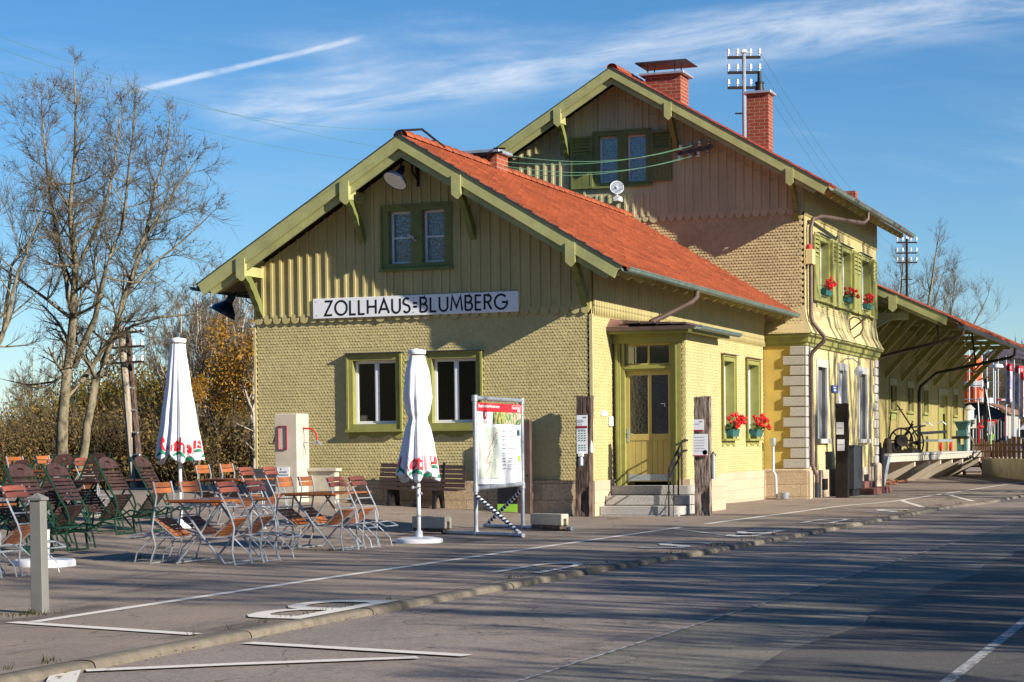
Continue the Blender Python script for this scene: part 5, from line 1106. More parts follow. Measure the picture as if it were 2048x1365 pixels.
b = MB(); b.lathe([(.0, 0), (.045, 0)], (2.0, .358, 1.14), 14, (0, 1, 0)); b.build('round_mark', 'teal_print', t)
panel('house_notice', 'white notice high on the dark post by the house door', 1.60, 1.78, 14.385, 1.50, 1.80, [(.1, .9, .5, .56, 'grey_print')])
panel('house_notice', 'pale notice lower on the dark post by the house door', 1.62, 1.80, 14.38, 1.1, 1.38, [(.1, .9, .5, .56, 'grey_print')])
t = thing('sanitiser_bottle', 'clear plastic bottle in a holder below the pictogram sheet', 'bottle', (-.07, -.42, .95))
b = MB(); b.lathe([(.035, .92), (.045, .93), (.045, 1.05), (.03, 1.08), (.018, 1.10), (.018, 1.13)], (-.08, -.43, 0), 14); b.build('bottle', 'galv', t, smooth=True)
b = MB(); b.box(-.12, -.04, -.47, -.38, 1.09, 1.15); b.build('pump', 'white_paint', t)
t = thing('hanging_bottle', 'small bottle strapped to the side of the left notice post', 'bottle', (.06, -.3, 1.2))
b = MB(); b.lathe([(.0, 1.15), (.03, 1.16), (.032, 1.30), (.015, 1.34), (.015, 1.37)], (.075, -.30, 0), 10); b.build('bottle', 'porcelain', t, smooth=True)
t = thing('ash_tube', 'steel wall ashtray tube right of the right notice post', 'ashtray', (2.06, .75, .7))
b = MB(); b.tube([(2.115, .50, .66), (2.115, .50, 1.10)], .036, 12); b.build('tube', 'galv', t, smooth=True)
b = MB(); b.tube([(2.06, .50, 1.06), (2.115, .50, 1.14), (2.16, .50, 1.08)], .016, 6); b.tube([(2.05, .5, .70), (2.1, .5, .70)], .012, 6); b.build('holder', 'black_iron', t, smooth=True)
t = thing('parcel_cabinet', 'dark grey metal cabinet in front of the dark post and the house wall', 'cabinet', (1.6, 16.3, -.06))
b = MB(); b.box(1.38, 1.78, 15.75, 16.9, .12, 1.20); b.build('cabinet_body', 'dark_grey_metal', t, bevel=.01)
b = MB(); b.box(1.36, 1.80, 15.72, 16.93, 1.20, 1.235); b.build('cabinet_lid', 'dark_grey_metal', t)
b = MB(); b.box(1.45, 1.72, 15.85, 16.8, -.1, .12); b.build('cabinet_foot', 'black_iron', t)

# ------------------------------------------------------------------ bollard
t = thing('bollard', 'square grey metal bollard with pyramid cap and ring at the kerb corner', 'bollard', (0, 0, 0))
b = MB(); w = .054; b.add([(-w, -w, -.02), (w, -w, -.02), (w, w, -.02), (-w, w, -.02), (-w * .92, -w * .92, .885), (w * .92, -w * .92, .885), (w * .92, w * .92, .885), (-w * .92, w * .92, .885)], [(0, 3, 2, 1), (4, 5, 6, 7), (0, 1, 5, 4), (1, 2, 6, 5), (2, 3, 7, 6), (3, 0, 4, 7)]); b.build('post', 'post_grey', t, bevel=.006)
b = MB(); w = .061; b.add([(-w, -w, .887), (w, -w, .887), (w, w, .887), (-w, w, .887), (-w, -w, .905), (w, -w, .905), (w, w, .905), (-w, w, .905), (0, 0, .945)], [(0, 3, 2, 1), (0, 1, 5, 4), (1, 2, 6, 5), (2, 3, 7, 6), (3, 0, 4, 7), (4, 5, 8), (5, 6, 8), (6, 7, 8), (7, 4, 8)]); b.build('cap', 'post_grey', t)
b = MB(); b.tube([(-.063 - .025 * math.sin(a), -.03 + .0 * a, .80 + .035 * math.cos(a)) for a in np.linspace(0, 6.28, 12)], .006, 5); b.tube([(-.058, -.03, .845), (-.08, -.03, .84)], .008, 5); b.build('ring', 'rust_roof', t)
t.location = (2.30, -21.0, 0); t.rotation_euler = (0, 0, R(4))

# ------------------------------------------------------------------ water post with parapets
t = thing('water_post', 'square concrete water post with red pipe arms in front of the shingled gable', 'water post', (-5.3, -1.2, .3))
b = MB(); b.box(-5.68, -5.22, -1.45, -.95, .15, 1.93); o = b.build('pillar', 'concrete_post', t, bevel=.012)
b = MB()
for (x0, x1, z0, z1) in ((-5.60, -5.42, 1.27, 1.279), (-5.60, -5.42, 1.70, 1.709), (-5.60, -5.592, 1.279, 1.70), (-5.428, -5.42, 1.279, 1.70)): b.box(x0, x1, -1.475, -1.45, z0, z1)
b.build('panel_frame', 'dark_red', t)
b = MB(); b.tube([(-5.22, -1.2, 1.66), (-5.05, -1.2, 1.65), (-4.95, -1.2, 1.56), (-4.93, -1.2, 1.40)], .018, 8); b.build('pipe_arm', 'red_paint', t, smooth=True)
b = MB(); b.tube([(-5.22, -1.2, 1.40), (-4.86, -1.2, 1.38)], .014, 6); b.tube([(-4.93, -1.2, 1.43), (-4.84, -1.2, 1.34)], .022, 6); b.tube([(-5.2, -1.2, 1.62), (-5.17, -1.2, 1.15)], .007, 5); b.build('tap', 'galv', t, smooth=True)
b = MB(); b.tube([(-5.68, -1.2, 1.60), (-5.78, -1.2, 1.56), (-5.83, -1.2, 1.40)], .018, 8); b.build('pipe_arm', 'red_paint', t, smooth=True)
b = MB(); b.tube([(-5.68, -1.2, 1.38), (-5.92, -1.2, 1.38), (-5.93, -1.2, 1.42)], .012, 6); b.build('tap', 'black_iron', t, smooth=True)
b = MB(); b.box(-6.45, -5.68, -1.05, -.80, .86, .92); b.box(-6.40, -5.68, -1.0, -.82, .1, .86); b.build('parapet', 'concrete', t, bevel=.006)
b = MB(); b.box(-5.22, -4.63, -1.05, -.80, .86, .92); b.box(-5.22, -4.68, -1.0, -.82, .1, .86); b.build('parapet', 'concrete', t, bevel=.006)
s = thing('dog_water_sign', 'white paper sign reading HUNDE TRINKSTELLE on the water post', 'sign', (-5.5, -1.46, .85))
b = MB(); b.box(-5.63, -5.38, -1.466, -1.454, .73, .95); b.build('sheet', 'sign_white', s)
Fp = lambda a, c, d: (a, -1.4665 - d, c)
text_mesh('lettering', 'HUNDE', 'sign_black', s, Fp, .15, .035, a0=-5.58, b0=.84, bold=.01); text_mesh('lettering', 'TRINKSTELLE', 'sign_black', s, Fp, .20, .032, a0=-5.605, b0=.785, bold=.01)
b = MB()
for (x, z, r_) in ((-5.55, .905, .012), (-5.565, .925, .006), (-5.55, .93, .006), (-5.535, .925, .006)): b.lathe([(.0, 0), (r_, 0)], (x, -1.468, z), 8, (0, 1, 0))
b.build('paw_print', 'sign_black', s)

# ------------------------------------------------------------------ bench
t = thing('park_bench', 'dark brown slatted bench with black legs against the gable wall', 'bench', (-3.2, -.4, .15))
b = MB()
for k in range(5): z = .62 + k * .085; y = -.30 + k * .022; b.bar((-4.10, y, z), (-2.38, y, z - .05), .022, .068, (0, .2, 1))
b.build('backrest', 'bench_wood', t)
b = MB()
for k in range(4): y = -.40 - k * .105; b.bar((-4.12, y, .555 - k * .004), (-2.34, y, .505 - k * .004), .088, .028)
b.build('seat', 'bench_wood', t)
for x in (-3.72, -2.82):
    z0 = gz(x, -.5); b = MB(); Q = lambda a, c, d: (x + d, a, c)
    b.prism([(-.78, z0 - .02), (-.70, z0 - .02), (-.64, z0 + .16), (-.52, z0 + .28), (-.40, z0 + .16), (-.34, z0 - .02), (-.26, z0 - .02), (-.30, z0 + .25), (-.33, .52), (-.74, .52), (-.72, z0 + .22)], -.03, .03, Q)
    b.bar((x, -.30, .48), (x, -.20, 1.0), .04, .04, (0, 1, 0)); b.build('leg', 'black_iron', t)

# black information terminal and box behind the board
t = thing('info_terminal', 'slim dark terminal panel against the wall behind the trail board', 'terminal', (-1.15, -.3, .1))
b = MB(); b.box(-1.32, -1.07, -.36, -.26, .05, 1.76); b.build('terminal_case', 'copper_brown', t, bevel=.006)
b = MB(); b.box(-1.14, -1.12, -.366, -.36, .74, .77); b.build('slot', 'sign_black', t)
t = thing('green_poster', 'poster with a green foot leaning by the dark terminal behind the trail board', 'poster', (-1.6, -.5, .1))
b = MB(); b.box(-1.66, -1.28, -.50, -.47, .10, .60); b.build('poster_sheet', 'sign_black', t)
b = MB(); b.box(-1.66, -1.28, -.506, -.50, .10, .24); b.build('poster_band', 'lime_print', t)

# ------------------------------------------------------------------ hiking trail board
L0 = Vector((.75, -7.70, 0)); R0 = Vector((.66, -5.50, 0)); dB = (R0 - L0).normalized(); WB_ = (R0 - L0).length; bd = Vector((.86, -.5, 0)).normalized(); nB = Vector((dB.y, -dB.x, 0))
t = thing('trail_board', 'tubular steel hiking trail board with red title band and map, standing on the forecourt', 'information board', tuple(L0))
b = MB(); r_ = .032
for p in (L0, R0): b.tube([p + Vector((0, 0, .03)), p + Vector((0, 0, 1.98))], r_, 10)
b.tube([L0 + Vector((0, 0, 1.98)), R0 + Vector((0, 0, 1.98))], r_, 10); b.tube([L0 + Vector((0, 0, .68)), R0 + Vector((0, 0, .70))], r_, 10)
for p in (L0, R0):
    for z in (.68, 1.98, .04): b.tube([p + Vector((0, 0, z - .05)), p + Vector((0, 0, z + .04))], r_ * 1.35, 10)
b.build('frame', 'galv', t, smooth=True)
for p, e0, e1 in ((L0, -.80, 1.06), (R0, -.95, 1.15)):
    b = MB(); b.tube([p + bd * e0 + Vector((0, 0, .035)), p + bd * e1 + Vector((0, 0, .035))], r_, 10); b.build('foot_bar', 'galv', t, smooth=True)
def striped(p, q, rr_=.03, n=13):
    b = MB(); p = Vector(p); q = Vector(q)
    b.tube([p, q], rr_, 12); o = b.build('brace', 'sign_white', t, smooth=True)
    d = (q - p); L_ = d.length; d.normalize(); a = d.cross(Vector((0, 0, 1))).normalized(); c = a.cross(d); s = MB(); m_ = 10
    for i in range(n):
        vs = []
        for k in range(m_ + 1):
            th_ = 2 * math.pi * k / m_
            for e in (0, .5): z = L_ * (i + .1 + e + .55 * k / m_) / (n + .7); vs.append(p + d * z + (a * math.cos(th_) + c * math.sin(th_)) * (rr_ + .0015))
        s.add(vs, [(2 * k, 2 * k + 2, 2 * k + 3, 2 * k + 1) for k in range(m_)])
    s.build('stripe', 'sign_black', o, recalc=False)
striped(L0 + Vector((0, 0, .58)), L0 + bd * .98 + Vector((0, 0, .06))); striped(R0 + Vector((0, 0, .62)), R0 - bd * .88 + Vector((0, 0, .06)))
BM = lambda a, c, d: tuple(L0 + dB * a + nB * (d + .005) + Vector((0, 0, c)))
b = MB(); vs = []; n = 16; A0, A1, B0, B1 = .07, WB_ - .06, .74, 1.915
for i in range(n + 1):
    for j in range(7):
        u = i / n; v = j / 6; vs.append(BM(A0 + (A1 - A0) * u + .01 * math.sin(v * 3.1) * (u - .5), B0 + (B1 - B0) * v - (.035 * math.sin(u * 3.14) * (1 - v) * .5), .010 * math.sin(u * 9 + v * 3) * .6))
b.add(vs, [(i * 7 + j, (i + 1) * 7 + j, (i + 1) * 7 + j + 1, i * 7 + j + 1) for i in range(n) for j in range(6)]); banner = b.build('banner', 'sign_white', t, smooth=True)
def pan(m, a0, a1, b0, b1, name='print', d=.010):
    b = MB(); W_ = A1 - A0; H2 = B1 - B0; b.box(A0 + W_ * a0, A0 + W_ * a1, B0 + H2 * b0, B0 + H2 * b1, d, d + .002, BM); return b.build(name, m, banner)
pan('red_print', 0, 1, .895, 1.0, 'title_band', .009)
pan('photo_left', .35, .62, .745, .892, 'photo'); pan('photo_right', .62, .985, .745, .892, 'photo'); pan('map_paper', .04, .46, .06, .70, 'map')
W_ = A1 - A0; H2 = B1 - B0
def bt(s_, a0, b0, w, h, m='sign_white', d=.0135, bold=.01): text_mesh('lettering', s_, m, banner, lambda a, c, dd: BM(a, c, d), W_ * w, H2 * h, a0=A0 + W_ * a0, b0=B0 + H2 * b0, bold=bold)
bt('Sauschwänzle-Wanderwege', .02, .93, .46, .052, bold=.02); bt('Sauschwänzle', .79, .945, .16, .03)
for (a0, a1, b0, b1) in ((.77, .97, .982, .985), (.77, .97, .938, .941), (.77, .775, .941, .982), (.965, .97, .941, .982), (.90, .96, .903, .932)): pan('sign_white', a0, a1, b0, b1, 'emblem', .0125)
b = MB(); b.lathe([(.0, 0), (.07, 0)], BM(A0 + W_ * .165, B0 + H2 * .855, .012), 20, tuple(nB)); b.build('information_symbol', 'red_print', banner)
bt('i', .155, .83, .02, .055, d=.0155, bold=.03)
for k, (a0, a1, z) in enumerate(((.10, .24, .775), (.10, .24, .752))): pan('pale_red_print', a0, a1, z, z + .006)
bt('Sauschwänzle Weg', .54, .70, .24, .022, 'pale_red_print', bold=0); pan('grey_print', .54, .97, .685, .688)
bt('Sauschwänzlewanderung', .54, .36, .36, .022, 'grey_print', bold=0); pan('grey_print', .54, .94, .34, .343)
for z in (.65, .585, .54, .475, .43, .30, .265, .22, .175):
    pan('grey_print', .55, .62, z, z + .010); pan('grey_print', .66, .66 + .12 + .1 * ((z * 37) % 1), z, z + .008)
    pan('grey_print', .66, .66 + .06 + .1 * ((z * 71) % 1), z - .018, z - .014)
for k in range(14): pan('grey_print', .06, .10 + .05 * ((k * .37) % 1), .69 - k * .012, .692 - k * .012)
pan('teal_print', .90, .945, .60, .67, 'pictogram'); pan('lime_print', .91, .96, .27, .335, 'pictogram')
for (a0, b0) in ((.12, .32), (.12, .275)): pan('sign_black', a0, a0 + .03, b0, b0 + .012, 'pictogram')
b = MB(); path = [(.42, .64), (.38, .62), (.37, .58), (.32, .54), (.30, .50), (.25, .46), (.26, .40), (.24, .36), (.20, .32), (.18, .27), (.21, .25), (.26, .27), (.24, .22), (.20, .17), (.15, .12)]
b.tube([BM(A0 + W_ * a, B0 + H2 * c, .0165) for a, c in path], .0045, 4); b.build('trail_line', 'red_print', banner)
b = MB(); path = [(.42, .64), (.41, .60), (.39, .55), (.41, .52), (.36, .47), (.33, .42), (.34, .38), (.30, .34), (.29, .30)]
for i in range(len(path) - 1):
    a, c = path[i], path[i + 1]; b.tube([BM(A0 + W_ * a[0], B0 + H2 * a[1], .0165), BM(A0 + W_ * (a[0] * .4 + c[0] * .6), B0 + H2 * (a[1] * .4 + c[1] * .6), .0165)], .004, 4)
b.build('trail_line', 'grey_print', banner)
b = MB()
for k in range(5):
    a = A0 + W_ * (.12 + k * .19)
    for z, dz in ((1.915, .06), (.74, -.05)): b.tube([BM(a, z - .01 * dz / .06, .012), BM(a + .01, z + dz, .04), BM(a + .005, z + dz, -.04)], .004, 4)
for k in range(3):
    z = .95 + k * .4
    for a in (A0, A1): b.tube([BM(a, z, .02), BM(a + (-.07 if a == A0 else .07), z, .03), BM(a + (-.07 if a == A0 else .07), z, -.04)], .004, 4)
b.build('cable_tie', 'galv', t)
def block(c, label, rz, L_=.66):
    t = thing('concrete_block', label, 'concrete block', (0, 0, 0), 'concrete blocks weighing down the trail board')
    b = MB(); w = .075; b.prism([(-w, .0), (w, .0), (w, .17), (-w, .17)], -L_ / 2, L_ / 2 - .06, lambda a, z, d: (d, a, z)); b.prism([(-w, .0), (-.025, .0), (-.025, .10), (.03, .10), (.03, 0), (w, .0), (w, .17), (-w, .17)], L_ / 2 - .06, L_ / 2, lambda a, z, d: (d, a, z)); b.build('block', 'concrete', t, bevel=.006)
    b = MB(); b.box(-L_ / 2 + .02, L_ / 2 - .04, -w + .005, w - .005, -.055, -.002); b.build('timber', 'sleeper', t)
    t.location = c; t.rotation_euler = (0, 0, rz)
block((-.13, -7.25, .09), 'concrete block on the left end of the trail board foot, behind the folded parasol', R(-20)); block((1.26, -5.98, .09), 'concrete block on the right end of the trail board foot', R(-30), .72)

# ------------------------------------------------------------------ closed parasols
def parasol(c, label, z0, prof, nf, text, base_r, seed, pole_top, foot=True):
    t = thing('closed_parasol', label, 'parasol', tuple(c)); c = Vector(c); ang = math.atan2(-34.3 - c.y, 11.2 - c.x); rr = random.Random(seed)
    ph = [rr.uniform(0, 6.28) for _ in range(4)]
    def rad_(z): 
        for (r0, h0), (r1, h1) in zip(prof, prof[1:]):
            if h0 <= z <= h1: return r0 + (r1 - r0) * sm(0, 1, (z - h0) / (h1 - h0)) * .5 + (r1 - r0) * (z - h0) / (h1 - h0) * .5
        return prof[-1][0]
    def flu(th_, z):
        amp = .27 * sm(pole_top, z0 + .1, z) + .07
        return 1 + amp * (abs(math.sin(nf * th_ / 2 + ph[0])) - .6) + .04 * math.sin(3 * th_ + ph[1] + z * 1.5)
    n = 96; hs = [z0 + (prof[-1][1] - z0) * i / 44 for i in range(45)]; b = MB(); vs = []
    for h in hs:
        for k in range(n):
            th_ = 2 * math.pi * k / n; r_ = rad_(h) * flu(th_, h); dz = (.05 * math.sin(nf * th_ / 2 + ph[0] + .8) + .03 * math.sin(3 * th_ + ph[2])) * sm(z0 + .5, z0, h)
            vs.append(c + Vector((r_ * math.cos(th_), r_ * math.sin(th_), h + dz)))
    o_ = n * len(hs)
    for k in range(n): vs.append(c + Vector((.05 * math.cos(2 * math.pi * k / n), .05 * math.sin(2 * math.pi * k / n), z0 + .3)))
    b.add(vs, [(i * n + k, i * n + (k + 1) % n, (i + 1) * n + (k + 1) % n, (i + 1) * n + k) for i in range(len(hs) - 1) for k in range(n)] + [(k, (k + 1) % n, o_ + (k + 1) % n, o_ + k) for k in range(n)])
    can = b.build('canopy', 'white_fabric', t, smooth=True, auto=False)
    def surf(a, z, off):
        th_ = ang + a; r_ = rad_(z) * flu(th_, z) + off; dz = (.05 * math.sin(nf * th_ / 2 + ph[0] + .8) + .03 * math.sin(3 * th_ + ph[2])) * sm(z0 + .5, z0, z); return c + Vector((r_ * math.cos(th_), r_ * math.sin(th_), z + dz))
    for zz, hh in ((z0 + .045, .045),):
        b = MB(); m_ = 140; vs = []
        for k in range(m_ + 1):
            a = -math.pi + 2 * math.pi * k / m_; vs += [surf(a, zz, .004), surf(a, zz + hh, .004)]
        b.add(vs, [(2 * k, 2 * k + 2, 2 * k + 3, 2 * k + 1) for k in range(m_)]); b.build('hem_stripe', 'green_print', can, recalc=False)
    for s_, a0, w, zz, h in text:
        cu = bpy.data.curves.new('t', 'FONT'); cu.body = s_; cu.size = 1; cu.offset = .03; cu.shear = .1; cu.resolution_u = 4; ob = bpy.data.objects.new('t', cu); COL.objects.link(ob); bpy.context.view_layer.update()
        me = bpy.data.meshes.new_from_object(ob.evaluated_get(bpy.context.evaluated_depsgraph_get())); bpy.data.objects.remove(ob)
        bm = bmesh.new(); bm.from_mesh(me); bmesh.ops.triangulate(bm, faces=bm.faces)
        for _ in range(2): bmesh.ops.subdivide_edges(bm, edges=[e for e in bm.edges if e.calc_length() > .06], cuts=1); bmesh.ops.triangulate(bm, faces=bm.faces)
        bm.verts.index_update(); V_ = [tuple(v.co) for v in bm.verts]; F_ = [tuple(v.index for v in f.verts) for f in bm.faces]; bm.free()
        xa = min(v[0] for v in V_); xb = max(v[0] for v in V_); ya = min(v[1] for v in V_); yb = max(v[1] for v in V_)
        b = MB(); b.add([surf(a0 + w * (v[0] - xa) / (xb - xa), zz + h * (v[1] - ya) / (yb - ya), .007) for v in V_], F_); b.build('lettering', 'red_print', can, recalc=False)
    b = MB(); b.lathe([(.0, pole_top + .02), (.115, pole_top + .02), (.125, pole_top + .045), (.12, pole_top + .075), (.0, pole_top + .10)], c, 20); b.build('top_cap', 'white_fabric', t, smooth=True)
    b = MB(); b.tube([c + Vector((0, 0, .04)), c + Vector((0, 0, pole_top))], .026, 10); b.build('pole', 'white_paint', t, smooth=True)
    b = MB(); b.lathe([(base_r, .0), (base_r, .035), (base_r * .96, .055), (base_r * .6, .075), (.05, .08), (.045, .16), (.0, .16)], c, 28); b.build('base', 'white_paint', t, smooth=True)
    return t
PW = parasol((.72, -9.72, 0), 'short closed white parasol tied at the waist in front of the bench and trail board', .88, [(.265, .88), (.245, 1.02), (.20, 1.30), (.165, 1.50), (.115, 1.66), (.155, 1.76), (.185, 1.95), (.165, 2.25), (.105, 2.50)], 11,
        [('Rothaus', -.85, 2.3, .985, .20), ('Rothaus', 1.7, 1.9, .985, .20), ('Rothaus', -2.95, 1.9, .985, .20)], .32, 3, 2.50)
b = MB(); c_ = Vector((.72, -9.72, 0)); b.tube([c_ + Vector((-.05, -.05, .74)), c_ + Vector((.05, -.04, .74))], .012, 6); b.sphere(c_ + Vector((-.06, -.06, .74)), .025, 8); b.sphere(c_ + Vector((.06, -.05, .66)), .02, 8); b.lathe([(.032, .34), (.032, .38)], c_, 10); b.build('pole_clamp', 'galv', PW)
parasol((-3.5, -8.70, gz(-3.5, -8.7)), 'tall closed white parasol rising behind the dark folding chairs', 1.0, [(.315, 1.0), (.30, 1.10), (.235, 1.6), (.17, 2.15), (.11, 2.68)], 13, [('Rothaus', -1.1, 2.3, 1.10, .21), ('Rothaus', 1.5, 1.9, 1.10, .21), ('Rothaus', -3.3, 1.9, 1.10, .21)], .32, 8, 2.68)
t = thing('parasol_base', 'white round parasol base with a short tube behind the bollard', 'parasol base', (-1.15, -15.6, .02))
b = MB(); c_ = (-1.15, -15.75, .02); b.lathe([(.335, .0), (.335, .05), (.32, .075), (.10, .09), (.0, .09)], c_, 30); b.build('disc', 'white_paint', t, smooth=True)
b = MB(); b.lathe([(.055, .09), (.062, .38), (.066, .40), (.050, .40), (.05, .2), (.0, .2)], c_, 16); b.build('socket', 'white_paint', t, smooth=True)

# ------------------------------------------------------------------ beer garden furniture
def rail_pt(P_, z):
    for (x0, z0), (x1, z1) in zip(P_, P_[1:]):
        if z0 <= z <= z1: return x0 + (x1 - x0) * (z - z0) / (z1 - z0)
    return P_[-1][0]
def slat_box(b, c, dr, w, h, th_, bow=0.0, n=4):
    """a slat centred at c=(x, z) running across y, its height along dr in the x-z plane, slightly bowed"""
    d = Vector((dr[0], 0, dr[1])).normalized(); nn = Vector((d.z, 0, -d.x)); vs = []
    for i in range(n + 1):
        y = -w / 2 + w * i / n; k = bow * (1 - (2 * i / n - 1) ** 2); p = Vector((c[0], y, c[1])) + nn * k
        vs += [p + d * h / 2 + nn * th_ / 2, p - d * h / 2 + nn * th_ / 2, p - d * h / 2 - nn * th_ / 2, p + d * h / 2 - nn * th_ / 2]
    f = [(3, 2, 1, 0), (4 * n, 4 * n + 1, 4 * n + 2, 4 * n + 3)]
    for i in range(n): f += [(4 * i + k, 4 * i + (k + 1) % 4, 4 * i + 4 + (k + 1) % 4, 4 * i + 4 + k) for k in range(4)]
    b.add(vs, f)
def folding_chair(P_, seat, w=.40, metal='galv', slat='slat_orange', label=''):
    t = thing('folding_chair', label, 'folding chair'); hw = w / 2
    b = MB()
    for s_ in (-1, 1): b.tube([(x, s_ * hw, z) for x, z in P_], .011, 6)
    b.tube([(0, -hw, .012), (0, hw, .012)], .009, 5)
    for z in (.53, .64): b.tube([(rail_pt(P_, z), -hw, z), (rail_pt(P_, z), hw, z)], .008, 5)
    b.build('back_frame', metal, t, smooth=True)
    zt = P_[-1][1]; dr = (P_[-1][0] - P_[-2][0], P_[-1][1] - P_[-2][1])
    for z in (zt - .035, zt - .10):
        b = MB(); x = rail_pt(P_, z); slat_box(b, (x + .016, z), dr, w + .03, .056, .014, .02); b.build('back_slat', slat, t)
    b = MB(); (x0, z0), (x1, z1) = seat; n = 5
    for i in range(n):
        u = (i + .5) / n; slat_box(b, (x0 + (x1 - x0) * u, z0 + (z1 - z0) * u + .012), (x1 - x0, z1 - z0), w - .03, .048, .012)
    b.build('seat', slat if slat != 'slat_red' else 'slat_orange', t)
    b = MB()
    for s_ in (-1, 1):
        y = s_ * (hw - .02); b.tube([(x0, y, z0), (x1, y, z1)], .009, 5); b.tube([(x1, y, z1), (x1 + .25, y, .30), (.10, y, .345), (.18, y, .33), (.28, y, .285)], .0105, 6)
        b.tube([(x0 + .02, y, z0 - .02), (-.02, y, .30), (.17, y, .13), (.20, y, .02)], .008, 5)
    b.tube([(.28, -hw + .02, .285), (.28, hw - .02, .285)], .009, 5); b.tube([(.15, -hw + .02, .338), (.15, hw - .02, .338)], .008, 5); b.tube([(x1, -hw + .02, z1), (x1, hw - .02, z1)], .008, 5)
    b.build('leg_frame', metal, t, smooth=True)
    return t
TIP = [(0, 0), (-.035, .15), (-.02, .30), (-.005, .42), (-.04, .53), (-.235, .92)]; TIPS = ((-.05, .50), (-.29, .30))
UPR = [(0, 0), (-.075, .20), (-.035, .38), (-.07, .58), (-.10, .76), (-.06, .92)]; UPRS = ((-.06, .50), (-.32, .30))
ch_tip = folding_chair(TIP, TIPS, slat='slat_red'); ch_up = folding_chair(UPR, UPRS)
def iron_chair(P_, seat, w=.46, label=''):
    t = thing('garden_chair', label, 'folding chair'); hw = w / 2
    b = MB()
    for s_ in (-1, 1): b.tube([(x, s_ * hw, z) for x, z in P_], .014, 6)
    b.tube([(0, -hw, .014), (0, hw, .014)], .011, 5); b.build('back_frame', 'green_iron', t, smooth=True)
    zt = P_[-1][1]; dr = (P_[-1][0] - P_[-2][0], P_[-1][1] - P_[-2][1]); b = MB()
    z = P_[-2][1] + .03
    while z < zt - .17: slat_box(b, (rail_pt(P_, z) + .016, z), dr, w - .01, .034, .014); z += .046
    d = Vector((dr[0], 0, dr[1])).normalized(); nn = Vector((d.z, 0, -d.x)); zc = zt - .15; ctr = Vector((rail_pt(P_, zc) + .014, 0, zc))
    out = [(-hw, 0), (hw, 0)] + [(hw * math.cos(a) , .05 + .13 * math.sin(a)) for a in np.linspace(.0, math.pi, 14)]; inn = []
    n = len(out); cy = .095
    for (a, c) in out: th_ = math.atan2(c - cy, a); inn.append((.062 * math.cos(th_), cy + .022 * math.sin(th_)))
    vs = []
    for e in (.009, -.009):
        for (a, c) in out: vs.append(ctr + Vector((0, a, 0)) + d * c + nn * e)
        for (a, c) in inn: vs.append(ctr + Vector((0, a, 0)) + d * c + nn * e)
    f = []
    for i in range(n):
        j = (i + 1) % n; f += [(i, j, n + j, n + i), (2 * n + i, 3 * n + i, 3 * n + j, 2 * n + j), (i, 2 * n + i, 2 * n + j, j), (n + i, n + j, 3 * n + j, 3 * n + i)]
    b.add(vs, f); b.build('backrest', 'slat_brown', t)
    b = MB(); (x0, z0), (x1, z1) = seat; n = 9
    for i in range(n): u = (i + .5) / n; slat_box(b, (x0 + (x1 - x0) * u, z0 + (z1 - z0) * u + .014), (x1 - x0, z1 - z0), w - .02, .034, .014)
    b.build('seat', 'slat_brown', t)
    b = MB()
    for s_ in (-1, 1):
        y = s_ * (hw - .02); b.tube([(x0, y, z0), (x1, y, z1)], .011, 5); b.tube([(x1, y, z1), (-.18, y, .22), (.06, y, .26), (.20, y, .34), (.40, y, .31)], .013, 6); b.tube([(-.1, y, .52), (.06, y, .26), (.12, y, .02)], .011, 6); b.tube([(-.25, y, .40), (.0, y, .20), (.05, y, .1)], .010, 6)
    b.tube([(.40, -hw + .02, .31), (.40, hw - .02, .31)], .011, 5); b.tube([(x1, -hw + .02, z1), (x1, hw - .02, z1)], .010, 5); b.build('leg_frame', 'green_iron', t, smooth=True)
    return t
GTIP = [(0, 0), (-.03, .20), (.02, .40), (-.02, .52), (-.08, .60), (-.34, 1.06)]; GS = ((-.03, .54), (-.30, .20))
ir_tip = iron_chair(GTIP, GS)
def table(kind, L_=1.2, w=.70, label=''):
    t = thing('folding_table', label, 'table'); m = 'slat_orange' if kind == 'o' else 'slat_brown'; f = 'galv' if kind == 'o' else 'green_iron'
    b = MB(); n = 7
    for i in range(n): x = -w / 2 + w * i / n; b.box(x + .004, x + w / n - .004, -L_ / 2, L_ / 2, .700, .722)
    b.box(-w / 2, w / 2, -L_ / 2 + .1, -L_ / 2 + .14, .684, .699); b.box(-w / 2, w / 2, L_ / 2 - .14, L_ / 2 - .1, .684, .699); b.build('table_top', m, t)
    b = MB(); b.box(-w / 2 - .002, w / 2 + .002, -L_ / 2 - .004, -L_ / 2 - .0005, .70, .7215); b.build('edge_strip', m, t)
    for s_ in (-1, 1):
        for q in (-1, 1):
            b = MB(); y = s_ * (L_ / 2 - .16) + q * .012; b.tube([(q * .25, y, .69), (-q * .02, y, .33), (-q * .31, y, .01)], .013, 6); b.build('leg', f, t, smooth=True)
    for q in (-1, 1): b = MB(); b.tube([(q * .31, -L_ / 2 + .16, .02), (q * .31, L_ / 2 - .16, .02)], .010, 5); b.build('cross_bar', f, t, smooth=True)
    return t
tb_o = table('o'); tb_g = table('g', 1.25, .74)
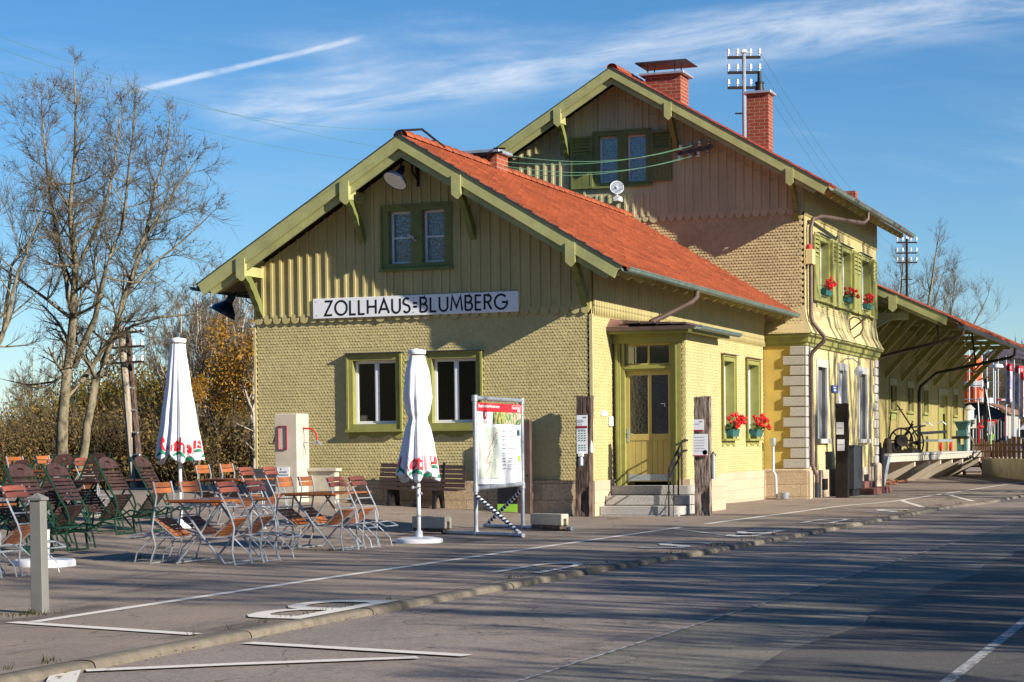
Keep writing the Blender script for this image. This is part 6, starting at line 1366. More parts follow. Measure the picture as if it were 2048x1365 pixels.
CO = [('o', (.30, -14.45), 'the frontmost table', [(.77, -14.77), (.80, -14.17)], [(-.30, -14.78), (-.28, -14.2)]),
      ('o', (.20, -11.45), 'the table before the water post', [(.65, -11.72), (.69, -11.18)], [(-.36, -11.66), (-.34, -11.1)]),
      ('o', (-2.95, -8.0), 'the table behind the tall parasol', [(-2.42, -8.32), (-2.38, -7.65)], [(-3.42, -8.3), (-3.40, -7.6)]),
      ('o', (-6.25, -7.9), 'the table by the tree trunks', [(-5.75, -8.2), (-5.72, -7.55)], [(-6.75, -8.2), (-6.72, -7.5)]),
      ('o', (-1.02, -17.55), 'the table cut by the left edge', [(-.50, -17.70), (-.46, -17.0)], []),
      ('g', (-2.85, -13.55), 'the dark table behind the bollard', [(-2.22, -13.42), (-2.30, -14.1)], [(-3.45, -13.2)]),
      ('g', (-4.0, -10.15), 'the dark table beside the tall parasol', [(-3.36, -10.45), (-3.34, -9.55)], [(-4.62, -10.45), (-4.6, -9.6)]),
      ('g', (-5.3, -12.3), 'the dark table at the far left edge', [(-4.65, -12.35)], [])]
used = set()
def put(proto, x, y, rz, label, group):
    if proto.name not in used: used.add(proto.name); o = proto; o['label'] = label; o['group'] = group
    else: o = copy_thing(proto, (0, 0, 0), 0, label, group)
    o.location = (x, y, gz(x, y)); o.rotation_euler = (0, 0, rz); return o
rj = random.Random(12)
for kind, (tx_, ty_), nm, rc, lc in CO:
    put(tb_o if kind == 'o' else tb_g, tx_, ty_, 0, ('orange slatted folding table: ' if kind == 'o' else 'brown folding table with green legs: ') + nm, 'orange folding tables' if kind == 'o' else 'brown and green folding tables')
    for lst, rz, side in ((rc, 0, 'right'), (lc, math.pi, 'left')):
        for i, (x, y) in enumerate(sorted(lst, key=lambda q: q[1])):
            which = '' if len(lst) == 1 else (', nearer one' if i == 0 else ', farther one')
            if kind == 'o': put(ch_tip if side == 'right' else ch_up, x, y, rz + R(rj.uniform(-4, 4)), 'orange slatted chair at %s, %s side%s' % (nm, side, which), 'orange slatted folding chairs')
            else: put(ir_tip, x, y, rz + R(rj.uniform(-5, 5)), 'brown green-framed chair at %s, %s side%s' % (nm, side, which), 'brown and green garden chairs')
# security chain between two chair legs
b = MB(); b.tube([(.80 + .01 * math.sin(k), -14.5 + .03 * k, .28 - .10 * math.sin(math.pi * k / 8)) for k in range(9)], .006, 5); tag(b.build('chain', 'galv'), 'thin steel chain looped between the chairs at the front table', 'chain')

# ------------------------------------------------------------------ things around the goods shed
t = thing('hand_winch', 'big rusty hand winch with a large drum wheel on the loading platform', 'winch', (.3, 31, .95))
def wheel(b, c, ax, r, tr, n=24, spokes=6, w=.05):
    c = Vector(c); ax = Vector(ax).normalized(); a = ax.cross(Vector((0, 0, 1))).normalized(); u = a.cross(ax)
    b.tube([c + (a * math.cos(k) + u * math.sin(k)) * r for k in np.linspace(0, 2 * math.pi, n + 1)], tr, 5, cap=False)
    for k in range(spokes): q = math.pi * 2 * k / spokes; b.tube([c, c + (a * math.cos(q) + u * math.sin(q)) * r], tr * .7, 4)
    b.tube([c - ax * w * 2, c + ax * w * 2], tr * 2, 8)
b = MB(); c_ = Vector((.40, 31.2, 1.36)); wheel(b, c_, (.55, -.83, 0), .40, .035, spokes=8); b.lathe([(.0, -.12), (.20, -.12), (.20, .12), (.0, .12)], c_, 20, (.55, -.83, 0)); b.build('drum_wheel', 'rust_dark', t, smooth=True)
b = MB(); wheel(b, (.78, 32.0, 1.28), (.9, -.4, 0), .40, .03); b.build('gear_wheel', 'rust_dark', t)
b = MB(); b.box(.05, .85, 30.6, 32.6, .95, 1.05); b.box(.1, .2, 30.9, 32.4, 1.05, 1.30); b.bar((.5, 30.9, 1.75), (.9, 33.0, 1.85), .05, .05); b.bar((.78, 32.8, 1.0), (.78, 32.8, 1.9), .25, .12); b.bar((.3, 31.5, 1.3), (.75, 31.4, 1.9), .06, .06); b.build('frame', 'rust_dark', t)
b = MB(); b.bar((.75, 32.6, 1.45), (.25, 31.4, 2.52), .035, .035); b.bar((.45, 31.6, 1.45), (.62, 32.2, 2.0), .03, .03); b.bar((.1, 31.3, 2.35), (.42, 31.45, 2.38), .03, .03); b.build('crank_lever', 'rust_dark', t)
t = thing('point_lever', 'upright iron point lever at the near end of the loading platform', 'lever', (.55, 28, .95))
b = MB(); b.bar((.50, 28, 1.05), (.62, 28, 2.20), .035, .035); b.build('lever', 'black_iron', t)
b = MB(); b.lathe([(.0, .95), (.15, .95), (.14, 1.25), (.08, 1.42), (.0, 1.45)], (.5, 28, 0), 12); b.box(.1, .3, 27.9, 28.1, .95, 1.3); b.build('lever_stand', 'rust_dark', t)
t = thing('point_lever_stand', 'low black lever stand between the house corner and the platform', 'lever', (.8, 24.6, 0))
b = MB(); b.box(.55, .95, 24.4, 24.9, -.1, 1.15); b.box(.62, .88, 24.5, 24.8, 1.15, 1.25); b.build('cabinet', 'rust_dark', t)
b = MB(); b.bar((.9, 24.6, .75), (1.05, 24.6, .9), .03, .03); b.build('handle', 'galv', t)
t = thing('platform_trolley', 'flat luggage trolley with red wheels on the loading platform', 'trolley', (.5, 40, .95))
b = MB(); b.box(.05, .65, 37.6, 41.4, 1.32, 1.40); b.build('deck', 'galv_blue', t)
b = MB(); b.bar((.05, 37.2, 1.62), (.6, 40.0, 1.68), .05, .10); b.build('handle_bar', 'black_iron', t)
for y in (38.5, 41.0):
    b = MB(); b.lathe([(.0, -.04), (.17, -.04), (.17, .04), (.0, .04)], (.62, y, 1.13), 14, (1, 0, 0)); b.build('wheel', 'red_paint', t, smooth=True)
t = thing('anvil_tools', 'iron picks standing upright beside the trolley on the platform', 'tools', (.3, 39, 1.4))
b = MB()
for (x, y, z) in ((.1, 38.7, 2.0), (.35, 40.4, 2.05)): b.bar((x, y, 1.42), (x, y, z), .05, .05); b.tube([(x - .16, y - .1, z - .08), (x - .06, y, z), (x + .06, y, z), (x + .17, y + .1, z - .1)], .02, 5)
b.build('pick', 'galv', t)
b = MB(); b.bar((.42, 40.8, 1.42), (.40, 40.8, 2.35), .07, .07); b.build('stake', 'rust_dark', t)
t = thing('feed_hopper', 'blue-green cast iron hopper machine at the far end of the loading platform', 'hopper', (.75, 43, .95))
b = MB(); b.add([(.51, 42.7, 2.07), (1.05, 42.7, 2.07), (1.05, 43.3, 2.07), (.51, 43.3, 2.07), (.64, 42.85, 1.74), (.92, 42.85, 1.74), (.92, 43.15, 1.74), (.64, 43.15, 1.74)], [(0, 1, 5, 4), (1, 2, 6, 5), (2, 3, 7, 6), (3, 0, 4, 7)]); b.box(.49, 1.07, 42.68, 42.72, 2.05, 2.09); b.box(1.04, 1.07, 42.72, 43.3, 2.05, 2.09); b.build('hopper_funnel', 'teal_iron', t)
b = MB(); b.box(.56, .96, 42.8, 43.2, 1.52, 1.74); b.box(.60, .68, 42.8, 43.2, .95, 1.42); b.box(.86, .94, 42.8, 43.2, .95, 1.42); b.box(.6, .94, 42.82, 42.86, .95, 1.2); b.build('machine_body', 'teal_iron', t)
b = MB(); b.box(.42, 1.0, 42.7, 43.3, 1.42, 1.52); b.build('machine_table', 'rust_dark', t)
t = thing('low_wall', 'rough whitewashed concrete retaining wall beyond the platform stairs', 'wall', (3, 42, -.1))
b = MB(); b.add([(1.2, 45.4, -.3), (1.6, 45.2, -.3), (3.9, 36.5, -.3), (6.2, 28, -.3), (6.2, 34, -.3), (1.2, 52, -.3), (1.2, 45.4, .66), (1.6, 45.2, .66), (3.9, 36.5, .68), (6.2, 28, .70), (6.2, 34, .70), (1.2, 52, .66)], [(0, 1, 7, 6), (1, 2, 8, 7), (2, 3, 9, 8), (3, 4, 10, 9), (4, 5, 11, 10), (5, 0, 6, 11), (6, 7, 8, 9, 10, 11)]); b.build('wall_body', 'concrete_white', t)
t = thing('brown_fence', 'brown wooden paling fence on top of the concrete wall', 'fence', (3, 42, .7))
b = MB(); p0 = Vector((.35, 49.3, .66)); p1 = Vector((1.5, 45.6, .66)); p2_ = Vector((6.0, 29.4, .70)); rr = random.Random(2)
for (a, c, n, w) in ((p0, p1, 10, .14), (p1, p2_, 17, .26)):
    for k in range(n): p = a.lerp(c, (k + .5) / n); q = a.lerp(c, (k + .5 + (.36 if n < 12 else .62)) / n); h = rr.uniform(.58, .80); b = MB(); b.bar(p + Vector((0, 0, h / 2)), q + Vector((0, 0, h / 2)), .03, h); b.build('paling', 'fence_brown', t)
b = MB()
for z in (.25, .5): b.bar(p0 + Vector((-.03, .02, z)), p1 + Vector((-.03, .02, z)), .03, .07); b.bar(p1 + Vector((-.03, .02, z)), p2_ + Vector((-.03, .02, z)), .03, .07)
b.build('rail', 'fence_brown', t)
t = thing('museum_wagon', 'small dark wagon with a curved brown roof behind the fence', 'wagon', (-1.6, 74, .3))
WY0, WY1, WX0, WX1 = 72.5, 79.0, -4.2, -.95
b = MB(); n = 10; fr = [(WX0 + .0, 2.75)]
for k in range(n + 1): u = k / n; fr.append((WX0 + (WX1 - WX0) * u, 2.75 + .62 * math.sin(math.pi * u) ** .8))
b.prism([(WX0, .2), (WX1, .2), (WX1, 2.7)] + [(x, z - .04) for x, z in fr[::-1][:-1]], 0, .08, lambda a, c, d: (a, WY0 - d, c)); b.build('end_wall', 'wagon_dark', t)
b = MB(); x = WX0 + .1
while x < WX1: u = (x - WX0) / (WX1 - WX0); b.box(x, x + .045, WY0 - .12, WY0 - .08, .9, 2.3 + .4 * math.sin(math.pi * u)); x += .16
b.build('batten', 'wagon_grey', t)
b = MB(); b.box(WX1 - .08, WX1, WY0, WY1, .2, 2.72); b.build('side_wall', 'wagon_grey', t)
b = MB(); b.box(WX1 - .06, WX1 + .03, WY0 - .13, WY0 - .03, .3, 2.75); b.box(WX1 - .0, WX1 + .03, WY0 + 2.6, WY0 + 2.9, 1.2, 2.1); b.build('corner_post', 'red_paint', t)
b = MB(); vs = []
for (x, z) in fr[1:]: vs += [(x * 1.0 + (.18 if x > -1.5 else 0), WY0 - .35, z), (x + (.18 if x > -1.5 else 0), WY1, z), (x + (.18 if x > -1.5 else 0), WY0 - .35, z + .07), (x + (.18 if x > -1.5 else 0), WY1, z + .07)]
m_ = n; b.add(vs, [(4 * i, 4 * i + 1, 4 * i + 5, 4 * i + 4) for i in range(m_)] + [(4 * i + 2, 4 * i + 3, 4 * i + 7, 4 * i + 6) for i in range(m_)] + [(4 * i, 4 * i + 2, 4 * i + 6, 4 * i + 4) for i in range(m_)] + [(4 * m_, 4 * m_ + 1, 4 * m_ + 3, 4 * m_ + 2)]); b.build('wagon_roof', 'rust_roof', t)
t = thing('semaphore_mast', 'dark iron signal mast with cables behind the brown fence', 'signal mast', (.8, 49.5, .6))
b = MB(); b.box(.78, .90, 49.44, 49.56, .6, 3.9); b.build('mast', 'black_iron', t)
b = MB(); b.tube([(.84, 49.4, 3.6), (1.05, 49.4, 2.2), (1.1, 49.4, .9)], .012, 4); b.tube([(.84, 49.4, 3.7), (.55, 49.4, 3.0), (.6, 49.4, 2.1)], .02, 4); b.bar((.55, 49.4, 3.85), (1.1, 49.4, 4.0), .05, .05); b.build('signal_arm', 'galv', t)
t = thing('letter_board', 'white square board with a black letter F beside the wagon', 'sign', (.1, 51.3, .9))
b = MB(); b.box(-.02, .22, 51.28, 51.32, 1.88, 2.28); b.build('plate', 'sign_white', t); b = MB(); b.tube([(.1, 51.35, .5), (.1, 51.35, 1.9)], .03, 6); b.build('stake', 'galv', t)
text_mesh('lettering', 'F', 'sign_black', t, lambda a, c, d: (a, 51.272, c), .15, .27, a0=.02, b0=1.95, bold=.04)
t = thing('water_cask', 'white round tank with a conical grey lid behind the hopper', 'tank', (-.4, 53.2, 2))
b = MB(); b.lathe([(.03, .6), (.03, 2.24), (.22, 2.24), (.22, 2.72), (.0, 2.72)], (-.38, 53.6, 0), 16); b.build('tank', 'white_paint', t, smooth=True)
b = MB(); b.lathe([(.27, 2.70), (.27, 2.73), (.10, 2.90), (.0, 2.92)], (-.38, 53.6, 0), 16); b.build('lid', 'stone_trim', t, smooth=True)
t = thing('red_crane_frame', 'red steel frame with dangling chains behind the fence', 'frame', (.1, 55.5, .5))
b = MB(); b.box(-.22, -.10, 55.45, 55.55, .5, 2.22); b.box(-.22, .58, 55.45, 55.55, 2.17, 2.28); b.bar((.35, 55.5, 2.0), (.58, 55.5, 2.17), .06, .06); b.build('frame', 'red_paint', t)
b = MB(); rr = random.Random(6)
for k in range(7): x = .1 + k * .06; b.tube([(x, 55.4, 2.2), (x + rr.uniform(-.05, .05), 55.4, 1.7), (x + rr.uniform(-.1, .1), 55.4, 1.2)], .012, 4)
b.build('chain', 'galv', t)
b = MB(); b.bar((.30, 55.35, 1.1), (.42, 55.35, 1.65), .05, .12); b.build('green_flag', 'lime_print', t)
for i, (x, y, m, lab) in enumerate(((.98, 52.3, 'red_paint', 'red lantern on a thin pole behind the hopper'), )):
    t = thing('lantern', lab, 'lantern', (x - .9, y, .9)); b = MB(); b.tube([(x - .7, y, .6), (x - .7, y, 1.85)], .02, 5); b.build('pole', 'galv', t)
    b = MB(); b.lathe([(.0, 1.82), (.05, 1.83), (.15, 1.93), (.15, 1.96), (.0, 2.02)], (x - .7, y, 0), 12); b.build('lamp_head', m, t, smooth=True)
t = thing('scaffolded_building', 'orange scaffolded structure seen under the shed canopy', 'building', (-6, 98, 0))
b = MB(); b.box(-6.9, -5.85, 98.2, 102, 5.3, 7.0); b.box(-6.9, -5.6, 98.2, 102, 2.2, 4.9); b.build('orange_panel', 'orange_paint', t)
b = MB(); b.box(-5.55, -4.9, 98.2, 100, 2.0, 4.2); b.box(-6.9, -5.2, 98.2, 100, 4.9, 5.3); b.build('white_panel', 'white_paint', t)
b = MB()
for x in (-7.0, -6.6, -6.2, -5.8, -5.4): b.tube([(x, 98, 1), (x, 98, 7.3)], .035, 4)
for z in (3.2, 4.1, 5.0, 5.9, 6.8): b.tube([(-7, 98, z), (-5.4, 98, z)], .03, 4)
for (x0, x1) in ((-4.55, -4.35), (-4.95, -4.75), (-4.25, -4.05)):
    b.tube([(x0, 97, 1), (x0, 97, 6.7)], .03, 4)
for k in range(9): z = 2.2 + k * .5; b.tube([(-4.95, 97, z), (-4.05, 97, z + (.25 if k % 2 else -.1))], .025, 4)
b.build('scaffold', 'galv', t)
t = thing('street_lamp', 'grey street lamp with a flat round head in front of the wooded slope', 'street lamp', (-3.43, 88.5, 0))
b = MB(); b.tube([(-3.43, 88.5, 0), (-3.43, 88.5, 5.75)], .06, 6); b.build('lamp_post', 'galv', t)
b = MB(); b.lathe([(.12, 5.7), (.36, 5.78), (.30, 5.95), (.0, 6.02)], (-3.28, 88.5, 0), 14); b.build('lamp_head', 'white_paint', t, smooth=True)
for i, (x0, x1, y, z0, z1, pz, lab) in enumerate(((-.45, -.18, 68.35, 3.1, 5.25, 5.6, 'narrow furled banner with a red top, left of the banners'), (.50, .92, 63.3, 2.95, 4.95, 5.2, 'wide banner with a red top, middle of the banners'), (1.28, 1.72, 58.2, 2.3, 4.45, 4.6, 'banner cut by the right picture edge'))):
    t = thing('banner_flag', lab, 'banner', (x0, y, 0), 'advertising banners on tall poles')
    b = MB(); b.tube([(x0 - .03, y, -.1), (x0 - .03, y, pz)], .035, 6); b.build('flag_pole', 'galv_blue' if i != 2 else 'white_paint', t)
    b = MB(); n = 8; vs = []
    for k in range(n + 1): u = k / n; dd = .10 * math.sin(u * 7 + i); vs += [(x0 + (x1 - x0) * u, y + dd, z0 + .25 * u * (i != 1)), (x0 + (x1 - x0) * u, y + dd, z1 - .35 - .08 * u)]
    b.add(vs, [(2 * k, 2 * k + 2, 2 * k + 3, 2 * k + 1) for k in range(n)]); cl = b.build('cloth', 'banner_pink', t, smooth=True)
    b = MB(); vs = []
    for k in range(n + 1): u = k / n; dd = .10 * math.sin(u * 7 + i); vs += [(x0 + (x1 - x0) * u, y + dd, z1 - .35 - .08 * u), (x0 + (x1 - x0) * u, y + dd, z1 - .08 * u)]
    b.add(vs, [(2 * k, 2 * k + 2, 2 * k + 3, 2 * k + 1) for k in range(n)]); b.build('red_band', 'red_print', cl, smooth=True)
    b = MB(); b.box(x1 - .10, x1 - .03, y - .14, y - .12, z1 - .32, z1 - .16); b.build('emblem', 'sign_white', cl)
t = thing('crossing_barrier', 'red and white level crossing barrier between the banners', 'barrier', (-1.4, 73, 0))
for k in range(4): b = MB(); b.box(-1.48 + k * .2, -1.28 + k * .2, 73.3, 73.36, 3.47, 3.57); b.build('stripe', 'red_paint' if k in (0, 3) else 'sign_white', t)
b = MB(); b.box(-.8, -.7, 73.4, 73.5, 0, 3.5); b.build('barrier_post', 'galv', t)
t = thing('white_van', 'white van behind the fence at the right picture edge', 'van', (1.2, 68, 0))
b = MB(); b.prism([(.0, .5), (3.0, .5), (3.0, 2.3), (.5, 2.3), (.05, 1.9)], 68.2, 73, lambda a, c, d: (a, d, c)); b.build('body', 'van_white', t, bevel=.05)
b = MB(); b.box(.15, 2.0, 68.15, 68.19, 1.5, 1.9); b.build('window', 'sign_black', t); b = MB(); b.box(.02, 3, 68.14, 68.19, 1.0, 1.15); b.build('stripe', 'blue_print', t)
for (x, y) in ((.5, 68.7), (2.5, 68.7)): b = MB(); b.lathe([(.0, -.12), (.32, -.12), (.32, .12), (.0, .12)], (x, y, .32), 14, (0, 1, 0)); b.build('wheel', 'black_iron', t)

# ------------------------------------------------------------------ telegraph masts, pole and wires
def mast(label, c, z0, z1, w, arms, m='galv'):
    t = thing('telegraph_mast', label, 'telegraph mast', (c[0], c[1], z0), 'iron telegraph masts with porcelain insulators')
    ax = Vector((.937, .349, 0)); c0 = Vector((c[0], c[1], 0)); pts = []
    b = MB(); b.tube([c0 + Vector((0, 0, z0)), c0 + Vector((0, 0, z1))], .05 * w / .8, 8); b.build('mast_tube', m, t, smooth=True)
    for z in arms: b = MB(); b.bar(c0 - ax * w / 2 + Vector((0, 0, z)), c0 + ax * w / 2 + Vector((0, 0, z)), .06, .07); b.build('crossarm', 'rust_dark', t)
    b = MB()
    for s_ in (-.34, .34): b.bar(c0 + ax * w * s_ + Vector((0, -.04, arms[-1])), c0 + ax * w * s_ + Vector((0, -.04, arms[0])), .03, .03)
    b.bar(c0 - ax * w * .28 + Vector((0, 0, arms[-1] - (arms[0] - arms[-1]) * .85)), c0 + ax * w * .28 + Vector((0, 0, arms[-1] - (arms[0] - arms[-1]) * .85)), .04, .04)
    b.build('arm_brace', 'rust_dark', t)
    b = MB(); b.lathe([(.10, z1 - .02), (.08, z1 + .04), (.0, z1 + .09)], c0, 10); b.build('mast_cap', 'porcelain', t)
    for z in arms:
        for s_ in (-.47, -.2, .2, .47):
            p = c0 + ax * w * s_ + Vector((0, 0, z + .035)); k = w / .85
            b = MB(); b.lathe([(.015, 0), (.015, .05 * k), (.042 * k, .06 * k), (.04 * k, .10 * k), (.028 * k, .115 * k), (.04 * k, .13 * k), (.032 * k, .18 * k), (.0, .19 * k)], p, 8); b.build('insulator', 'porcelain', t, smooth=True); pts.append(p + Vector((0, 0, .12)))
    return pts
m1 = mast('iron telegraph mast with insulators on the house roof behind the brick chimney', (-1.55, 18, 0), 9.2, 11.72, .88, (11.58, 11.18, 10.78))
m2 = mast('iron telegraph mast rising behind the goods shed roof', (-4.36, 61.8, 0), 6.0, 11.05, .98, (10.85, 10.35, 9.90), 'rust_dark')
t = thing('telegraph_pole', 'grey double wooden telegraph pole with ladder rungs and insulators by the tree', 'telegraph pole', (-19.5, 17, -1))
# stands among the shrubs left of the tall parasol
T_ = 54.0
def at(T, u, v): return Vector((11.2266, -34.3156, 1.254)) + (_w + _r * ((u - 1024) / 3983) + _u * ((682.5 + 373.5 - v) / 3983)) * T
pb = at(T_, 265, 925); ptp = at(T_, 241, 650); pb2 = at(T_ - .3, 277, 925); pt2 = at(T_ + .3, 255, 655)
b = MB(); dwn = (pb - ptp).normalized(); b.tube([pb + dwn * 1.5, ptp], [.13, .09], 8); b.build('pole_leg', 'pole_wood', t, smooth=True)
b = MB(); b.tube([pb2 + dwn * 1.5, pt2], [.11, .08], 8); b.build('pole_leg', 'sleeper', t, smooth=True)
for v in (700, 775, 820, 865, 910): u = (v - 650) / 275; p = ptp.lerp(pb, u); q = pt2.lerp(pb2, u); b = MB(); b.tube([p, q + (q - p) * .3], .03, 5); b.build('rung', 'galv', t)
axp = Vector((.937, .349, 0)); PI_ = []
for v in (668, 697, 728):
    c = at(T_ - .2, 247, v); b = MB(); b.bar(c - axp * .48, c + axp * .55 + Vector((0, 0, .06)), .05, .06); b.build('crossarm', 'black_iron', t)
    for s_ in (-.45, -.27, .27, .5):
        p = c + axp * s_ + Vector((0, 0, .05)); b = MB(); b.lathe([(.015, 0), (.05, .03), (.05, .1), (.03, .11), (.045, .13), (.035, .18), (.0, .19)], p, 8); b.build('insulator', 'porcelain', t, smooth=True); PI_.append(p)
def wire(p, q, sag, r_=.006, n=24):
    p = Vector(p); q = Vector(q); b = MB(); b.tube([p.lerp(q, i / n) - Vector((0, 0, sag * 4 * (i / n) * (1 - i / n))) for i in range(n + 1)], r_, 4, cap=False); return b
CB = [Vector((-3.95, 3.7, 7.22)), Vector((-3.2, 3.5, 7.22)), Vector((-3.9, 3.7, 6.98)), Vector((-3.25, 3.5, 7.0))]
b = MB(); b.bar((-4.05, 3.55, 7.12), (-3.0, 3.5, 7.22), .035, .035); b.bar((-3.6, 3.55, 6.95), (-3.2, 3.5, 7.15), .03, .03); b.bar((-3.18, 3.5, 7.30), (-2.9, 3.4, 7.27), .03, .03); tag(b.build('wire_bracket', 'black_iron'), 'black iron wire bracket on the small chimney of the low wing', 'bracket')
for i, (p, q) in enumerate(((RK[2], CB[0]), (RK[4], CB[1]), (RK[3], CB[2]), (RK[5], CB[3]))):
    tag(wire(q, p, .30, .006).build('wire', 'wire_green'), ['upper left green wire from the small chimney to the insulator rack', 'upper right green wire from the small chimney to the insulator rack', 'lower left green wire from the small chimney to the insulator rack', 'lower right green wire from the small chimney to the insulator rack'][i], 'wire', 'green wires in front of the tall gable')
for i, (p, v) in enumerate(((Vector((-3.42, -.8, 7.08)), 78), (CB[0], 50), (CB[2], 130))):
    tag(wire(p, at(23 + i * .4, -160, v - 40), .35, .0028).build('wire', 'wire_green'), ['thin wire from the wing ridge into the upper left sky', 'highest thin wire crossing the upper left sky', 'lowest thin wire crossing the upper left sky'][i], 'wire', 'thin wires across the left sky')
for i in range(3):
    tag(wire(m1[3 + 4 * i], m2[4 * i], .5, .006).build('wire', 'wire_green'), ['top', 'middle', 'bottom'][i] + ' one of three thin wires between the two telegraph masts', 'wire', 'thin wires between the telegraph masts')

# ------------------------------------------------------------------ trees
class TB:           # fast branch mesh
    def __init__(s): s.v = []; s.f = []
    def seg(s, pts, rs, n):
        o = len(s.v); up = Vector((.3, .2, 1)).normalized()
        for i, p in enumerate(pts):
            d = pts[min(i + 1, len(pts) - 1)] - pts[max(i - 1, 0)]; a = d.cross(up)
            if a.length < 1e-6: a = d.cross(Vector((1, 0, 0)))
            a.normalize(); c = a.cross(d).normalized()
            for k in range(n): t_ = 2 * math.pi * k / n; s.v.append(tuple(p + (a * math.cos(t_) + c * math.sin(t_)) * rs[i]))
        for i in range(len(pts) - 1):
            for k in range(n): s.f.append((o + i * n + k, o + i * n + (k + 1) % n, o + (i + 1) * n + (k + 1) % n, o + (i + 1) * n + k))
    def mesh(s, name, m):
        me = bpy.data.meshes.new(name); me.from_pydata(s.v, [], s.f); me.materials.append(MATS[m]); me.polygons.foreach_set('use_smooth', [True] * len(me.polygons)); me.update(); return me
def rv(rr): return Vector((rr.gauss(0, 1), rr.gauss(0, 1), rr.gauss(0, 1))).normalized()
MINR = [.005]
def sub(tb, lf, rr, p, d, L_, r_, lev, maxl, cnt, lfn, up=.35):
    n = 4 if lev < 3 else 2; pts = [p]; q = p; dd = d.copy()
    for i in range(n): dd = (dd + rv(rr) * (.20 if lev < 3 else .25) + Vector((0, 0, up * .25))).normalized(); q = q + dd * (L_ / n); pts.append(q)
    rs = [r_ * (1 - .75 * i / n) for i in range(n + 1)]; tb[0 if lev < 2 else 1].seg(pts, rs, 5 if lev < 2 else 3)
    if lev >= maxl:
        for _ in range(lfn):
            if rr.random() < .75: lf.append(pts[rr.randrange(1, len(pts))] + rv(rr) * .05)
        return
    for k in range(cnt[lev]):
        t_ = rr.uniform(.22, 1.0); i = min(n - 1, int(t_ * n)); c = pts[i].lerp(pts[i + 1], t_ * n - i); base = (pts[i + 1] - pts[i]).normalized()
        nd = (base * .75 + rv(rr) * .75 + Vector((0, 0, up))).normalized()
        sub(tb, lf, rr, c, nd, L_ * rr.uniform(.42, .72), max(MINR[0], rs[i] * .5), lev + 1, maxl, cnt, lfn, up)
def path_tree(paths, seed, cnt=(8, 7), lenf=1.6, per_m=2.2, lfn=0, minr=.02, tmin=.28, up=.35, twr=.5):
    rr = random.Random(seed); tb = (TB(), TB()); lf = []
    for pts, r0, r1 in paths:
        P_ = [Vector(p) for p in pts]; D = [P_[0]]
        for a, c in zip(P_, P_[1:]):
            m_ = max(1, int((c - a).length / .45))
            for k in range(1, m_ + 1): D.append(a.lerp(c, k / m_) + rv(rr) * .025)
        rs = [r0 + (r1 - r0) * (i / (len(D) - 1)) ** .8 for i in range(len(D))]; tb[0].seg(D, rs, 9)
        tot = sum((c - a).length for a, c in zip(D, D[1:])); m_ = int(tot * per_m)
        for k in range(m_):
            t_ = tmin + (1 - tmin) * (k + rr.random()) / m_; i = min(len(D) - 2, int(t_ * (len(D) - 1))); base = (D[i + 1] - D[i]).normalized()
            nd = (base * .55 + rv(rr) * .9 + Vector((0, 0, up))).normalized(); L_ = lenf * rr.uniform(.55, 1.15) * (1.15 - .55 * t_)
            sub(tb, lf, rr, D[i], nd, L_, max(.012, rs[i] * twr), 1, len(cnt) + 1, (0,) + tuple(cnt), lfn, up)
        sub(tb, lf, rr, D[-1], (D[-1] - D[-2]).normalized(), lenf * .3, r1 * .8, 1, len(cnt) + 1, (0,) + tuple(cnt), lfn, up)
    return tb, lf
def leaves(pts, rr, s0, s1, m, name='leaves', k=1, spread=.1):
    b = MB(); 
    for p in pts:
        for _ in range(k):
            c = p + rv(rr) * spread * rr.random(); s_ = rr.uniform(s0, s1); a = rv(rr) * s_; u = rv(rr); u = (u - a * (u.dot(a) / a.dot(a))).normalized() * s_ * .62
            b.v += [tuple(c + a), tuple(c + u), tuple(c - a), tuple(c - u)]; o = len(b.v) - 4; b.f.append((o, o + 1, o + 2, o + 3)); b.m.append(0)
    me = bpy.data.meshes.new(name); me.from_pydata(b.v, [], b.f); me.materials.append(MATS[m]); me.update(); return me
def mk(t, name, me): o = bpy.data.objects.new(name, me); COL.objects.link(o); o.parent = t; return o
AX = Vector((.937, .349, 0)); BX = Vector((-.349, .937, 0))
def ppx(L_, T, u0, v0, rr, dep=.0):
    k = T / 3983; out = []; dd = 0
    for i, (u, v) in enumerate(L_):
        dd += rr.uniform(-.28, .28) + dep * .3 if i else 0
        out.append(AX * ((u - u0) * k) + BX * dd + Vector((0, 0, (v0 - v) * k)))
    return out
# big double-stemmed ash
rr = random.Random(31); T = 52; base = at(T, 135, 935); u0, v0 = 135, 935
mk_p = lambda L_, dep=0: ppx(L_, T, u0, v0, rr, dep)
paths = [(mk_p([(125, 985), (127, 930), (133, 850), (146, 760), (152, 700), (163, 640), (172, 540), (166, 430), (178, 330), (182, 230), (180, 165)]), .19, .018),
         (mk_p([(158, 985), (160, 930), (175, 850), (195, 760), (222, 690), (250, 600), (275, 520), (300, 440), (318, 370), (335, 300), (345, 240)], .3), .145, .016),
         (mk_p([(152, 735), (175, 690), (205, 640), (225, 560), (258, 470), (280, 380), (292, 300), (300, 235)], -.4), .095, .014),
         (mk_p([(155, 690), (148, 630), (130, 560), (110, 470), (95, 380), (85, 270), (78, 190)], .4), .085, .014),
         (mk_p([(165, 765), (215, 692), (270, 657), (330, 640), (395, 633), (430, 622)], -.5), .075, .016),
         (mk_p([(250, 600), (300, 545), (350, 500), (395, 455), (425, 430)], .5), .055, .014),
         (mk_p([(150, 640), (100, 600), (50, 560), (0, 520)], -.3), .055, .014), (mk_p([(148, 740), (110, 765), (60, 772), (15, 760)], .3), .045, .012),
         (mk_p([(172, 520), (210, 430), (235, 330), (240, 220)], .3), .055, .013), (mk_p([(275, 520), (330, 420), (380, 350), (400, 320)], -.3), .05, .013)]
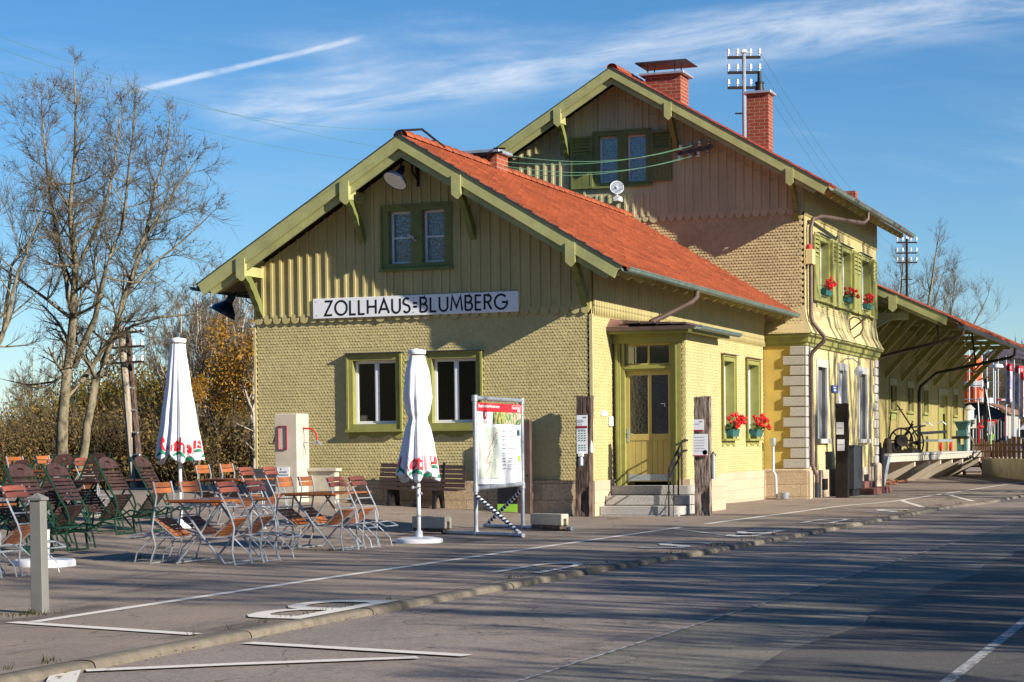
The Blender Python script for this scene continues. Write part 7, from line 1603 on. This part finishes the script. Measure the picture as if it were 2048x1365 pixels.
tb, lf = path_tree(paths, 32, cnt=(9, 8), lenf=1.5, per_m=3.2, lfn=1, tmin=.28, up=.12)
t = thing('ash_tree', 'tall bare double-stemmed tree with spreading crown left of the station', 'tree', tuple(base), 'bare trees around the station')
mk(t, 'trunk', tb[0].mesh('trunk', 'bark')); mk(t, 'twigs', tb[1].mesh('twigs', 'twig')); mk(t, 'leaves', leaves(rnd.sample(lf, min(len(lf), 1600)), rr, .015, .035, 'leaf_sparse'))
# generic bare trees
def generic(seed, h, r0, forks=5, lean=.25, cnt=(7, 6), lenf=1.7, per_m=1.8, trunk=.3, lfn=0):
    rr = random.Random(seed); main = [Vector((0, 0, -.6)), Vector((0, 0, 0)), Vector((rr.uniform(-.1, .1), 0, h * trunk))]; top = Vector((rr.uniform(-.6, .6), rr.uniform(-.6, .6), h)); main += [main[-1].lerp(top, .5) + rv(rr) * .3, top]; P_ = [(main, r0, .02)]
    for k in range(forks):
        a = 2 * math.pi * (k + rr.random() * .6) / forks; z = h * rr.uniform(trunk * .8, trunk * 1.6); s_ = h * lean * rr.uniform(.8, 1.3); e = Vector((math.cos(a) * s_, math.sin(a) * s_, h * rr.uniform(.72, .95)))
        st = Vector((0, 0, z)); P_.append(([st, st.lerp(e, .35) + Vector((math.cos(a), math.sin(a), -.2)) * s_ * .18, st.lerp(e, .7) + rv(rr) * .2, e], r0 * .5, .015))
    return path_tree(P_, seed + 1, cnt=cnt, lenf=lenf, per_m=per_m, lfn=lfn, tmin=.25)
G1_, lf1 = generic(101, 10.5, .2, 6, .28, (8, 6), 1.9, 2.2); G2_, lf2 = generic(202, 9.5, .17, 5, .22, (8, 6), 1.7, 2.2)
def tree_from(tb, label, loc, rz, sc, m='bark', mt='twig', protos={}):
    key = id(tb)
    if key not in protos: protos[key] = (tb[0].mesh('trunk', m), tb[1].mesh('twigs', mt))
    t = thing('bare_tree', label, 'tree', tuple(loc), 'bare trees around the station', rz); mk(t, 'trunk', protos[key][0]); mk(t, 'twigs', protos[key][1]); t.scale = (sc,) * 3; return t
p = at(50, -95, 935); tree_from(G1_, 'bare tree reaching in from the left picture edge', (p.x, p.y, -.4), 1.2, .98)
p = at(100, 1848, 895); tree_from(G1_, 'bare tree behind the goods shed roof', (p.x, p.y, -.3), 4.1, 1.12)
p = at(110, 1800, 895); tree_from(G2_, 'bare tree between the house end and the iron mast', (p.x, p.y, -.3), 1.1, 1.25)
MINR[0] = .008
G3_, lf3 = generic(303, 9.0, .12, 5, .12, (7, 6), 1.3, 2.2, .35)
MINR[0] = .005
for i, (T, u, h, rz, lab) in enumerate(((86, 385, .95, 0, 'slim bare tree above the tall parasol'), (92, 410, 1.15, 2, 'slim bare tree right of the tall parasol'), (84, 432, .86, 4, 'short slim bare tree in the thicket gap'), (96, 452, 1.2, 1, 'tallest slim tree left of the gable corner'), (88, 470, .98, 3, 'slim bare tree under the corner lamp'), (98, 488, 1.15, 5, 'slim tree just left of the gable corner'), (82, 508, .9, 2.5, 'slim tree partly behind the gable corner'), (90, 345, 1.0, 1.7, 'slim tree behind the telegraph pole and parasol'), (96, 60, .75, 2.2, 'slim tree in the thicket near the left edge'))):
    p = at(T, u, 915); t = tree_from(G3_, lab, (p.x, p.y, -.8), rz, h, 'birch', 'twig_far'); t.name = 'slim_tree'; t['group'] = 'slim bare trees in the thicket'
# trees across the road, out of view, whose shadows streak the asphalt
MINR[0] = .024
G6_, lf6 = generic(606, 10.5, .28, 8, .30, (6, 3), 2.4, 1.7, .3); G7_, lf7 = generic(707, 9.5, .26, 7, .26, (6, 3), 2.2, 1.8, .28)
G4_, lf4 = generic(404, 10, .24, 5, .22, (4, 3), 2.0, 1.0, .35); G5_, lf5 = generic(505, 10, .20, 4, .18, (4, 4), 1.9, 1.1, .3)
RT = [(19.5, -27.5, 1, .52, 'first of the dense front row'), (18.8, -23.2, 2, .58, 'second of the dense front row'), (20.5, -20.6, 1, .6, 'third of the dense front row'), (20.5, -18.2, 2, .84, 'fourth of the dense front row'), (19.2, -14, 1, .76, 'fifth of the dense front row'), (20.2, -9.5, 2, .8, 'sixth of the dense front row'), (19.8, -4.5, 1, .74, 'seventh of the dense front row'), (20, .5, 2, .72, 'last of the dense front row'),
      (27, -24, 5, 1.35, 'tall one level with the bollard'), (24.5, -19, 4, 1.3, 'tall one level with the beer garden'), (27, -13.5, 5, 1.3, 'tall one level with the trail board'), (22.5, 11.5, 4, 1.65, 'tallest one opposite the quoined corner'), (24.5, 15.5, 5, 1.75, 'tallest one opposite the white house door'), (23, 27, 5, 1.7, 'tall one opposite the goods shed')]
for x, y, k, s_, lab in RT:
    tree_from({1: G6_, 2: G7_, 4: G4_, 5: G5_}[k], 'bare roadside tree outside the picture, ' + lab, (x, y, -.05), x * 1.7 + y, s_)['group'] = 'roadside trees casting the road shadows'
MINR[0] = .005
# shrubs of the thicket
def shrub(seed, w, h, nst, nlf, m, s0, s1, name):
    rr = random.Random(seed); tb = (TB(), TB()); pts = []
    cl = [(Vector((rr.uniform(-.8, .8) * w / 2, rr.uniform(-.7, .7) * w / 2, h * rr.uniform(.12, .86))), rr.uniform(.22, .42) * h) for _ in range(13)]
    for k in range(nst):
        c, r_ = cl[k % len(cl)]; p = Vector((c.x * .45 + rr.uniform(-.3, .3), c.y * .45 + rr.uniform(-.3, .3), -.6)); q = c + rv(rr) * r_ * .9 + Vector((0, 0, r_ * .5)); mid = p.lerp(q, .5) + rv(rr) * .25
        tb[1].seg([p, mid, q], [.022, .015, .005], 3)
        for _ in range(3): a = mid.lerp(q, rr.random()); tb[1].seg([a, a + (rv(rr) * .5 + Vector((0, 0, .45)))], [.009, .003], 3)
    for k in range(nlf):
        c, r_ = cl[rr.randrange(len(cl))]; d = rv(rr); p = c + d * r_ * rr.random() ** .5; p.z = max(p.z, rr.uniform(-.2, .3)); pts.append(p)
    return tb[1].mesh(name + '_stems', 'twig'), leaves(pts, rr, s0, s1, m, name + '_leaves')
SH = [shrub(1, 4.4, 3.9, 150, 9000, 'leaf_mix', .03, .075, 'shrub'), shrub(2, 4.4, 3.4, 220, 7000, 'leaf_brown', .03, .07, 'shrub'), shrub(3, 4.8, 4.4, 150, 9000, 'leaf_mix', .03, .08, 'shrub'), shrub(4, 4.2, 2.8, 260, 6500, 'leaf_brown', .03, .065, 'shrub')]
GOLD = shrub(9, 2.6, 2.6, 60, 2800, 'leaf_gold', .035, .08, 'crown')
kinds = ['yellow-green autumn shrub', 'brown half-bare shrub', 'tall olive and gold shrub', 'low brown bramble shrub']
rows = [(57, -30, 3, .85), (57, 40, 3, .9), (58, 105, 1, .85), (58, 172, 3, 1.0), (57, 235, 3, 1.05), (58, 300, 1, .9), (58, 365, 3, 1.1), (57, 425, 3, 1.05), (58, 485, 1, .9), (58, 540, 3, 1),
        (66, -60, 1, .9), (66, 0, 3, 1.05), (67, 66, 1, .95), (66, 135, 0, .95), (67, 205, 2, .9), (66, 275, 0, .98), (67, 340, 2, .95), (66, 400, 0, 1.0), (67, 455, 2, 1.0), (66, 515, 0, .95), (66, 570, 0, 1),
        (76, 30, 1, 1.05), (77, 100, 1, 1.15), (76, 160, 1, 1.1), (77, 225, 0, 1.15), (76, 290, 2, 1.1), (77, 350, 2, 1.15), (76, 410, 2, 1.1), (77, 470, 2, 1.15), (76, 530, 2, 1.1)]
SEEN = set()
place = ['at the far left edge', 'left of the bollard line', 'behind the brown chairs', 'at the foot of the big tree', 'right of the tree trunks', 'behind the telegraph pole', 'behind the tall parasol', 'right of the tall parasol', 'near the gable corner', 'beside the station corner', 'left edge second row']
for i, (T, u, k, s_) in enumerate(rows):
    T = {5: 80, 6: 91, 7: 103}[T // 10] + T % 10 * .6; s_ *= 1.38
    p = at(T, u, 915); dist = 'front' if T < 88 else ('middle' if T < 99 else 'back')
    dist = dist; j = 0 if u < 0 else 1 if u < 50 else 2 if u < 100 else 3 if u < 150 else 4 if u < 220 else 5 if u < 280 else 6 if u < 350 else 7 if u < 420 else 8 if u < 480 else 9
    lab = '%s, %s row %s' % (kinds[k], dist, place[j]); lab += ', farther right' if lab in SEEN else ''; SEEN.add(lab)
    t = thing('shrub', lab, 'shrub', (p.x, p.y, -1.1), 'shrubs of the thicket behind the beer garden', i * 1.7)
    mk(t, 'stems', SH[k][0]); mk(t, 'foliage', SH[k][1]); t.scale = (s_ * rnd.uniform(.9, 1.1),) * 2 + (s_,)
for i, (T, u, v, s_, lab) in enumerate(((82, 496, 762, 1.15, 'golden-leaved tree just left of the gable'), (83, 466, 812, .85, 'small golden-leaved tree beside the gable corner'), (79, 392, 790, .5, 'faint orange-leaved tree right of the tall parasol'))):
    p = at(T, u, v); t = thing('golden_tree', lab, 'tree', (p.x, p.y, -.5), 'golden-leaved trees in the thicket'); t.location = (0, 0, 0)
    b = MB(); b.tube([(0, 0, -.5), (.1, 0, (p.z + .5) * .5), (0, 0, p.z + 1)], [.05, .04, .02], 6); o = b.build('trunk', 'bark', t); t.location = (p.x, p.y, -.5)
    c = mk(t, 'crown', GOLD[1]); c.location = (0, 0, p.z + .2); c.scale = (s_,) * 3
def conifer(seed, h):
    rr = random.Random(seed); b = MB(); z = h * .12
    while z < h:
        r_ = (h - z) * .24 * rr.uniform(.8, 1.15); n = 9
        for k in range(n):
            a = 2 * math.pi * (k + rr.random()) / n; L_ = r_ * rr.uniform(.75, 1.2); d = Vector((math.cos(a), math.sin(a), 0)); s_ = Vector((-d.y, d.x, 0)) * L_ * .22; p = Vector((0, 0, z + rr.uniform(-.1, .1))); e = p + d * L_ - Vector((0, 0, L_ * .35))
            b.add([p + Vector((0, 0, .12)), p.lerp(e, .6) + s_, e, p.lerp(e, .6) - s_], [(0, 1, 2, 3)])
        z += h * .035
    b.tube([(0, 0, -1), (0, 0, h)], [.14, .02], 5, cap=False)
    me = bpy.data.meshes.new('conifer'); me.from_pydata([tuple(v) for v in b.v], [], b.f); me.materials.append(MATS['needles']); me.update(); return me
CF = [conifer(1, 9), conifer(5, 10), conifer(8, 8)]
p = at(88, 148, 915); t = thing('pine_tree', 'dark pine standing behind the big bare tree', 'tree', (p.x, p.y, -.8)); mk(t, 'crown', CF[0]); t.scale = (.75, .75, .62)
# hills
def ridge(name, m, T, prof, depth=60, base_z=-3):
    b = MB(); n = len(prof); vs = []
    for (u, v) in prof:
        p = at(T, u, v); q = at(T + depth, u, v); f = at(T - depth * .8, u, v); vs += [(f.x, f.y, base_z), (p.x, p.y, p.z), (q.x, q.y, p.z * .8)]
    b.add(vs, [(3 * i + k, 3 * i + 3 + k, 3 * i + 4 + k, 3 * i + 1 + k) for i in range(n - 1) for k in range(2)])
    return tag(b.build(name, m, recalc=False), kind='structure')
ridge('hill', 'hill_far', 420, [(-900, 870), (-600, 858), (-300, 864), (-100, 856), (0, 857), (60, 861), (130, 868), (220, 872), (330, 876), (520, 880), (700, 884)])
ridge('hill', 'hill_far', 560, [(1700, 800), (1850, 745), (1930, 722), (1990, 700), (2020, 692), (2048, 688), (2150, 683), (2300, 690), (2600, 720)])
ridge('hill', 'hill_near', 230, [(1700, 860), (1850, 800), (1930, 765), (1980, 752), (2048, 748), (2150, 745), (2300, 760), (2600, 800)], 40)
# the wooded valley side behind the viewer, which the window panes mirror
b = MB(); vs = []; n = 40; rr = random.Random(3)
for i in range(n + 1):
    a = R(150 + 190 * i / n); e = 62 + 10 * math.sin(i * .7) + 6 * math.sin(i * 1.9)
    for (rad_q, z) in ((170, -2), (240, e * .45), (330, e * .8), (430, e)): vs.append((11 + math.cos(a) * rad_q, -34 + math.sin(a) * rad_q, z))
b.add(vs, [(4 * i + k, 4 * i + 4 + k, 4 * i + 5 + k, 4 * i + 1 + k) for i in range(n) for k in range(3)])
tag(b.build('hill', 'hill_near', recalc=False), kind='structure')
rr = random.Random(77)
for i in range(46):
    u = 1900 + i * 8 + rr.uniform(-4, 4); v = 698 - (u - 1990) * .10 if u > 1990 else 722 - (u - 1930) * .23; p = at(560 + rr.uniform(-14, 14), u, v + 6)
    t = thing('conifer', 'dark conifer on the wooded ridge above the shed roof at the right edge', 'tree', (p.x, p.y, p.z - 5), 'conifers on the far right ridge'); mk(t, 'crown', CF[i % 3]); t.scale = (.85, .85, rr.uniform(.75, 1.0))
for i in range(26):
    u = 1925 + (i % 13) * 11 + rr.uniform(-5, 5); T = 150 if i < 13 else 185; p = at(T, u, 890)
    z = -1 + (2.5 if i >= 13 else 0); t = tree_from((G1_, G2_)[i % 2], 'bare brown tree on the wooded slope behind the banners', (p.x, p.y, z), rr.uniform(0, 6), rr.uniform(.62, .8), 'bark', 'twig'); t['group'] = 'bare trees on the slope behind the banners'
for i in range(14):
    p = at(140 + (i % 2) * 10, 1920 + i * 11, 890); t = thing('shrub', 'brown shrub on the slope behind the wagon and banners', 'shrub', (p.x, p.y, -.6), 'shrubs on the slope at the right edge', i); mk(t, 'stems', SH[1][0]); mk(t, 'foliage', SH[1][1]); t.scale = (1.3, 1.3, 1.3)
# fallen leaves and weeds
b = MB(); rr = random.Random(8)
for k in range(900):
    y = rr.uniform(-26, 3); x = rr.uniform(-9, 4.4) if rr.random() < .5 else kx(y) + rr.gauss(.28, .12); z = gz(x, y) + .008 if x < kx(y) else zroad(y) + .018
    s_ = rr.uniform(.008, .02); a = rr.uniform(0, 6.28); b.add([(x + s_ * math.cos(a), y + s_ * math.sin(a), z + .002), (x - s_ * .6 * math.sin(a), y + s_ * .6 * math.cos(a), z + .006), (x - s_ * math.cos(a), y - s_ * math.sin(a), z + .001), (x + s_ * .6 * math.sin(a), y - s_ * .6 * math.cos(a), z + .004)], [(0, 1, 2, 3)])
tag(b.build('fallen_leaves', 'leaf_brown', recalc=False), 'small brown fallen leaves scattered over the forecourt', 'leaves', kind='stuff')
b = MB()
def tuft(cx, cy, n, r_):
    for k in range(n):
        x = cx + rr.gauss(0, r_); y = cy + rr.gauss(0, r_); z = gz(x, y); h = rr.uniform(.02, .06); a = rr.uniform(0, 6.28); w = .004
        b.add([(x - w, y, z), (x + w, y, z), (x + math.cos(a) * h * .6, y + math.sin(a) * h * .6, z + h)], [(0, 1, 2)])
for (x, y, n, r_) in ((2.30, -21.15, 90, .10), (2.05, -22.0, 70, .08), (-.9, -14.2, 40, .08), (-1.6, -12.6, 30, .1), (.5, -11.9, 30, .1)): tuft(x, y, n, r_)
for k in range(60): y = rr.uniform(-30, 12); tuft(kx(y) - .02, y, 5, .03)
tag(b.build('grass', 'grass_blades', recalc=False), 'sparse weeds and grass tufts in the paving joints', 'grass', kind='stuff')
b = MB()
for k in range(9000):
    x = rr.uniform(-16, -8.8); y = rr.uniform(-20, 16)
    if x > -11.4 and y < 14: x = -11.5 - rr.random() * 2
    z = far_z(x, y); h = rr.uniform(.1, .5); a = rr.uniform(0, 6.28); w = .012
    b.add([(x - w, y, z), (x + w, y, z), (x + math.cos(a) * h * .4, y + math.sin(a) * h * .4, z + h)], [(0, 1, 2)])
tag(b.build('grass', 'grass_blades', recalc=False), 'dry long grass on the bank behind the beer garden', 'grass', kind='stuff')
